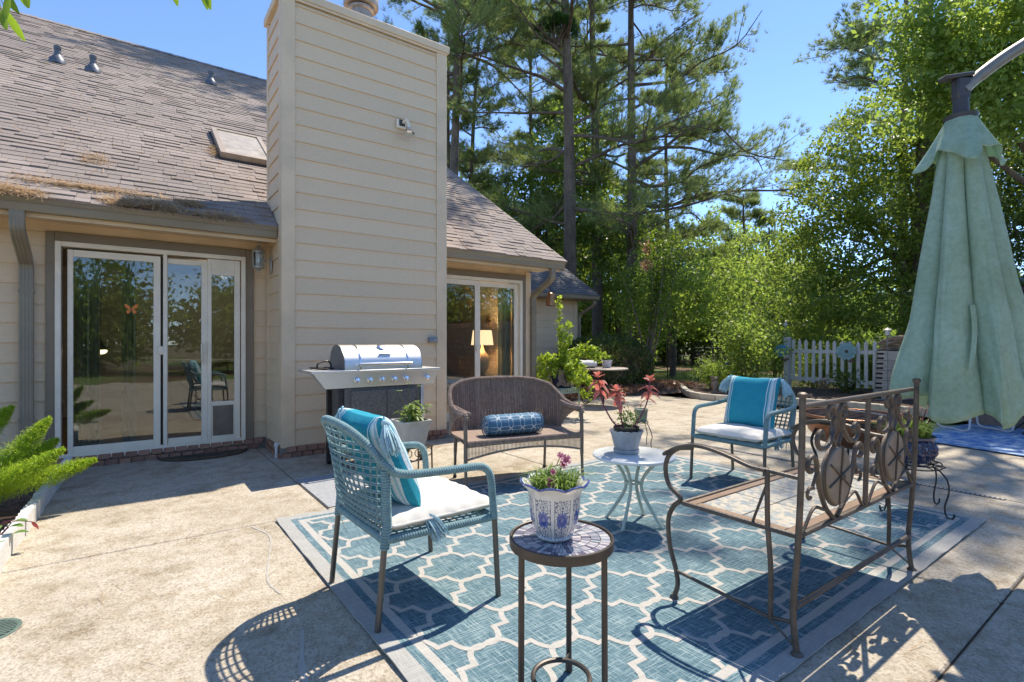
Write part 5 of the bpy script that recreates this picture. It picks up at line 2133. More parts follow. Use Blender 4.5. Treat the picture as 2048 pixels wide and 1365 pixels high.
# ================================================================ mats and drains
m_mat = MAT('grey_weave', (.34, .35, .36), .95, var=.15, scale=40, fine=.3, fscale=260)
mb = MB()
mb.grid(lambda u, v: (-.26 + .52 * u, -.48 + .96 * v, .006 + .001 * math.sin(u * 9) * math.sin(v * 7)), 10, 14, .005)
o = mb.build('door_mat', m_mat)
o.location = (1.46, 4.43, .0)
tag(o, 'pale grey woven mat on the concrete before the grill', 'mat')
m_coir = MAT('dark_coir', (.055, .045, .033), .98, var=.5, scale=30, bmp=.9, bscale=70, dirt=(.12, .11, .07), dirt_amt=.6, dscale=8)
rm_ = tag(empty('round_mat', (.66, 6.64, 0)), 'dark half round door mat at the near sliding door', 'mat')
mb = MB()
pts = [(.42 * math.cos(a), .30 * math.sin(a) - .01) for a in [math.pi + i * math.pi / 30 for i in range(31)]]
mb.prism(pts, lambda u, v, w_: (u, v, w_), .0, .014)
mb.build('pad', m_coir, rm_)
mb = MB()
mb.tube([(.415 * math.cos(a), .295 * math.sin(a) - .01, .014) for a in [math.pi + i * math.pi / 30 for i in range(31)]], .013, 6)
mb.build('border', MAT('coir_border', (.10, .07, .045), .95, var=.3, scale=30), rm_)
td = tag(empty('trench_drain', (5.555, 2.6, .0)), 'narrow slotted trench drain running across the patio', 'drain')
mb = MB()
mb.bb(-.032, .032, -1.6, 1.28, -.02, .0015)
mb.build('channel', m_plastic_black, td, smooth=False)
me_s = None
for k in range(96):
    if me_s is None:
        mb = MB()
        mb.bb(-.024, .024, -.009, .009, .0, .0042)
        o = mb.build('grate_bar', MAT('drain_grey', (.33, .33, .33), .6), td, smooth=False)
        me_s = o.data
    else:
        o = link('grate_bar', me_s, None, td)
    o.location = (0, -1.585 + k * .030, .0012)
fd = tag(empty('floor_drain', (-.50, 3.13, 0)), 'round green slotted floor drain at the left edge of patio', 'drain')
mb = MB()
mb.lathe([(.0, .0015), (.095, .0015), (.105, .004), (.115, .004), (.117, .0)], 28)
m_dgreen = MAT('drain_green', (.12, .17, .14), .6, var=.2)
mb.build('rim', m_dgreen, fd)
mb = MB()
for k in range(-5, 6):
    L = math.sqrt(.1 ** 2 - (k * .017) ** 2)
    mb.box((0, k * .017, .0055), (2 * L, .009, .004), None, .001)
mb.build('grate', m_dgreen, fd)
# ================================================================ pots, stands and garden things
def blue_white_mat():
    m, nt, p, out = new_mat('blue_white_porcelain')
    tc = N(nt, 'ShaderNodeTexCoord')
    sp = N(nt, 'ShaderNodeSeparateXYZ')
    LNK(nt, tc.outputs['Object'], sp.inputs[0])
    ang = math_(nt, 'ARCTAN2', sp.outputs[1], sp.outputs[0])
    u = math_(nt, 'FRACT', math_(nt, 'ADD', math_(nt, 'MULTIPLY', ang, 8 / (2 * math.pi)), 16.0))
    fu = math_(nt, 'SUBTRACT', u, .5)
    z = sp.outputs[2]
    fz = math_(nt, 'DIVIDE', math_(nt, 'SUBTRACT', z, .082), .095)
    # flower in the middle of each panel: petals by angle
    fa = math_(nt, 'ARCTAN2', fz, fu)
    rr = math_(nt, 'SQRT', math_(nt, 'ADD', math_(nt, 'MULTIPLY', fu, fu), math_(nt, 'MULTIPLY', fz, fz)))
    pet = math_(nt, 'ADD', .22, math_(nt, 'MULTIPLY', math_(nt, 'ABSOLUTE', math_(nt, 'SINE', math_(nt, 'MULTIPLY', fa, 5))), .09))
    flower = math_(nt, 'LESS_THAN', rr, pet)
    cxy = N(nt, 'ShaderNodeCombineXYZ')
    LNK(nt, fu, cxy.inputs[0])
    LNK(nt, math_(nt, 'ABSOLUTE', fz), cxy.inputs[1])
    wv = N(nt, 'ShaderNodeTexNoise')
    wv.inputs['Scale'].default_value = 7.5
    wv.inputs['Detail'].default_value = 2
    LNK(nt, cxy.outputs[0], wv.inputs['Vector'])
    vine = math_(nt, 'LESS_THAN', math_(nt, 'ABSOLUTE', math_(nt, 'SUBTRACT', wv.outputs['Fac'], .5)), .035)
    inz = math_(nt, 'LESS_THAN', math_(nt, 'ABSOLUTE', fz), .72)
    inu = math_(nt, 'LESS_THAN', math_(nt, 'ABSOLUTE', fu), .40)
    box_ = math_(nt, 'MULTIPLY', inz, inu)
    edge = math_(nt, 'MULTIPLY', math_(nt, 'LESS_THAN', math_(nt, 'ABSOLUTE', math_(nt, 'SUBTRACT', math_(nt, 'ABSOLUTE', fu), .40)), .012), inz)
    deco = math_(nt, 'MAXIMUM', math_(nt, 'MULTIPLY', vine, box_), edge)
    white = (.70, .68, .63)
    c = mixc(nt, deco, white, (.06, .075, .17))
    pc = ramp(nt, math_(nt, 'MULTIPLY', rr, 3.2), [(0, (.30, .34, .55)), (.35, (.045, .07, .28)), (.9, (.11, .16, .42))])
    c = mixc(nt, flower, c, pc)
    LNK(nt, c, p.inputs['Base Color'])
    p.inputs['Roughness'].default_value = .14
    p.inputs['Coat Weight'].default_value = .4
    return m
m_porc = blue_white_mat()
bp = tag(empty('porcelain_pot', (1.185, 1.365, .5715)), 'lobed blue and white porcelain pot on the mosaic table', 'pot')
def lob(i, a, r_, z):
    k = abs(math.cos(4 * a))
    t_ = min(1, max(0, z / .17))
    f = 1 - (.055 + .02 * t_) * (1 - math.sqrt(k)) if z < .17 else 1 - .085 * (1 - k ** .8)
    dz = (.012 * (k - .5) if z > .165 else 0)
    return r_ * f, z + dz
mb = MB()
mb.lathe([(.052, 0), (.060, .003), (.066, .012), (.060, .018), (.069, .03), (.081, .06), (.087, .10), (.090, .14), (.094, .165), (.106, .178), (.1165, .186), (.1175, .190), (.113, .193), (.100, .186), (.086, .17), (.082, .15)], 96, mod=lob)
mb.build('pot_body', m_porc, bp, angle=60)
mb = MB()
ri = []
for k in range(96):
    a = 2 * math.pi * k / 96
    r_, z = lob(0, a, .1172, .190)
    ri.append((r_ * math.cos(a), r_ * math.sin(a), z + .001))
mb.tube(ri, .0042, 6, closed=True)
mb.build('blue_rim', MAT('cobalt_glaze', (.07, .10, .30), .2, coat=.4), bp)
mb = MB()
mb.lathe([(.0, .150), (.05, .153), (.083, .148)], 32, cap=False)
mb.build('potting_soil', MAT('bark_soil', (.12, .07, .045), .95, var=.6, scale=60, bmp=1, bscale=90), bp)

def lattice_pot():
    pass
# grey scalloped pot with coleus on the white table
m_cement = MAT('grey_cement', (.34, .36, .38), .8, var=.15, scale=9, bmp=.2, dirt=(.48, .50, .52), dirt_amt=.7, dscale=14)
gp = tag(empty('scalloped_pot', (2.752, 2.418, .484)), 'grey cement pot with scalloped rim and saucer on the white table', 'pot')
def scal(i, a, r_, z):
    return (r_, z + (.007 * abs(math.cos(8 * a)) ** .8 - .003 if z > .135 else 0))
mb = MB()
mb.lathe([(.0, .012), (.072, .012), (.078, .02), (.090, .07), (.102, .12), (.112, .142), (.116, .152), (.112, .155), (.104, .146), (.095, .12)], 80, mod=scal)
mb.build('pot_body', m_cement, gp, angle=60)
mb = MB()
mb.lathe([(.0, .0), (.080, .0), (.086, .006), (.088, .026), (.084, .028), (.082, .020), (.0, .013)], 40)
mb.build('saucer', m_cement, gp)
mb = MB()
mb.lathe([(.070, .06), (.084, .165), (.088, .166), (.088, .178), (.083, .179), (.080, .165), (.0, .160)], 32)
mb.build('inner_pot', m_plastic_black, gp)
# green pot on a wire stand behind the white table
ws = tag(empty('wire_stand', (4.89, 4.07, 0)), 'thin dark wire plant stand behind the white side table', 'plant stand')
for k in range(4):
    a = R(10 + 90 * k)
    mb = MB()
    mb.tube(cr([(.07 * math.cos(a), .07 * math.sin(a), .285), (.10 * math.cos(a), .10 * math.sin(a), .25), (.145 * math.cos(a), .145 * math.sin(a), .14), (.13 * math.cos(a), .13 * math.sin(a), .06), (.135 * math.cos(a), .135 * math.sin(a), 0)], 5), .005, 6)
    mb.build('leg', m_black, ws)
mb = MB()
mb.tube([(.085 * math.cos(a), .085 * math.sin(a), .287) for a in [i * 2 * math.pi / 24 for i in range(24)]], .005, 6, closed=True)
mb.tube([(-.085, 0, .287), (.085, 0, .287)], .004, 6)
mb.tube([(0, -.085, .287), (0, .085, .287)], .004, 6)
mb.build('ring', m_black, ws)
gpot = tag(empty('ribbed_pot', (4.89, 4.07, .293)), 'small ribbed sage green pot on a thin wire stand', 'pot')
mb = MB()
mb.lathe([(.0, 0), (.066, 0), (.072, .01), (.078, .02), (.062, .022), (.066, .04), (.078, .14), (.084, .150), (.078, .152), (.07, .14), (.0, .13)], 64, mod=lambda i, a, r_, z: (r_ * (1 + (.03 * math.cos(20 * a) if .03 < z < .145 and r_ > .05 else 0)), z))
mb.build('pot_body', MAT('sage_glaze', (.17, .21, .17), .5, var=.15), gpot)
mb = MB()
mb.lathe([(.0, .137), (.071, .137)], 24, cap=False)
mb.build('potting_soil', m_soil, gpot)
# navy pot on a green stand at the house corner
gs = tag(empty('green_stand', (5.74, 6.42, 0)), 'pale green metal stand with pierced top at the house corner', 'plant stand')
m_gstand = MAT('green_metal', (.30, .40, .35), .5, .2, var=.1)
mb = MB()
mb.bb(-.21, .21, -.21, .21, .475, .49, .003)
mb.build('top', m_gstand, gs)
mb = MB()
for k in range(9):
    for sy in (-1, 1):
        x = -.19 + k * .0475
        mb.bb(x - .012, x + .012, sy * .205 - .004, sy * .205 + .004, .42, .473)
for sy in (-1, 1):
    mb.bb(-.21, .21, sy * .205 - .005, sy * .205 + .005, .405, .419)
    mb.bb(sy * .205 - .005, sy * .205 + .005, -.19, .19, .405, .473)
mb.build('pierced_apron', m_gstand, gs, smooth=False)
for sx in (-1, 1):
    for sy in (-1, 1):
        mb = MB()
        mb.tube([(sx * .195, sy * .195, .474), (sx * .20, sy * .20, 0)], .011, 8)
        mb.build('leg', m_gstand, gs)
npot = tag(empty('navy_pot', (5.72, 6.42, .491)), 'glossy navy pot spilling lime vines at the house corner', 'pot')
mb = MB()
mb.lathe([(.0, 0), (.155, 0), (.175, .012), (.19, .06), (.20, .16), (.205, .27), (.215, .295), (.205, .30), (.195, .285), (.19, .25), (.0, .24)], 48)
mb.build('pot_body', MAT('navy_glaze', (.010, .014, .045), .08, coat=.8, var=.1), npot)
mb = MB()
mb.lathe([(.0, .255), (.192, .255)], 24, cap=False)
mb.build('potting_soil', m_soil, npot)
# diamond pot on curved wire stand
ps2 = tag(empty('curved_stand', (4.70, 1.37, 0)), 'dark wire stand with curled feet carrying the diamond patterned pot', 'plant stand')
for k, a in enumerate((R(-20), R(70), R(160), R(250))):
    ca, sa = math.cos(a), math.sin(a)
    mb = MB()
    z0 = .006
    prof_ = [(.15, .345), (.20, .33), (.255, .27), (.265, .19), (.24, .09), (.245, .03), (.27, .008), (.295, .022), (.30, .05)]
    mb.tube([(ca * p.x, sa * p.x, p.y) for p in cr([(r_, z, 0) for r_, z in prof_], 6)], .0055, 8)
    mb.build('leg', m_black, ps2)
mb = MB()
for r_, z in ((.185, .352), (.185, .325), (.12, .345)):
    mb.tube([(r_ * math.cos(a), r_ * math.sin(a), z) for a in [i * 2 * math.pi / 32 for i in range(32)]], .0045, 6, closed=True)
for k in range(8):
    a = 2 * math.pi * k / 8
    mb.tube([(.0, 0, .345), (.185 * math.cos(a), .185 * math.sin(a), .352)], .004, 5)
    c_ = [(.185 * math.cos(a) + .0, .185 * math.sin(a), .338) for _ in (0,)]
    mb.tube(cr([(.185 * math.cos(a), .185 * math.sin(a), .352), (.205 * math.cos(a + .15), .205 * math.sin(a + .15), .338), (.185 * math.cos(a + .3), .185 * math.sin(a + .3), .325)], 4), .0035, 5)
mb.build('ring_tray', m_black, ps2)
dpot = tag(empty('diamond_pot', (4.70, 1.37, .352)), 'dark blue glazed pot with raised diamond pattern on wire stand', 'pot')
def diamond(i, a, r_, z):
    if .03 < z < .165 and r_ > .12:
        u_ = (a / (2 * math.pi) * 18)
        v_ = (z - .03) / .0425
        d1 = abs(((u_ + v_ * .5) % 1) - .5) * 2
        d2 = abs(((u_ - v_ * .5) % 1) - .5) * 2
        return r_ * (1 + .05 * min(1 - d1, 1 - d2) * 2 - .02), z
    return r_, z
pr = [(.0, 0), (.10, 0), (.118, .008), (.125, .02), (.13, .03)] + [(.135 + .022 * math.sin(math.pi * k / 24), .032 + .135 * k / 24) for k in range(25)] + [(.150, .172), (.157, .180), (.157, .195), (.148, .198), (.142, .185), (.0, .175)]
mb = MB()
mb.lathe(pr, 144, mod=diamond)
mb.build('pot_body', MAT('indigo_glaze', (.028, .034, .10), .16, coat=.6, var=.3, scale=20), dpot, angle=25)
mb = MB()
mb.lathe([(.0, .183), (.145, .183)], 24, cap=False)
mb.build('potting_soil', m_soil, dpot)
# far cafe table with towel and pot
ct = tag(empty('cafe_table', (7.42, 7.10, 0)), 'round cafe table with scrolled iron legs before the hedge', 'table')
mb = MB()
mb.lathe([(.0, .70), (.46, .70), (.475, .705), (.475, .722), (.465, .728), (.0, .728)], 48)
mb.build('table_top', MAT('cafe_top', (.36, .30, .26), .5, var=.2, scale=12), ct)
for k in range(4):
    a = R(45 + 90 * k)
    ca, sa = math.cos(a), math.sin(a)
    mb = MB()
    prof_ = [(.36, .70), (.33, .62), (.22, .50), (.10, .38), (.08, .27), (.16, .16), (.27, .06), (.34, .02)]
    sp_ = [(.34 + .075 * (1 - .6 * q / 20) * math.cos(R(-90) + q * R(26)), .095 + .075 * (1 - .6 * q / 20) * math.sin(R(-90) + q * R(26)), 0) for q in range(18)]
    pts = [(p.x, p.y) for p in cr([(r_, z, 0) for r_, z in prof_], 5)] + [(p[0], p[1]) for p in sp_]
    mb.tube([(ca * r_, sa * r_, z) for r_, z in pts], .010, 7)
    mb.build('leg', m_black, ct)
mb = MB()
mb.tube([(.09 * math.cos(a), .09 * math.sin(a), .33) for a in [i * 2 * math.pi / 20 for i in range(20)]], .008, 6, closed=True)
mb.build('leg_ring', m_black, ct)
tw_ = tag(empty('rolled_cushion', (7.13, 7.28, .7285)), 'rolled white cushion lying on the far cafe table', 'cushion')
mb = MB()
def roll(u, v):
    a = 2 * math.pi * v
    e = max(0, 1 - abs(2 * u - 1) ** 8) ** .5
    x = (u - .5) * .42
    return (x, .13 * e * math.cos(a), .075 + .075 * e * math.sin(a) + .004 * math.sin(u * 20 + v * 9))
mb.grid(roll, 24, 24)
mb.build('cover', MAT('white_cloth', (.62, .62, .60), .9, var=.12, scale=12, bmp=.3, bscale=20), tw_, angle=80)
m_gpip = MAT('grey_piping', (.35, .36, .37), .9)
for u in (.04, .96):
    mb = MB()
    mb.tube([((u - .5) * .42, .10 * math.cos(a), .075 + .058 * math.sin(a)) for a in [i * 2 * math.pi / 20 for i in range(20)]], .006, 6, closed=True)
    mb.build('piping', m_gpip, tw_)
tw_.rotation_euler = (0, 0, R(-30))
sp_ = tag(empty('small_porcelain_pot', (7.47, 7.06, .7285)), 'small blue and white pot on the far cafe table', 'pot')
mb = MB()
mb.lathe([(.0, 0), (.065, 0), (.075, .01), (.095, .08), (.105, .135), (.115, .15), (.108, .153), (.098, .13), (.0, .125)], 32)
mb.build('pot_body', MAT('blue_spot_porcelain', (.66, .66, .66), .2, var=.05, dirt=(.06, .09, .35), dirt_amt=1.0, dscale=11), sp_)

# picket fence in the far bed
m_fence = MAT('fence_white', (.66, .64, .58), .7, var=.08, scale=6, dirt=(.40, .37, .30), dirt_amt=.5, dscale=5, rand=.05)
fA, fB = Vector((13.38, 6.465, .0)), Vector((13.0, 4.38, .0))
fen = tag(empty('picket_fence', fA, math.atan2(fB.y - fA.y, fB.x - fA.x)), 'short white picket fence standing in the far garden bed', 'fence')
FL = (fB - fA).length
mb = MB()
mb.box((0, 0, .67), (.13, .13, 1.30), None, .008)
mb.box((0, 0, 1.33), (.15, .15, .03), None, .01)
mb.build('post', m_fence, fen)
for z in (.33, 1.00):
    mb = MB()
    mb.box((FL / 2 + .03, .032, z), (FL + .15, .035, .085), None, .004)
    mb.build('rail', m_fence, fen)
me_p = None
for k in range(12):
    if me_p is None:
        mb = MB()
        mb.prism([(-.0375, 0), (.0375, 0), (.0375, .98), (0, 1.035), (-.0375, .98)], lambda u, v, w_: (u, w_, v), -.010, .010)
        o = mb.build('picket', m_fence, fen, smooth=False)
        me_p = o.data
    else:
        o = link('picket', me_p, None, fen)
    random.seed(k + 40)
    o.location = (.16 + k * (FL - .16) / 11.3, 0, .18 + (.09 - .0032 * 3 * k * (1 - k / 24) if k < 9 else .02 + .012 * (k - 9)))
    o.rotation_euler = (rnd(-.012, .012), rnd(-.012, .012), 0)
# metal flowers on the fence
def metal_flower(loc, col, label, npet=14, r0=.15, rz=0.0):
    fl_ = tag(empty('metal_flower', loc, rz), label, 'garden ornament')
    mp = MAT('petal_paint_%d' % int(col[1] * 100), col, .45, .2, var=.25, scale=14)
    me = None
    for ring_, (rr_, nn_, yy, off) in enumerate(((r0, npet, 0, 0), (r0 * .62, npet - 3, -.014, .2))):
        me = None
        for k in range(nn_):
            a = 2 * math.pi * k / nn_ + off
            if me is None:
                mb = MB()
                w_ = rr_ * 2.6 / nn_
                mb.prism([(-w_ * .3, .02), (w_ * .3, .02), (w_, rr_ * .72), (w_ * .6, rr_ * .96), (0, rr_ * 1.03), (-w_ * .6, rr_ * .96), (-w_, rr_ * .72)], lambda u, v, q: (u, q, v), yy, yy + .003)
                o = mb.build('petal', mp, fl_, smooth=False)
                me = o.data
            else:
                o = link('petal', me, None, fl_)
            o.rotation_euler = (.0, a, 0)
    mb = MB()
    mb.ball((0, -.02, 0), r0 * .17, 12, 8, (1, .5, 1))
    mb.build('flower_centre', m_wood_dark, fl_)
    mb = MB()
    mb.tube([(0, .014, 0), (.02, .02, -loc[2] * .5), (0, .012, -loc[2] + .08)], .006, 6)
    mb.prism([(.01, -.22), (.10, -.26), (.17, -.20), (.10, -.17)], lambda u, v, q: (u, q, v), .012, .015)
    mb.build('stem', m_wood_dark, fl_)
    return fl_
ang = math.atan2(fB.y - fA.y, fB.x - fA.x) + 0
metal_flower((12.75, 6.30, 1.02), (.05, .26, .38), 'round blue metal flower beside the fence post', 16, .155, R(-62))
metal_flower((12.86, 4.93, 1.02), (.22, .36, .36), 'pale teal metal flower hung on the picket fence', 11, .20, R(-66))
# raised planter of stacked white boards with driftwood
bx = tag(empty('board_planter', (12.75, 3.83, .05), R(-68)), 'weathered white planter box of stacked boards right of the picket fence', 'planter')
m_oldwhite = MAT('peeling_white', (.56, .52, .44), .85, var=.14, scale=9, rand=.08, bmp=.4, bscale=30, dirt=(.24, .20, .15), dirt_amt=.7, dscale=7, stretch=(1, 1, 4))
for k in range(5):
    z = .1 + k * .20
    ofs = -.02 * k
    for sy in (-1, 1):
        mb = MB()
        mb.box((-.0 + ofs * 0, sy * .33, z), (.98 - .02 * k, .045, .192), None, .006)
        mb.build('board', m_oldwhite, bx)
    for sx in (-1, 1):
        mb = MB()
        mb.box((sx * (.467 - .01 * k), 0, z), (.045, .60, .192), None, .006)
        mb.build('board', m_oldwhite, bx)
    for sx in (-1, 1):
        mb = MB()
        for q in range(2):
            mb.bb(sx * (.45 - .01 * k) - .055, sx * (.45 - .01 * k) + .055, -.357, -.352, z - .07 + q * .09, z - .03 + q * .09)
        mb.build('finger_joint', m_soil, bx, smooth=False)
mb = MB()
mb.bb(-.43, .43, -.30, .30, .9, 1.0)
mb.build('potting_soil', m_soil, bx, smooth=False)
m_drift = MAT('driftwood', (.33, .24, .16), .9, var=.3, scale=14, bmp=.6, bscale=30)
dw = tag(empty('driftwood', (12.74, 3.80, 1.05), R(-62)), 'gnarled pieces of driftwood on top of the board planter', 'driftwood')
rgd = random.Random(4)
for k in range(6):
    mb = MB()
    a = rgd.uniform(-.5, .5)
    x0, y0 = rgd.uniform(-.1, .1), rgd.uniform(-.22, .1)
    pts = [(x0 + (t_ - .5) * .8 * math.cos(a) + rgd.uniform(-.03, .03), y0 + (t_ - .5) * .5 * math.sin(a), .03 + k * .028 + .09 * math.sin(math.pi * t_) * (k % 2) + rgd.uniform(-.01, .02)) for t_ in (0, .25, .5, .75, 1)]
    mb.tube(cr(pts, 4), [.015 + .035 * math.sin(math.pi * (q + .5) / 17.5) for q in range(17)], 8)
    mb.build('branch', m_drift, dw)
# lanterns on stakes
def path_light(loc, h, label, col):
    p_ = tag(empty('path_light', loc), label, 'garden light')
    mb = MB()
    mb.tube([(0, 0, 0), (0, 0, h - .16)], .008, 8)
    mb.build('stake', m_metal_grey, p_)
    mb = MB()
    mb.lathe([(.025, h - .16), (.045, h - .15), (.05, h - .06), (.045, h - .055)], 12)
    mb.build('lamp_glass', m_gloss_white, p_)
    mb = MB()
    mb.lathe([(.075, h - .06), (.078, h - .05), (.03, h - .015), (.008, h)], 12)
    mb.build('cap', col, p_)
    return p_
path_light((12.2, 3.93, .07), 1.45, 'pale garden light on a tall stake above the board planter', m_white)
path_light((13.6, 6.62, .07), 1.72, 'dark lantern on a thin stake behind the fence post', m_black)
gz_ = tag(empty('gazing_stake', (11.35, 6.86, .07)), 'cobalt glass flower on a thin stake in the far bed', 'garden ornament')
mb = MB()
mb.tube([(0, 0, 0), (.01, 0, .62)], .007, 6)
mb.build('stake', m_black, gz_)
mb = MB()
for k in range(6):
    a = 2 * math.pi * k / 6
    mb.ball((.035 * math.cos(a) + .01, .035 * math.sin(a), .65), .035, 8, 6, (1, 1, .7))
mb.build('glass_flower', MAT('cobalt_glass', (.02, .04, .28), .1, coat=.5), gz_)
stt = tag(empty('garden_statue', (10.62, 6.75, .07)), 'small weathered stone bird figure on the mulch edge', 'statue')
mb = MB()
mb.lathe([(.06, 0), (.07, .02), (.05, .05), (.06, .12), (.085, .20), (.07, .27), (.04, .30)], 14)
mb.build('pedestal', m_drift, stt)
mb = MB()
mb.ball((0, 0, .33), .06, 12, 8, (1.7, 1, .8))
mb.ball((-.10, 0, .375), .034, 10, 8)
mb.tube([(.07, 0, .34), (.17, 0, .36)], [.035, .012], 8)
mb.tube([(-.13, 0, .375), (-.165, 0, .37)], [.010, .002], 6)
mb.build('bird', m_drift, stt)

# blue outdoor rug and folded chairs at the right
def blue_rug_mat():
    m, nt, p, out = new_mat('blue_marbled_rug')
    vec = coords(nt, vec=(1, 1.6, 1))
    n1 = noise(nt, vec, 5, 7, .7)
    LNK(nt, ramp(nt, n1, [(.33, (.07, .16, .38)), (.47, (.16, .29, .52)), (.56, (.42, .50, .60)), (.66, (.62, .63, .62))]), p.inputs['Base Color'])
    p.inputs['Roughness'].default_value = .95
    return m
br = MB()
br.grid(lambda u, v: (-1.45 + 2.9 * u, -2.0 + 4.0 * v, .008 + .004 * math.sin(u * 9) * math.sin(v * 6) + .008 * max(0, 1 - u * 12)), 24, 24, .006)
bo = br.build('blue_rug', blue_rug_mat())
bo.location = (9.05, .42, .0)
bo.rotation_euler = (0, 0, R(-13))
tag(bo, 'blue and white marbled outdoor rug at the right edge', 'rug')
lc = tag(empty('lounge_chair', (9.55, 2.05, .011), R(-40)), 'white tube sled chair mostly hidden behind the umbrella', 'chair')
m_wtube = MAT('white_tube', (.70, .70, .69), .35, var=.04)
for sx in (-1, 1):
    mb = MB()
    mb.tube(cr([(sx * .28, -.30, .42), (sx * .28, -.30, .12), (sx * .28, -.24, .015), (sx * .28, 0, .012), (sx * .28, .24, .015), (sx * .28, .30, .12), (sx * .28, .32, .42)], 6), .013, 8)
    mb.build('sled_leg', m_wtube, lc)
mb = MB()
cushion_shape(mb, .56, .60, .05)
o = mb.build('seat', MAT('aqua_sling', (.10, .42, .60), .8, var=.1), lc, angle=80)
o.location = (0, 0, .445)
mb = MB()
mb.box((0, .33, .72), (.54, .03, .56), Matrix.Rotation(R(-14), 3, 'X'), .012)
mb.build('backrest', MAT('aqua_sling2', (.10, .42, .60), .8, var=.1), lc)
fc = tag(empty('folding_chair', (9.75, 1.38, .011), R(20)), 'black folding chair with aqua seat at the right edge', 'chair')
for sx in (-1, 1):
    mb = MB()
    mb.tube(cr([(sx * .24, -.26, .44), (sx * .25, -.20, .10), (sx * .25, -.17, .02), (sx * .25, -.10, .02), (sx * .24, .24, .44), (sx * .235, .30, .86)], 5), .012, 8)
    mb.build('leg', m_black, fc)
    mb = MB()
    mb.tube([(sx * .225, .25, .012), (sx * .225, -.2, .46)], .012, 8)
    mb.build('leg', m_black, fc)
mb = MB()
mb.grid(lambda u, v: (-.23 + .46 * u, -.24 + .46 * v, .44 - .03 * math.sin(math.pi * v)), 6, 8, .012)
mb.build('seat', MAT('aqua_cloth', (.08, .38, .58), .8, var=.1), fc)
mb = MB()
mb.grid(lambda u, v: (-.23 + .46 * u, .255 + .06 * v + .03 * math.sin(math.pi * u), .55 + .30 * v), 6, 8, .01)
mb.build('backrest', bpy.data.materials['aqua_cloth'], fc)

# retaining wall of split blocks on the right
m_block = MAT('split_block', (.30, .225, .175), .92, var=.25, scale=9, fine=.2, bmp=.8, bscale=16, rand=.18, dirt=(.14, .12, .10), dirt_amt=.5, dscale=5)
rw = tag(empty('retaining_wall', (10.35, 2.0, 0)), 'tan split block retaining wall at the right edge below the ivy', 'wall')
me_b = []
for q in range(3):
    mb = MB()
    random.seed(q)
    mb.box((0, 0, 0), (.29, .428, .192), None, .022)
    mb.v = [(x + (rnd(-.012, .012) if x < 0 else 0), y, z) for x, y, z in mb.v]
    o = mb.build('block', m_block, rw, angle=20)
    me_b.append(o)
first = list(me_b)
cnt_ = 0
for c_ in range(10):
    for k in range(17):
        random.seed(c_ * 31 + k)
        if cnt_ < 3:
            o = first[cnt_]
        else:
            o = link('block', first[random.randrange(3)].data, None, rw)
        cnt_ += 1
        yy = -k * .432 - (.216 if c_ % 2 else 0)
        o.location = (.02 * c_ + rnd(-.01, .01) - .012 * k, yy, .06 + c_ * .1955)
mb = MB()
mb.bb(.2, .5, -7.4, .18, -.08, 1.98)
mb.build('backfill', m_soil, rw, smooth=False)
# ================================================================ vegetation
RS = np.random.RandomState
m_leaf_mid = LEAF('leaf_mid', (.08, .13, .035), (.15, .22, .055), (.28, .335, .09), .58)
m_leaf_lime = LEAF('leaf_lime', (.12, .185, .04), (.20, .285, .065), (.34, .40, .12), .58)
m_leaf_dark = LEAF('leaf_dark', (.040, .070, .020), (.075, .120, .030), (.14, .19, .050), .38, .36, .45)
m_leaf_glossy = LEAF('leaf_glossy', (.085, .135, .03), (.16, .22, .045), (.30, .34, .075), .56, .4, .3)
m_needle = LEAF('pine_needle', (.10, .145, .065), (.17, .225, .09), (.30, .33, .15), .5, .5, .3)
m_needle_d = LEAF('pine_needle_dark', (.03, .07, .02), (.045, .11, .022), (.07, .15, .03), .25, .5, .3)
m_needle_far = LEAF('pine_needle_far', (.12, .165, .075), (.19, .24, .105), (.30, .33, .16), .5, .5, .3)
m_bark = MAT('pine_bark', (.155, .115, .085), .95, var=.35, scale=5, bmp=1.0, bscale=12, fine=.3, fscale=30, stretch=(1, 1, .35))
m_bark2 = MAT('smooth_bark', (.20, .155, .11), .85, var=.25, scale=6, bmp=.4, bscale=20)
m_stem_g = MAT('green_stem', (.12, .17, .05), .7, var=.2)
m_dry = LEAF('dry_needle', (.30, .17, .08), (.44, .28, .15), (.58, .42, .26), .2, .8, .1)

def leaf_quads(P, L, W, rs, up=.0, normal=None, fold=.18):
    """n leaf blades (pointed, slightly folded) at the points P"""
    n = len(P)
    d = rs.normal(size=(n, 3))
    d[:, 2] -= up
    d /= np.linalg.norm(d, axis=1, keepdims=True)
    a = rs.normal(size=(n, 3))
    s = np.cross(d, a)
    s /= np.linalg.norm(s, axis=1, keepdims=True)
    nn = np.cross(d, s)
    l = (L * rs.uniform(.65, 1.25, n))[:, None]
    w = (W * rs.uniform(.7, 1.2, n))[:, None]
    V = np.empty((n, 4, 3), dtype=np.float32)
    V[:, 0] = P - d * l * .5
    V[:, 1] = P + s * w * .5 + nn * w * fold - d * l * .05
    V[:, 2] = P + d * l * .5
    V[:, 3] = P - s * w * .5 + nn * w * fold - d * l * .05
    return V.reshape(-1, 3)

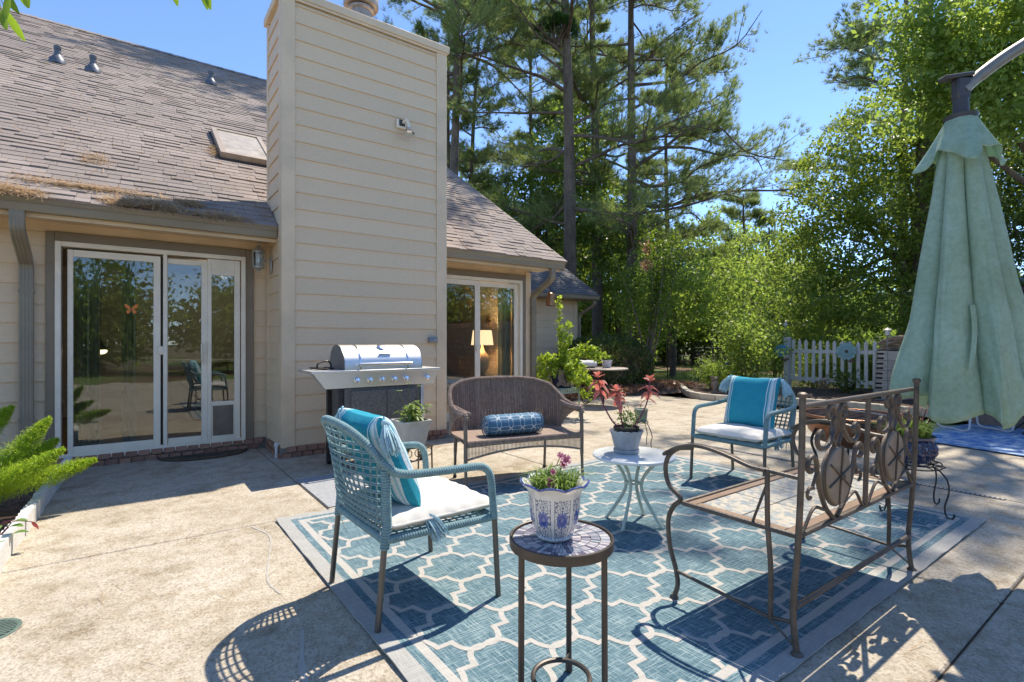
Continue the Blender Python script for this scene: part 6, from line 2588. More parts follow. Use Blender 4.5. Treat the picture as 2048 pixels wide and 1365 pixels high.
def clumpy(rs, ellipsoids, n, clump=.35, per=26, shell=.55, flat=.6):
    """points gathered in leaf clumps spread through ellipsoids (cx, cy, cz, rx, ry, rz)"""
    E = np.array(ellipsoids, dtype=float)
    vol = (E[:, 3] * E[:, 4] * E[:, 5]) ** .75
    m = max(1, n // per)
    k = rs.choice(len(E), size=m, p=vol / vol.sum())
    u = rs.normal(size=(m, 3))
    u /= np.linalg.norm(u, axis=1, keepdims=True)
    r = (shell + (1 - shell) * rs.uniform(0, 1, m))[:, None]
    c = E[k, :3] + u * r * E[k, 3:]
    cs = clump * rs.uniform(.6, 1.4, m)
    idx = np.repeat(np.arange(m), per)
    g = rs.normal(size=(len(idx), 3))
    g[:, 2] *= flat
    return c[idx] + g * cs[idx][:, None] * .5

def limbs(mb, base, trunk_top, targets, r0, rs, bend=.15):
    """tapered trunk and limbs reaching for the crown's parts"""
    b_, t_ = Vector(base), Vector(trunk_top)
    mid = b_.lerp(t_, .5) + Vector((rs.normal() * bend, rs.normal() * bend, 0))
    tr = cr([b_, mid, t_], 6)
    mb.tube(tr, [r0 * (1 - .45 * i / (len(tr) - 1)) * (1.25 if i == 0 else 1) for i in range(len(tr))], 10)
    for tg in targets:
        tg = Vector(tg)
        f = rs.uniform(.45, .98)
        s_ = b_.lerp(t_, f)
        m_ = s_.lerp(tg, .55) + Vector((rs.normal() * .2, rs.normal() * .2, .25))
        q = cr([s_, m_, tg], 5)
        mb.tube(q, [r0 * .42 * (1 - .8 * i / (len(q) - 1)) for i in range(len(q))], 7)

def broad_tree(label, base, top, ells, n, mat, L, W, seed, r0=.14, clump=.45, per=26, shell=.5, group=None, name='broadleaf_tree', bark=None, cat='tree', up=.3):
    rs = RS(seed)
    t = tag(empty(name, base), label, cat, group)
    B = Vector(base)
    mb = MB()
    limbs(mb, (0, 0, -.1), Vector(top) - B, [Vector(e[:3]) - B for e in ells], r0, rs)
    mb.build('trunk', bark or m_bark, t)
    P = clumpy(rs, ells, n, clump, per, shell) - np.array(B)
    np_mesh('crown', leaf_quads(P, L, W, rs, up), 4, mat, t)
    return t

def tufts(C, D, rs, L=.17, W=.010, per=15, spread=.9):
    """pine needle tufts: needles fan out from C around the direction D"""
    n = len(C)
    C = np.repeat(C, per, axis=0)
    D = np.repeat(D, per, axis=0)
    d = D + rs.normal(size=C.shape) * spread * .55
    d /= np.linalg.norm(d, axis=1, keepdims=True)
    s = np.cross(d, rs.normal(size=C.shape))
    s /= np.linalg.norm(s, axis=1, keepdims=True)
    l = (L * rs.uniform(.7, 1.2, len(C)))[:, None]
    o = rs.normal(size=C.shape) * .02
    V = np.empty((len(C), 3, 3), dtype=np.float32)
    V[:, 0] = C + o + s * W * .5
    V[:, 1] = C + o - s * W * .5
    V[:, 2] = C + o + d * l
    return V.reshape(-1, 3)

def pine(label, base, h, r0, z0, zt, Lb, nb, seed, lean=(0, 0), per=15, ntw=14, ntuft=12, mat=None, az=None, needle=.22, W=.014, group='pine trees behind the house', rise=.32, taper=.55):
    rs = RS(seed)
    t = tag(empty('pine_tree', base), label, 'tree', group)
    mb = MB()
    pts = []
    for k in range(9):
        f = k / 8
        pts.append(Vector((lean[0] * f + .12 * math.sin(f * 5 + seed), lean[1] * f + .10 * math.sin(f * 4 + seed * 2), -.1 + h * f)))
    tr = cr(pts, 4)
    mb.tube(tr, [max(.03, r0 * (1 - .78 * i / (len(tr) - 1)) * (1.2 if i == 0 else 1)) for i in range(len(tr))], 10)
    C, D = [], []
    def at(z):
        f = min(.999, max(0, (z + .1) / h)) * (len(tr) - 1)
        i = int(f)
        return tr[i].lerp(tr[i + 1], f - i)
    for b_ in range(nb):
        z = z0 + (zt - z0) * ((b_ + rs.uniform(-.4, .4)) / nb)
        f = (z - z0) / (zt - z0)
        L = Lb * (1 - taper * max(0, f) ** 1.5) * rs.uniform(.6, 1.15)
        a = rs.uniform(0, 2 * math.pi) if az is None or rs.uniform() > az[1] else az[0] + rs.normal() * .7
        ru = rise * rs.uniform(-.15, 1.7)
        wav = rs.normal() * .10
        s_ = at(z)
        dr = Vector((math.cos(a), math.sin(a), 0))
        q = [s_]
        for j in range(1, 6):
            g = j / 5
            q.append(s_ + dr * (L * g) + Vector((rs.normal() * .05 * L * g, rs.normal() * .05 * L * g, L * (ru * g + wav * math.sin(g * 3.4) + rs.normal() * .025 - (.16 * g if f < .35 else 0)))))
        q = cr(q, 3)
        rb = max(.014, .019 * L ** .8 * (.7 if f > .6 else 1))
        mb.tube(q, [rb * (1 - .82 * i / (len(q) - 1)) for i in range(len(q))], 6, caps=False)
        for w_ in range(ntw):
            g = rs.uniform(.28, 1.0)
            p0 = q[int(g * (len(q) - 1))]
            side = Vector((-dr.y, dr.x, 0)) * rs.choice([-1, 1]) * rs.uniform(.3, 1) + dr * rs.uniform(.3, 1.0) + Vector((0, 0, rs.uniform(-.1, .6)))
            side.normalize()
            l2 = L * rs.uniform(.14, .34) * (1.15 - .4 * g)
            p1 = p0 + side * l2 * .6 + Vector((0, 0, .05 * l2))
            p2 = p0 + side * l2 + Vector((0, 0, .16 * l2))
            mb.tube([p0, p1, p2], [.016, .011, .006], 4, caps=False)
            for u in range(ntuft):
                e = rs.uniform(.25, 1.05)
                c = p0.lerp(p2, e) + Vector(rs.normal(size=3) * .09 * (1 + L * .05))
                C.append(c)
                D.append(side * .8 + Vector((0, 0, .45)))
    mb.build('trunk', m_bark, t)
    if C:
        np_mesh('crown', tufts(np.array([tuple(c) for c in C]), np.array([tuple(d) for d in D]), rs, needle, W, per), 3, mat or m_needle, t)
    return t

def DP(x, y, t):
    r_ = (x - 1024) / 1040
    return Vector(((r_ * SC + CC) * t, (SC - r_ * CC) * t, 1.25 + (682.5 - y) / 1040 * t))

# tall pines: foot of each trunk in plan, measured from the view
p1 = pine('tall pine with thick dark trunk just right of the rear wing roof', (12.45, 13.3, -.1), 21, .27, 5.5, 20, 5.6, 38, 11, lean=(-.4, .6), ntw=15, ntuft=13)
p2 = pine('tall pine with straight trunk, second from the rear wing', (15.2, 14.9, -.1), 21, .25, 6.0, 20.5, 4.6, 32, 12, lean=(.1, .4), ntw=13)
p3 = pine('tall pine whose long branches sweep right over the open sky', (15.35, 13.2, -.1), 20, .24, 4.6, 19.5, 6.0, 34, 13, lean=(.4, .4), az=(R(-38), .55), ntw=16, ntuft=13, rise=.30)
p4 = pine('slim bare stemmed pine directly right of the chimney', (11.6, 21.0, -.1), 19, .16, 7.5, 18.5, 3.6, 26, 14, lean=(.4, 0), ntuft=15)
p5 = pine('slim forked pine standing right of the chimney pine', (12.9, 21.3, -.1), 20, .16, 8, 19.5, 3.6, 26, 15, lean=(.8, -.3), ntuft=15)
p6 = pine('thin distant pine between the two thick trunks', (19.5, 20.8, -.1), 22, .18, 9, 21, 3.6, 24, 16)
p7 = pine('pine leaning out from behind the chimney top', (9.4, 16.4, -.1), 20, .22, 9.5, 19.5, 5.4, 30, 17, az=(R(200), .35), ntw=16, ntuft=14)
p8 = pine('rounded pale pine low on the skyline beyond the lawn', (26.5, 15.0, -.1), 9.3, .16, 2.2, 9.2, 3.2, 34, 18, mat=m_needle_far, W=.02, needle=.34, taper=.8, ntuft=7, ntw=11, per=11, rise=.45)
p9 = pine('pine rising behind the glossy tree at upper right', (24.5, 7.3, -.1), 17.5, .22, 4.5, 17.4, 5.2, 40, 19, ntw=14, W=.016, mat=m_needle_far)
p10 = pine('tall pine on the bank whose crown reaches over the patio', (16.3, 4.5, .4), 19, .25, 12, 18.6, 5.5, 15, 20, az=(R(160), .55), ntw=11, ntuft=7)
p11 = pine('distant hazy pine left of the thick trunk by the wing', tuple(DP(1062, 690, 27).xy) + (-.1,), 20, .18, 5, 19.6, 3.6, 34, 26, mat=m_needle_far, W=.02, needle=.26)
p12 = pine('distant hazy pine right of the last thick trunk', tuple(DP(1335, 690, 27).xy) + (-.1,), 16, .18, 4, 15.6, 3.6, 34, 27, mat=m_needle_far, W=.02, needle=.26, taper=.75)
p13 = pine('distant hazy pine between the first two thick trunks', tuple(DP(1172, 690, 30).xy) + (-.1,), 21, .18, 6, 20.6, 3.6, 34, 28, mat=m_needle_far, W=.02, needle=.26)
# the dense witch's broom on the first pine
rs = RS(77)
bc = DP(1112, 66, 18.2) - Vector((12.45, 13.3, -.1))
u = rs.normal(size=(520, 3))
u /= np.linalg.norm(u, axis=1, keepdims=True)
u[:, 2] = np.abs(u[:, 2]) * .8 - .12
br_c = np.array(bc) + u * np.array([.78, .78, .62]) * rs.uniform(.65, 1.0, 520)[:, None]
np_mesh('dense_tuft', tufts(br_c, u + np.array([0, 0, .4]), rs, .20, .012, 16, .8), 3, m_needle_d, p1)
tk = MB()
for k in range(16):
    q = rs.normal(size=3)
    tk.tube([bc + Vector((rs.normal() * .06, rs.normal() * .06, -.55)), bc + Vector((q[0] * .25, q[1] * .25, -.15)), bc + Vector((q[0] * .42, q[1] * .42, .12))], [.04, .025, .01], 5)
tk.build('broom_twigs', m_bark, p1)

# broadleaf trees
def E(x, y, t, rx, rz, ry=None):
    c = DP(x, y, t)
    return (c.x, c.y, c.z, rx, ry or rx, rz)
G1 = 'broadleaf trees in the woods'
broad_tree('dark ivy clad tree behind the rear wing roof', tuple(DP(1085, 690, 24).xy) + (-.1,), tuple(DP(1075, 380, 24)),
           [E(1000, 520, 24, 2.4, 2.0), E(1085, 480, 24, 2.2, 2.2), E(1095, 380, 24.5, 2.0, 2.0), E(1040, 400, 25, 1.8, 1.6), E(960, 430, 26, 2, 1.8)], 9000, m_leaf_mid, .20, .13, 21, .2, .55, group=G1)
broad_tree('sweetgum with mid green leaves between the pine trunks', tuple(DP(1195, 690, 22).xy) + (-.1,), tuple(DP(1190, 300, 22)),
           [E(1190, 540, 22, 1.8, 2.0), E(1150, 330, 22, 1.6, 2.2), E(1185, 430, 21.5, 1.5, 2.0), E(1230, 480, 21, 1.6, 1.6), E(1180, 240, 22, 1.3, 1.6), E(1110, 300, 23, 1.5, 1.8)], 9500, m_leaf_mid, .19, .13, 22, .16, .5, group=G1)
broad_tree('bright understory tree right of the last pine trunk', tuple(DP(1345, 700, 19).xy) + (-.1,), tuple(DP(1345, 540, 19)),
           [E(1340, 560, 19, 1.8, 1.3), E(1400, 600, 18, 2.0, 1.0), E(1310, 640, 18.5, 1.4, .9), E(1290, 560, 20, 1.4, 1.3), E(1440, 560, 20, 2.0, 1.0)], 8500, m_leaf_lime, .15, .09, 23, .12, .45, group=G1)
broad_tree('pale feathery tree in the middle of the background', tuple(DP(1480, 700, 21).xy) + (-.1,), tuple(DP(1480, 560, 21)),
           [E(1470, 590, 21, 2.4, 1.2), E(1540, 560, 22, 2.2, 1.4), E(1530, 630, 20, 2.0, .9), E(1420, 640, 20, 1.8, .8), E(1490, 520, 24, 2.2, 1.3), E(1390, 520, 25, 2.0, 1.2)], 9500, m_leaf_lime, .15, .08, 24, .12, .5, group=G1)
broad_tree('round green tree closing the gap beyond the lawn', tuple(DP(1390, 700, 30).xy) + (-.1,), tuple(DP(1390, 600, 30)),
           [E(1380, 640, 30, 3.0, 1.6), E(1440, 660, 29, 3.0, 1.4), E(1330, 660, 30, 2.6, 1.4), E(1300, 600, 31, 2.4, 2), E(1500, 680, 28, 2.6, 1.2)], 7000, m_leaf_mid, .26, .18, 25, .2, .7, group=G1)
for k, (xx, yt, tt, w_, nn_, mt) in enumerate(((1020, 430, 30, 3.2, 6000, m_leaf_mid), (1130, 400, 31, 3.2, 6500, m_leaf_mid), (1235, 380, 29, 3.0, 6500, m_leaf_lime), (1330, 430, 33, 3.4, 6500, m_leaf_mid), (1440, 430, 35, 3.8, 7000, m_leaf_lime), (1545, 450, 32, 3.2, 6500, m_leaf_mid), (1620, 520, 26, 2.4, 5000, m_leaf_mid))):
    zt = 1.25 + (682 - yt) / 1040 * tt
    bx_ = tuple(DP(xx, 690, tt).xy)
    rq = RS(200 + k)
    broad_tree(('leafy tree far behind the chimney pines', 'leafy tree far behind the rear wing', 'lime leafed tree between pine trunks far back', 'leafy tree far behind the crape myrtle', 'pale leafy tree under the rounded skyline pine', 'leafy tree far behind the airy shrub', 'leafy tree left of the glossy evergreen')[k], bx_ + (-.1,), bx_ + (zt * .6,),
               [(bx_[0] + rq.normal() * w_ * .35, bx_[1] + rq.normal() * w_ * .35, zt * f_, w_ * (1.05 - .45 * f_), w_ * (1.05 - .45 * f_), zt * .2) for f_ in (.2, .35, .5, .62, .75, .86)], nn_, mt, .27, .17, 210 + k, .2, .7, group=G1)
# big glossy evergreen at the right and its neighbours
broad_tree('big glossy evergreen tree behind the picket fence', tuple(DP(1830, 690, 14.5).xy) + (.6,), tuple(DP(1815, 470, 14)),
           [E(1640, 420, 14, 1.3, 1.0), E(1700, 330, 14, 1.4, 1.2), E(1780, 260, 14, 1.5, 1.2), E(1620, 520, 13.6, 1.1, 1.0), E(1700, 480, 13.4, 1.4, 1.2), E(1790, 420, 13.4, 1.5, 1.4),
            E(1850, 330, 14, 1.5, 1.3), E(1660, 600, 13.2, 1.2, .8), E(1750, 600, 13, 1.3, .9), E(1890, 480, 13, 1.6, 1.5), E(1850, 600, 13, 1.5, .9), E(1600, 630, 14, 1.0, .6), E(1940, 380, 13, 1.5, 1.5)],
           34000, m_leaf_glossy, .115, .062, 31, .16, .34, per=24, shell=.62)
broad_tree('tall lime leaved tree overhanging the right corner', tuple(DP(2160, 640, 11).xy) + (1.7,), tuple(DP(2110, 200, 10.5)),
           [E(1990, 90, 10, 1.2, .8), E(1900, 150, 10.3, 1.0, .7), E(2060, 180, 9.6, 1.2, .9), E(1850, 90, 10.5, .8, .5), E(1950, 20, 10, 1.3, .6), E(1840, 210, 11, .8, .6), E(2080, 40, 9.5, 1.2, .9), E(1960, 220, 11, 1.1, .7), E(1800, 20, 10.6, .6, .35)],
           15000, m_leaf_lime, .13, .075, 32, .16, .36, per=22, shell=.45)
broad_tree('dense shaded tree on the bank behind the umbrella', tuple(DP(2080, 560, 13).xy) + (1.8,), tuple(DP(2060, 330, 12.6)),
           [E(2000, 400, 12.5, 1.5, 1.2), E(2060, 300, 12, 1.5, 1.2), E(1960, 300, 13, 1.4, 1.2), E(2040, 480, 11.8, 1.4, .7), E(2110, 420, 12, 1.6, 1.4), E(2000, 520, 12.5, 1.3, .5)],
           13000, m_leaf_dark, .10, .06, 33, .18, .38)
# ivy on the bank
rs = RS(40)
n = 9000
px_ = rs.uniform(10.75, 14.2, n)
py_ = rs.uniform(-5, 3.2, n)
pz_ = np.array([gz(a, c) for a, c in zip(px_, py_)]) + .12 + rs.uniform(0, .16, n)
mk = px_ < 12.2
pz_[mk] = np.maximum(pz_[mk], 2.02 - (12.2 - px_[mk]) * .05 + rs.uniform(0, .22, mk.sum()))
bankm = MB()
bankm.grid(lambda u, v: (10.55 + u * 3.2, -5.2 + v * 7.6, 1.99 + .06 * math.sin(u * 9 + v * 14) + u * .25), 20, 40)
struct(bankm.build('bank', m_soil))
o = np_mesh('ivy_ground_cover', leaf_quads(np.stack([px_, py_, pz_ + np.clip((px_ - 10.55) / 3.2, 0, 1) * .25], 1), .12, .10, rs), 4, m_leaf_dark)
stuff(o)
o['label'] = 'dark ivy covering the bank above the retaining wall'
o['category'] = 'ivy'
# trees behind the camera that the door glass mirrors
GB = 'trees across the yard mirrored in the door glass'
for k, (x, y, h) in enumerate(((-6, -11, 4.6), (-1, -13, 5.2), (4.5, -12, 4.6), (9.5, -11, 4.8), (14.5, -9, 5.2), (-11, -8, 4.6))):
    broad_tree(('wide leafy tree', 'tallest leafy tree', 'middle leafy tree', 'right leafy tree', 'rightmost leafy tree', 'leftmost leafy tree')[k] + ' across the yard, mirrored in door glass', (x, y, -.1), (x, y, h * .5),
               [(x, y, h * .62, 2.6, 2.4, h * .34), (x + 1.2, y + .6, h * .42, 2.2, 2.0, h * .26), (x - 1.3, y + .8, h * .45, 2.2, 2, h * .28), (x, y + 1.0, 1.2, 2.6, 1.4, 1.1)], 5200, m_leaf_mid, .24, .15, 50 + k, .2, .7, group=GB)
rs = RS(59)
ells = [(rs.uniform(-26, 30), rs.uniform(-24, -14), rs.uniform(.6, 2.8), 2.6, 2.2, 1.7) for k in range(90)]  # leaf mass added behind the camera, blocks sky and horizon in reflections
yw = stuff(np_mesh('added_yard_woods', leaf_quads(clumpy(rs, ells, 26000, .9, 22, .4), .36, .26, rs), 4, m_leaf_mid))
yw['label'] = 'unseen woods added across the yard to close the door glass reflection'
yw['category'] = 'woods'
# woods that read as one mass far behind
rs = RS(60)
ells = []
for k in range(120):
    xx = rs.uniform(880, 2250)
    tt = rs.uniform(30, 58)
    c = DP(xx, 682, tt)
    hh = rs.uniform(1.6, 5.2)
    ells.append((c.x, c.y, hh * .75, rs.uniform(1.8, 3.2), rs.uniform(1.8, 3.2), hh * .6))
wd_ = np_mesh('distant_woods', leaf_quads(clumpy(rs, ells, 60000, .9, 22, .4), .34, .24, rs), 4, m_leaf_mid)
stuff(wd_)
wd_['label'] = 'distant green woods closing the view behind the trees'
wd_['category'] = 'woods'
tb = MB()
for k in range(70):
    c = DP(rs.uniform(1040, 1700), 682, rs.uniform(24, 45))
    tb.tube([(c.x, c.y, -.3), (c.x + rs.normal() * .15, c.y, rs.uniform(3.5, 8))], [rs.uniform(.06, .15), .04], 6)
tbo = stuff(tb.build('woods_trunks', m_bark))
tbo['label'] = 'thin dark trunks standing in the distant woods'
tbo['category'] = 'woods'

# clipped hedge with brown needles inside
hd = tag(empty('hedge', (9.95, 9.45, 0)), 'clipped dark green evergreen hedge right of the rear wing', 'hedge')
rs = RS(61)
n = 15000
u = rs.normal(size=(n, 3))
u = np.sign(u) * np.abs(u) ** .62
u /= np.linalg.norm(u, axis=1, keepdims=True)
P = u * np.array([1.45, 1.0, .80]) * rs.uniform(.82, 1.03, n)[:, None] + np.array([0, 0, .62])
P += rs.normal(size=P.shape) * .03
P = P[P[:, 2] > 0]
np_mesh('foliage', leaf_quads(P, .10, .035, rs, -1.2), 4, m_leaf_dark, hd)
np_mesh('bare_twigs', leaf_quads(P[(rs.uniform(size=len(P)) < .5) & (P[:, 2] < 1.15)] * np.array([1.0, 1.0, .97]), .15, .010, rs, -1.4), 4, m_dry, hd)
mb = MB()
for k in range(14):
    a = rs.uniform(0, 6.28)
    mb.tube([(.25 * math.cos(a), .2 * math.sin(a), -.05), (.7 * math.cos(a), .5 * math.sin(a), .6), (1.1 * math.cos(a), .75 * math.sin(a), 1.05)], [.03, .02, .006], 5)
mb.build('stems', m_bark, hd)
# crape myrtle with pink flower heads
cm_ = tag(empty('crape_myrtle', tuple(DP(1290, 690, 14).xy) + (0,)), 'crape myrtle with pink flower heads rising behind the hedge', 'tree')
B = np.array(cm_.location)
rs = RS(62)
mb = MB()
tips = []
for k in range(9):
    xx, yy = rs.uniform(1215, 1370), rs.uniform(440, 560)
    tp = DP(xx, yy, 14 + rs.normal() * .4) - Vector(B)
    m_ = tp * .5 + Vector((rs.normal() * .1, rs.normal() * .1, .2))
    q = cr([(rs.normal() * .08, rs.normal() * .08, 0), m_, tp], 6)
    mb.tube(q, [.035 * (1 - .85 * i / 12) for i in range(13)], 6)
    tips.append((q, tp))
mb.build('trunk', m_bark2, cm_)
PL, PD = [], []
for q, tp in tips:
    for k in range(520):
        f = rs.uniform(.35, 1) ** .8
        i = int(f * 12)
        PL.append(np.array(q[min(12, i)]) + rs.normal(size=3) * .20 * (1.15 - f * .75))
np_mesh('crown', leaf_quads(np.array(PL), .085, .045, rs, -.4), 4, LEAF('myrtle_leaf', (.05, .10, .02), (.10, .17, .025), (.24, .30, .04), .45), cm_)
m_pink = LEAF('pink_petal', (.62, .28, .25), (.70, .36, .31), (.74, .44, .36), .35)
for k, (xx, yy) in enumerate(((1295, 497), (1293, 530))):
    c = np.array(DP(xx, yy, 13.8)) - B
    stuff(np_mesh('flower_head', leaf_quads(c + rs.normal(size=(220, 3)) * np.array([.075, .075, .085]), .05, .045, rs), 4, m_pink, cm_))
# shrubs in the far bed
GS = 'shrubs in the far bed'
def shrub(label, x, y, t, w_, h, n, mat, L, W, seed, stems=7, cat='shrub', name='shrub', group=GS, up=-.3):
    rs = RS(seed)
    c = DP(x, y, t)
    s_ = tag(empty(name, (c.x, c.y, .05)), label, cat, group)
    mb = MB()
    PL = []
    for k in range(stems):
        a = rs.uniform(0, 6.28)
        tp = Vector((w_ * rs.uniform(.2, 1) * math.cos(a), w_ * rs.uniform(.2, 1) * math.sin(a), h * rs.uniform(.7, 1.05)))
        q = cr([(rs.normal() * .05, rs.normal() * .05, 0), tp * .5 + Vector((0, 0, h * .12)), tp], 5)
        mb.tube(q, [.014 * (1 - .8 * i / 10) for i in range(11)], 5)
        for j in range(n // stems):
            f = rs.uniform(.3, 1.02)
            PL.append(np.array(q[min(10, int(f * 10))]) + rs.normal(size=3) * w_ * .28)
    mb.build('stems', m_bark2, s_)
    np_mesh('foliage', leaf_quads(np.array(PL), L, W, rs, up), 4, mat, s_)
    return s_
shrub('tall airy shrub with yellow green leaves left of the fence post', 1495, 760, 12.2, .75, 1.75, 2600, m_leaf_lime, .10, .055, 71, 11)
shrub('loose leafy shrub growing behind the blue metal flower', 1545, 765, 13.6, .6, 1.5, 1400, m_leaf_lime, .10, .055, 72, 8)
shrub('low feathery yellow green grass clump at the bed edge', 1430, 770, 12.6, .45, .65, 1500, m_leaf_lime, .14, .02, 73, 14, 'grass', 'grass_clump')
shrub('second pale grass clump behind the first by the bed edge', 1465, 765, 13.5, .5, .6, 1200, m_leaf_lime, .14, .02, 74, 12, 'grass', 'grass_clump')
shrub('bushy herb growing in front of the picket fence', 1702, 785, 11.9, .42, .52, 1100, m_leaf_mid, .09, .04, 75, 9)
shrub('wispy dry plant at the foot of the picket fence', 1648, 790, 12.2, .2, .35, 160, m_dry, .06, .02, 76, 6)
shrub('dark low shrub growing behind the picket fence', 1640, 770, 14.6, 1.0, .75, 2600, m_leaf_glossy, .10, .06, 77, 9)
shrub('dark low shrub right behind the board planter', 1740, 770, 14.4, .9, .8, 2400, m_leaf_glossy, .10, .06, 78, 9)
# wire fence across the lawn gap
wf = tag(empty('wire_fence', tuple(DP(1335, 735, 15.5).xy) + (-.09,)), 'thin black wire fence across the lawn beyond the hedge', 'fence')
a_, b2 = Vector((0, 0, 0)), Vector(tuple((DP(1460, 735, 15.0) - DP(1335, 735, 15.5)).xy) + (0,))
for k in range(3):
    p = a_.lerp(b2, k / 2)
    mb = MB()
    mb.tube([(p.x, p.y, 0), (p.x, p.y, 1.35)], .018, 6)
    mb.build('post', m_black, wf)
mb = MB()
for k in range(27):
    p = a_.lerp(b2, k / 26)
    mb.tube([(p.x, p.y, .02), (p.x, p.y, 1.2)], .0028, 3, caps=False)
for k in range(12):
    mb.tube([a_ + Vector((0, 0, .05 + k * .1)), b2 + Vector((0, 0, .05 + k * .1))], .0028, 3, caps=False)
stuff(mb.build('mesh', m_black, wf))
# lawn grass in the gap
rs = RS(80)
c0 = DP(1380, 735, 17)
gp_ = np.stack([c0.x + rs.uniform(-3, 5, 9000), c0.y + rs.uniform(-3, 3, 9000), np.full(9000, -.06)], 1)
gv = np.empty((9000, 3, 3), dtype=np.float32)
dd = rs.normal(size=(9000, 2)) * .03
gv[:, 0] = gp_ + np.array([.008, 0, 0])
gv[:, 1] = gp_ - np.array([.008, 0, 0])
gv[:, 2] = gp_ + np.concatenate([dd, rs.uniform(.06, .13, (9000, 1))], 1)
lw = stuff(np_mesh('lawn_grass', gv, 3, m_leaf_lime))
lw['label'] = 'sunlit lawn grass beyond the wire fence'
lw['category'] = 'grass'

# ---------------- near plants
def blades(rs, n, r_in, length, w_, lean, base_r):
    """narrow arching blades from a pot: two-segment strips as triangles pairs"""
    V = []
    for k in range(n):
        a = rs.uniform(0, 2 * math.pi)
        rr_ = base_r * math.sqrt(rs.uniform())
        b2_ = rs.uniform(0, 2 * math.pi)
        p = np.array([rr_ * math.cos(b2_), rr_ * math.sin(b2_), 0])
        d = np.array([math.cos(a), math.sin(a), 0])
        L = length * rs.uniform(.55, 1.15)
        le = lean * rs.uniform(.3, 1.3)
        s_ = np.array([-d[1], d[0], 0]) * w_ * .5
        p1_ = p + d * L * le * .35 + np.array([0, 0, L * .6])
        p2_ = p + d * L * le + np.array([0, 0, L * (.95 - .35 * le)])
        V += [p + s_ * .7, p - s_ * .7, p1_ - s_, p1_ + s_, p1_ + s_, p1_ - s_, p2_ - s_ * .12, p2_ + s_ * .12]
    return np.array(V)
m_blade = LEAF('dianthus_blade', (.11, .19, .045), (.18, .27, .075), (.28, .36, .12), .4)
rs = RS(90)
dn = tag(empty('dianthus', (1.185, 1.365, .722)), 'spiky dianthus with pink flowers growing in the porcelain pot', 'plant')
np_mesh('leaves', blades(rs, 520, 0, .105, .0050, .8, .07), 4, m_blade, dn)
m_dpink = LEAF('dianthus_petal', (.55, .10, .28), (.66, .18, .38), (.78, .42, .55), .35)
m_dred = MAT('dianthus_eye', (.18, .01, .05), .7)
def dianthus_flower(loc, r_, tilt):
    f = empty('flower', loc)
    f.parent = dn
    f.rotation_euler = tilt
    mb = MB()
    for k in range(5):
        a = 2 * math.pi * k / 5
        pts = [(.0, .0, .0)] + [(r_ * (1 if j % 2 else .9) * math.cos(a + (j - 3) * .17), r_ * (1 if j % 2 else .9) * math.sin(a + (j - 3) * .17), .003 + .002 * (j % 2)) for j in range(7)]
        mb.add(pts, [(0, j, j + 1) for j in range(1, 7)])
    mb.build('petals', m_dpink, f, smooth=False)
    mb = MB()
    mb.lathe([(.0, .004), (r_ * .42, .0045), (r_ * .5, .004)], 14, cap=False)
    mb.build('eye', m_dred, f)
    mb = MB()
    mb.tube([(0, 0, 0), (0, 0, -.06)], .0016, 5)
    mb.build('stalk', m_stem_g, f)
dianthus_flower((.035, -.02, .115), .020, (R(50), R(-25), 0))
dianthus_flower((.028, -.012, .10), .018, (R(70), R(10), 0))
dianthus_flower((-.055, -.045, .055), .020, (R(45), R(-35), 0))
dianthus_flower((-.035, -.03, .085), .013, (R(60), 0, 0))
dianthus_flower((.045, .02, .12), .014, (R(40), R(-20), 0))

def big_leaf(mb, p, d, L, W, droop=.3, nseg=4, up=Vector((0, 0, 1))):
    p, d = Vector(p), Vector(d).normalized()
    s_ = d.cross(up)
    s_ = s_.normalized() if s_.length > 1e-4 else Vector((1, 0, 0))
    prev = None
    vs_, fs = [], []
    for k in range(nseg + 1):
        t = k / nseg
        w_ = W * (math.sin(math.pi * min(1, t * .92 + .04)) ** .75) * .5
        c = p + d * L * t + Vector((0, 0, -droop * L * t * t))
        vs_ += [c - s_ * w_ + up * w_ * .25, c, c + s_ * w_ + up * w_ * .25]
        if k:
            o_ = (k - 1) * 3
            fs += [(o_, o_ + 1, o_ + 4, o_ + 3), (o_ + 1, o_ + 2, o_ + 5, o_ + 4)]
    mb.add(vs_, fs)
# coleus
co = tag(empty('coleus', (2.752, 2.418, .646)), 'leggy coleus with coral red leaves in the scalloped grey pot', 'plant')
def coleus_mat():
    m, nt, p, out = new_mat('coleus_leaf')
    vec = coords(nt, 1.0)
    c = ramp(nt, noise(nt, vec, 38, 4), [(.38, (.46, .09, .09)), (.52, (.55, .22, .17)), (.66, (.50, .36, .22))])
    LNK(nt, c, p.inputs['Base Color'])
    p.inputs['Roughness'].default_value = .5
    t = N(nt, 'ShaderNodeBsdfTranslucent')
    t.inputs[0].default_value = (.85, .24, .18, 1)
    mx = N(nt, 'ShaderNodeMixShader')
    mx.inputs[0].default_value = .42
    LNK(nt, p.outputs[0], mx.inputs[1])
    LNK(nt, t.outputs[0], mx.inputs[2])
    LNK(nt, mx.outputs[0], out.inputs[0])
    return m
m_col = coleus_mat()
m_cstem = MAT('coleus_stem', (.22, .04, .07), .5, var=.2)
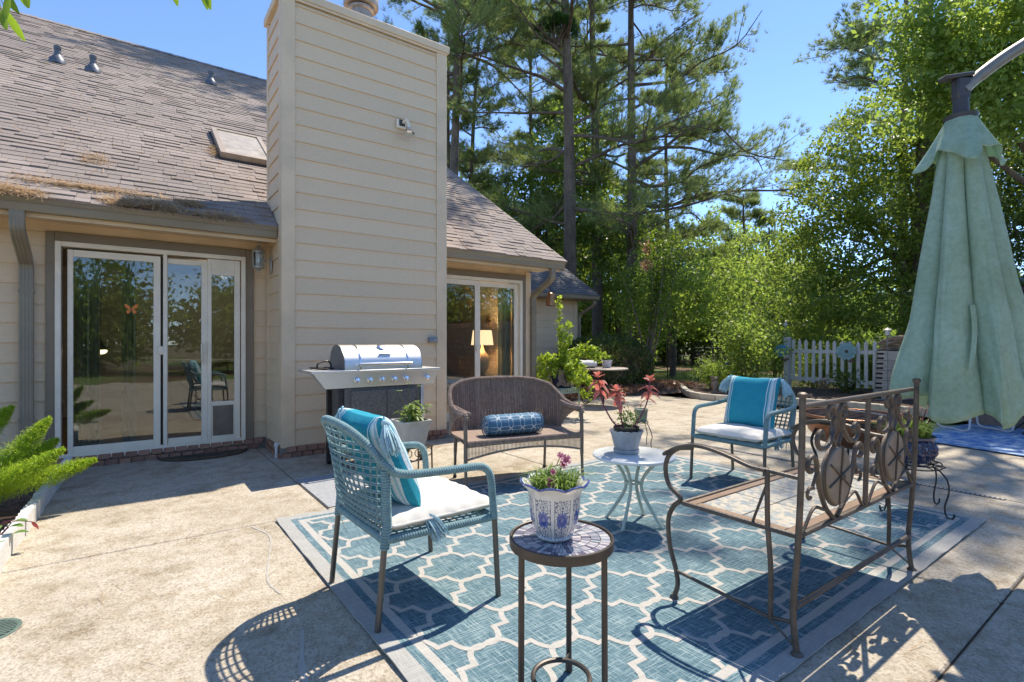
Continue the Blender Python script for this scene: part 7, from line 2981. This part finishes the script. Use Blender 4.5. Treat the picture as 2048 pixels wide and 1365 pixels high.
# local axis to the right of the view and away from it
vr, vf = Vector((SC, -CC, 0)), Vector((CC, SC, 0))
def cp(r_, f_, z):
    return vr * r_ + vf * f_ + Vector((0, 0, z))
stems_ = [[cp(-.04, 0, 0), cp(-.10, .01, .06), cp(-.165, .01, .19), cp(-.185, .0, .30), cp(-.20, 0, .36)],
          [cp(-.02, 0, 0), cp(-.04, -.02, .08), cp(-.065, -.03, .20), cp(-.075, -.03, .27)],
          [cp(.04, .0, 0), cp(.075, .0, .05), cp(.13, .01, .14), cp(.155, .0, .24), cp(.16, 0, .34)]]
rs = RS(91)
for si, S_ in enumerate(stems_):
    q = cr(S_, 6)
    mb = MB()
    mb.tube(q, [.0065 * (1 - .5 * i / (len(q) - 1)) for i in range(len(q))], 7)
    mb.build('stem', m_cstem, co)
    n_ = len(q)
    for f, cnt, L, W, dz in ((.70, 2, .075, .05, -.45), (.80, 3, .08, .052, -.3), (.90, 4, .075, .05, -.05), (.97, 4, .06, .04, .45), (1.0, 4, .05, .03, 1.1)):
        for k in range(cnt):
            a = 2 * math.pi * k / cnt + si + f * 9
            mb = MB()
            big_leaf(mb, q[min(n_ - 1, int(f * (n_ - 1)))], Vector((math.cos(a), math.sin(a), dz + rs.normal() * .15)), L * rs.uniform(.8, 1.15), W * rs.uniform(.8, 1.1), .45 if dz < .3 else .05)
            mb.build('leaf', m_col, co)
pc_ = MB()
P = RS(92).normal(size=(260, 3)) * np.array([.05, .04, .035]) + np.array(cp(.02, .02, .07))
np_mesh('companion_leaves', leaf_quads(P, .020, .014, RS(92)), 4, m_blade, co)

# plant in the square planter
sqp = tag(empty('leafy_plant', (2.13, 4.50, .47)), 'leafy green plant growing in the white square planter', 'plant')
rs = RS(93)
mb = MB()
ml = MB()
for k in range(15):
    a = rs.uniform(0, 6.28)
    h = rs.uniform(.10, .24)
    tp = Vector((.15 * math.cos(a) * rs.uniform(.3, 1.1), .15 * math.sin(a) * rs.uniform(.3, 1.1), h))
    mb.tube([(tp.x * .2, tp.y * .2, 0), tp * .6 + Vector((0, 0, .03)), tp], .003, 5)
    for j in range(9):
        f = rs.uniform(.35, 1)
        b2_ = rs.uniform(0, 6.28)
        big_leaf(ml, tp * f, (math.cos(b2_), math.sin(b2_), rs.uniform(-.2, .5)), rs.uniform(.06, .11), rs.uniform(.028, .045), .5, 3)
for k, (x, y, z) in enumerate(((-.13, -.02, .32), (-.03, 0, .38), (.09, .0, .35))):
    mb.tube([(x * .4, y, .1), (x, y, z)], .0025, 5)
    for j in range(7):
        b2_ = j * .9
        big_leaf(ml, (x, y, z), (math.cos(b2_), math.sin(b2_), .3), .035, .018, .2, 3)
mb.build('stems', m_stem_g, sqp)
ml.build('foliage', LEAF('planter_leaf', (.12, .19, .05), (.20, .28, .08), (.34, .40, .15), .4), sqp)

# lime vine in the navy pot
vn = tag(empty('lime_vine', (5.72, 6.42, .74)), 'lime green vine with long trailing shoots in the navy pot', 'plant')
rs = RS(94)
mb = MB()
P, Dd = [], []
shoots = []
for k in range(24):
    a = rs.uniform(0, 6.28)
    L = rs.uniform(.2, .6)
    shoots.append([(0, 0, 0), (math.cos(a) * L * .4, math.sin(a) * L * .4, .22 * rs.uniform(.4, 1.3)), (math.cos(a) * L * .8, math.sin(a) * L * .8, .12 * rs.uniform(-1, 2)), (math.cos(a) * L, math.sin(a) * L, rs.uniform(-.38, .2))])
for r_, z in ((-.05, 1.18), (.12, .82), (.16, .60), (-.02, .72)):
    q = cp(r_, -.05, z)
    shoots.append([(0, 0, 0), (q.x * .3, q.y * .3, z * .45), (q.x * .7, q.y * .7, z * .8), tuple(q)])
for r_, z in ((.55, .34), (.62, .18), (.50, -.22), (.42, -.38), (.72, .25)):
    q = cp(r_, -.1, z)
    shoots.append([(0, 0, .05), (q.x * .35, q.y * .35, max(.18, z * .7 + .12)), (q.x * .75, q.y * .75, z + .10), tuple(q)])
for S_ in shoots:
    q = cr(S_, 7)
    mb.tube(q, .003, 4, caps=False)
    for p in q[3:]:
        for j in range(5):
            P.append(np.array(p) + rs.normal(size=3) * .03)
mb.build('shoots', m_stem_g, vn)
np_mesh('foliage', leaf_quads(np.array(P), .075, .045, rs, .7), 4, LEAF('lime_vine_leaf', (.16, .26, .025), (.26, .36, .04), (.44, .50, .09), .5), vn)
# small plants
def tuft_plant(label, loc, n, L, w_, lean, r_, mat, seed, name='potted_plant'):
    t = tag(empty(name, loc), label, 'plant')
    np_mesh('leaves', blades(RS(seed), n, 0, L, w_, lean, r_), 4, mat, t)
    return t
gpl = tuft_plant('bright grassy succulent growing in the diamond pot', (4.70, 1.37, .535), 620, .16, .009, 1.1, .12, LEAF('succulent', (.16, .24, .05), (.26, .36, .08), (.40, .46, .14), .4), 95)
mb = MB()
rs = RS(96)
fl_ = []
for k in range(26):
    a = rs.uniform(0, 6.28)
    tp = (.13 * math.cos(a) * rs.uniform(.2, 1), .13 * math.sin(a) * rs.uniform(.2, 1), rs.uniform(.12, .23))
    mb.tube([(tp[0] * .4, tp[1] * .4, 0), tp], .0018, 4)
    fl_.append(tp)
mb.build('flower_stalks', m_cstem, gpl)
np_mesh('buds', leaf_quads(np.repeat(np.array(fl_), 5, axis=0) + rs.normal(size=(130, 3)) * .008, .016, .010, rs), 4, m_pink, gpl)
tuft_plant('small white flowered plant in the little porcelain pot', (7.47, 7.06, .86), 160, .15, .012, .8, .07, m_blade, 97)
# asparagus fern in the left bed: plumes of tiny leaves
fe = tag(empty('foxtail_fern', (-.93, 4.88, .13)), 'bright foxtail fern with long plumes in the left planting bed', 'fern')
fe.scale = (1.08, 1.08, 1.2)
m_fern = LEAF('fern_frond', (.20, .33, .02), (.33, .46, .035), (.50, .58, .10), .55)
rs = RS(98)
plumes = [[(-.02, 0, 0), (.10, .05, .16), (.30, .10, .32), (.42, .14, .46)],
          [(0, .05, 0), (.0, .22, .22), (.12, .34, .42), (.20, .42, .52)],
          [(.02, 0, 0), (.22, .02, .10), (.46, .06, .14), (.66, .10, .19)],
          [(0, -.05, 0), (.16, -.04, .12), (.34, -.06, .20), (.50, -.02, .29)],
          [(0, .1, 0), (.16, .2, .15), (.32, .30, .22), (.44, .36, .30)],
          [(-.05, .05, 0), (-.12, .2, .25), (-.10, .3, .45), (-.05, .36, .58)],
          [(-.05, -.1, 0), (.02, -.2, .18), (.10, -.28, .26), (.18, -.34, .32)],
          [(-.1, 0, 0), (-.3, 0, .2), (-.5, .05, .34), (-.6, .1, .40)],
          [(-.1, -.1, 0), (-.2, -.3, .2), (-.28, -.4, .3), (-.3, -.5, .33)]]
sb = MB()
for S_ in plumes:
    q = cr(S_, 10)
    n_ = len(q)
    sb.tube(q, .004, 5)
    P = []
    for i, p in enumerate(q):
        f = i / (n_ - 1)
        rr_ = .062 * (math.sin(math.pi * min(1, .12 + f * .86)) ** .6)
        t = (q[min(n_ - 1, i + 1)] - q[max(0, i - 1)]).normalized()
        for j in range(250):
            v_ = Vector(rs.normal(size=3))
            v_ = (v_ - t * v_.dot(t)).normalized() * rr_ * (rs.uniform(.05, 1) ** .6 + .2 * rs.normal())
            P.append(np.array(p + v_ + t * rs.uniform(-.012, .012)))
    np_mesh('plume', leaf_quads(np.array(P), .032, .0034, rs), 4, m_fern, fe)
sb.build('stalks', m_stem_g, fe)
hb_ = tag(empty('begonia', (-.66, 4.22, .05)), 'small broad leaved plant with a dark red leaf over the white edging', 'plant')
ml, mr, ms = MB(), MB(), MB()
rs = RS(99)
for k in range(9):
    a = rs.uniform(0, 6.28)
    p = Vector((.10 * math.cos(a), .10 * math.sin(a), rs.uniform(.06, .2)))
    ms.tube([(0, 0, 0), p * .6, p], .003, 5)
    big_leaf(ml, p, (math.cos(a), math.sin(a), .3), .075, .055, .3)
q = cr([(0, 0, .05), (.06, -.02, .14), (.13, -.03, .14), (.19, -.02, .12)], 5)
ms.tube(q, .0025, 5)
for a in (-.6, .3, 1.3):
    big_leaf(mr, q[-1], (math.cos(a) * .6, math.sin(a) * .6, -.6), .05, .022, .2)
ms.build('stems', m_cstem, hb_)
ml.build('leaves', LEAF('begonia_leaf', (.10, .19, .05), (.15, .26, .07), (.22, .34, .10), .4), hb_)
mr.build('red_leaves', LEAF('red_leaf', (.18, .02, .02), (.25, .03, .03), (.30, .05, .04), .3), hb_)
# small tree left of the view; its twigs hang into the top left corner
gt_p = Vector((-2.35, 2.3, 0))
gt = tag(empty('garden_tree', gt_p), 'small tree whose fresh green leaf tips hang into the top left corner', 'tree')
T1, T2 = DP(-12, 2, 2.6) - gt_p, DP(370, -30, 2.6) - gt_p
rs = RS(100)
mb = MB()
tr_ = cr([(0, 0, -.05), (.05, .03, 1.2), (-.03, .05, 2.4), (.1, .1, 3.5)], 6)
mb.tube(tr_, [.06 * (1 - .5 * i / 18) for i in range(19)], 9)
mb.tube(cr([tr_[13], Vector((.8, .75, 3.25)), T1 + Vector((-.15, .02, .30)), T1 + Vector((.0, 0, .14))], 6), [.022 * (1 - .7 * i / 18) for i in range(19)], 6)
mb.tube(cr([Vector((.8, .75, 3.25)), Vector((1.5, .9, 3.50)), T2 + Vector((-.3, .02, .40)), T2 + Vector((0, 0, .11))], 6), [.014 * (1 - .7 * i / 18) for i in range(19)], 6)
mb.build('trunk', m_bark2, gt)
P = clumpy(rs, [(0, 0, 3.9, .9, .9, .5), (.3, .2, 3.6, .8, .8, .4), (-.6, -.3, 3.7, .8, .8, .4)], 2600, .3, 20, .4)
m_twig = LEAF('twig_leaf', (.12, .22, .02), (.20, .32, .03), (.32, .42, .05), .5)
np_mesh('crown', leaf_quads(P, .12, .05, rs, .5), 4, m_twig, gt)
ms, ml = MB(), MB()
for r_, z, L in ((.05, .06, .14), (.09, .02, .16), (.02, -.02, .15), (.10, .10, .12), (.06, -.06, .13), (.13, .07, .12)):
    p = T1 + cp(r_, rs.normal() * .03, z)
    ms.tube([T1 + Vector((0, 0, .15)), T1.lerp(p, .5) + Vector((0, 0, .06)), p], .002, 5)
    big_leaf(ml, p, vr * rs.uniform(.2, .7) + Vector((0, 0, -1)) + vf * rs.normal() * .3, L, .042, .0, 5, up=-vf)
for r_ in (-.07, .09, .075):
    p = T2 + cp(r_, 0, .03)
    ms.tube([T2 + Vector((0, 0, .12)), p], .002, 5)
    big_leaf(ml, p, vr * .25 + Vector((0, 0, -1)), .16 if r_ > 0 else .14, .04, 0, 5, up=-vf)
stuff(ms.build('twigs', m_stem_g, gt))
stuff(ml.build('hanging_leaves', m_twig, gt))

# ---------------- dry pine needles on roof and patio
rs = RS(101)
def needles_on(P, Nrm, L, W, mat, name, label):
    n = len(P)
    a = rs.normal(size=(n, 3))
    d = a - Nrm * np.sum(a * Nrm, axis=1, keepdims=True)
    d /= np.linalg.norm(d, axis=1, keepdims=True)
    d += Nrm * rs.normal(size=(n, 1)) * .22
    s_ = np.cross(d, Nrm)
    l = L * rs.uniform(.5, 1.3, (n, 1))
    V = np.empty((n, 4, 3), dtype=np.float32)
    V[:, 0] = P - d * l / 2 - s_ * W / 2
    V[:, 1] = P - d * l / 2 + s_ * W / 2
    V[:, 2] = P + d * l / 2 + s_ * W / 2 + Nrm * .004
    V[:, 3] = P + d * l / 2 - s_ * W / 2 + Nrm * .004
    o_ = stuff(np_mesh(name, V, 4, mat))
    o_['label'] = label
    o_['category'] = 'pine needles'
    return o_
pts = []
def heap(x0, x1, s0, s1, n, h):
    for k in range(n):
        f = rs.beta(2, 2)
        x = x0 + (x1 - x0) * f
        s_ = s0 + (s1 - s0) * rs.beta(1.3, 2.2)
        pts.append(rp(x, s_, .022 + h * rs.uniform() * math.sin(math.pi * min(1, max(0, f)))))
heap(-1.25, -.58, -.05, .12, 300, .06)
heap(-.24, .50, -.04, .20, 560, .07)
heap(.42, 1.1, -.04, .12, 260, .03)
heap(-.9, .35, .32, .44, 260, .02)
heap(.35, .62, .22, .36, 160, .03)
heap(.86, .99, sof(7.85), sof(8.4), 110, .04)
heap(1.60, 1.72, sof(7.9), sof(8.5), 60, .04)
heap(-.42, -.16, 1.1, 1.45, 60, .02)
for k in range(420):
    pts.append(rp(rs.uniform(-2.5, 1.28), rs.uniform(0, 6.0) ** 1.0, .026))
for k in range(90):
    pts.append(rp(rs.uniform(3.3, 5.4), rs.uniform(0, 2.5), .026))
nrm = np.array([[0, -math.sin(SL), math.cos(SL)]])
needles_on(np.array(pts), np.repeat(nrm, len(pts), 0), .16, .0045, m_dry, 'roof_pine_needles', 'dry orange pine needles heaped along the gutter and roof')
P = np.stack([rs.uniform(-1.6, 5.5, 420), rs.uniform(.4, 6.2, 420), np.full(420, .004)], 1)
on = (P[:, 0] > RX0 - .02) & (P[:, 0] < RX1) & (P[:, 1] > RY0) & (P[:, 1] < RY1)
P = P[(~on) & (P[:, 0] > -.5)]
needles_on(P, np.repeat(np.array([[0, 0, 1.0]]), len(P), 0), .11, .0022, m_dry, 'patio_pine_needles', 'scattered dry pine needles lying on the concrete')
# leaf litter in the mulch strip
P = np.stack([rs.uniform(7.4, 12.0, 2600), rs.uniform(7.9, 9.6, 2600), rs.uniform(.06, .19, 2600)], 1)
o = stuff(np_mesh('leaf_litter', leaf_quads(P, .09, .06, rs), 4, LEAF('litter_leaf', (.16, .07, .045), (.27, .13, .09), (.40, .23, .16), .2)))
o['label'] = 'brown fallen leaves on the mulch beside the hedge'
o['category'] = 'leaves'
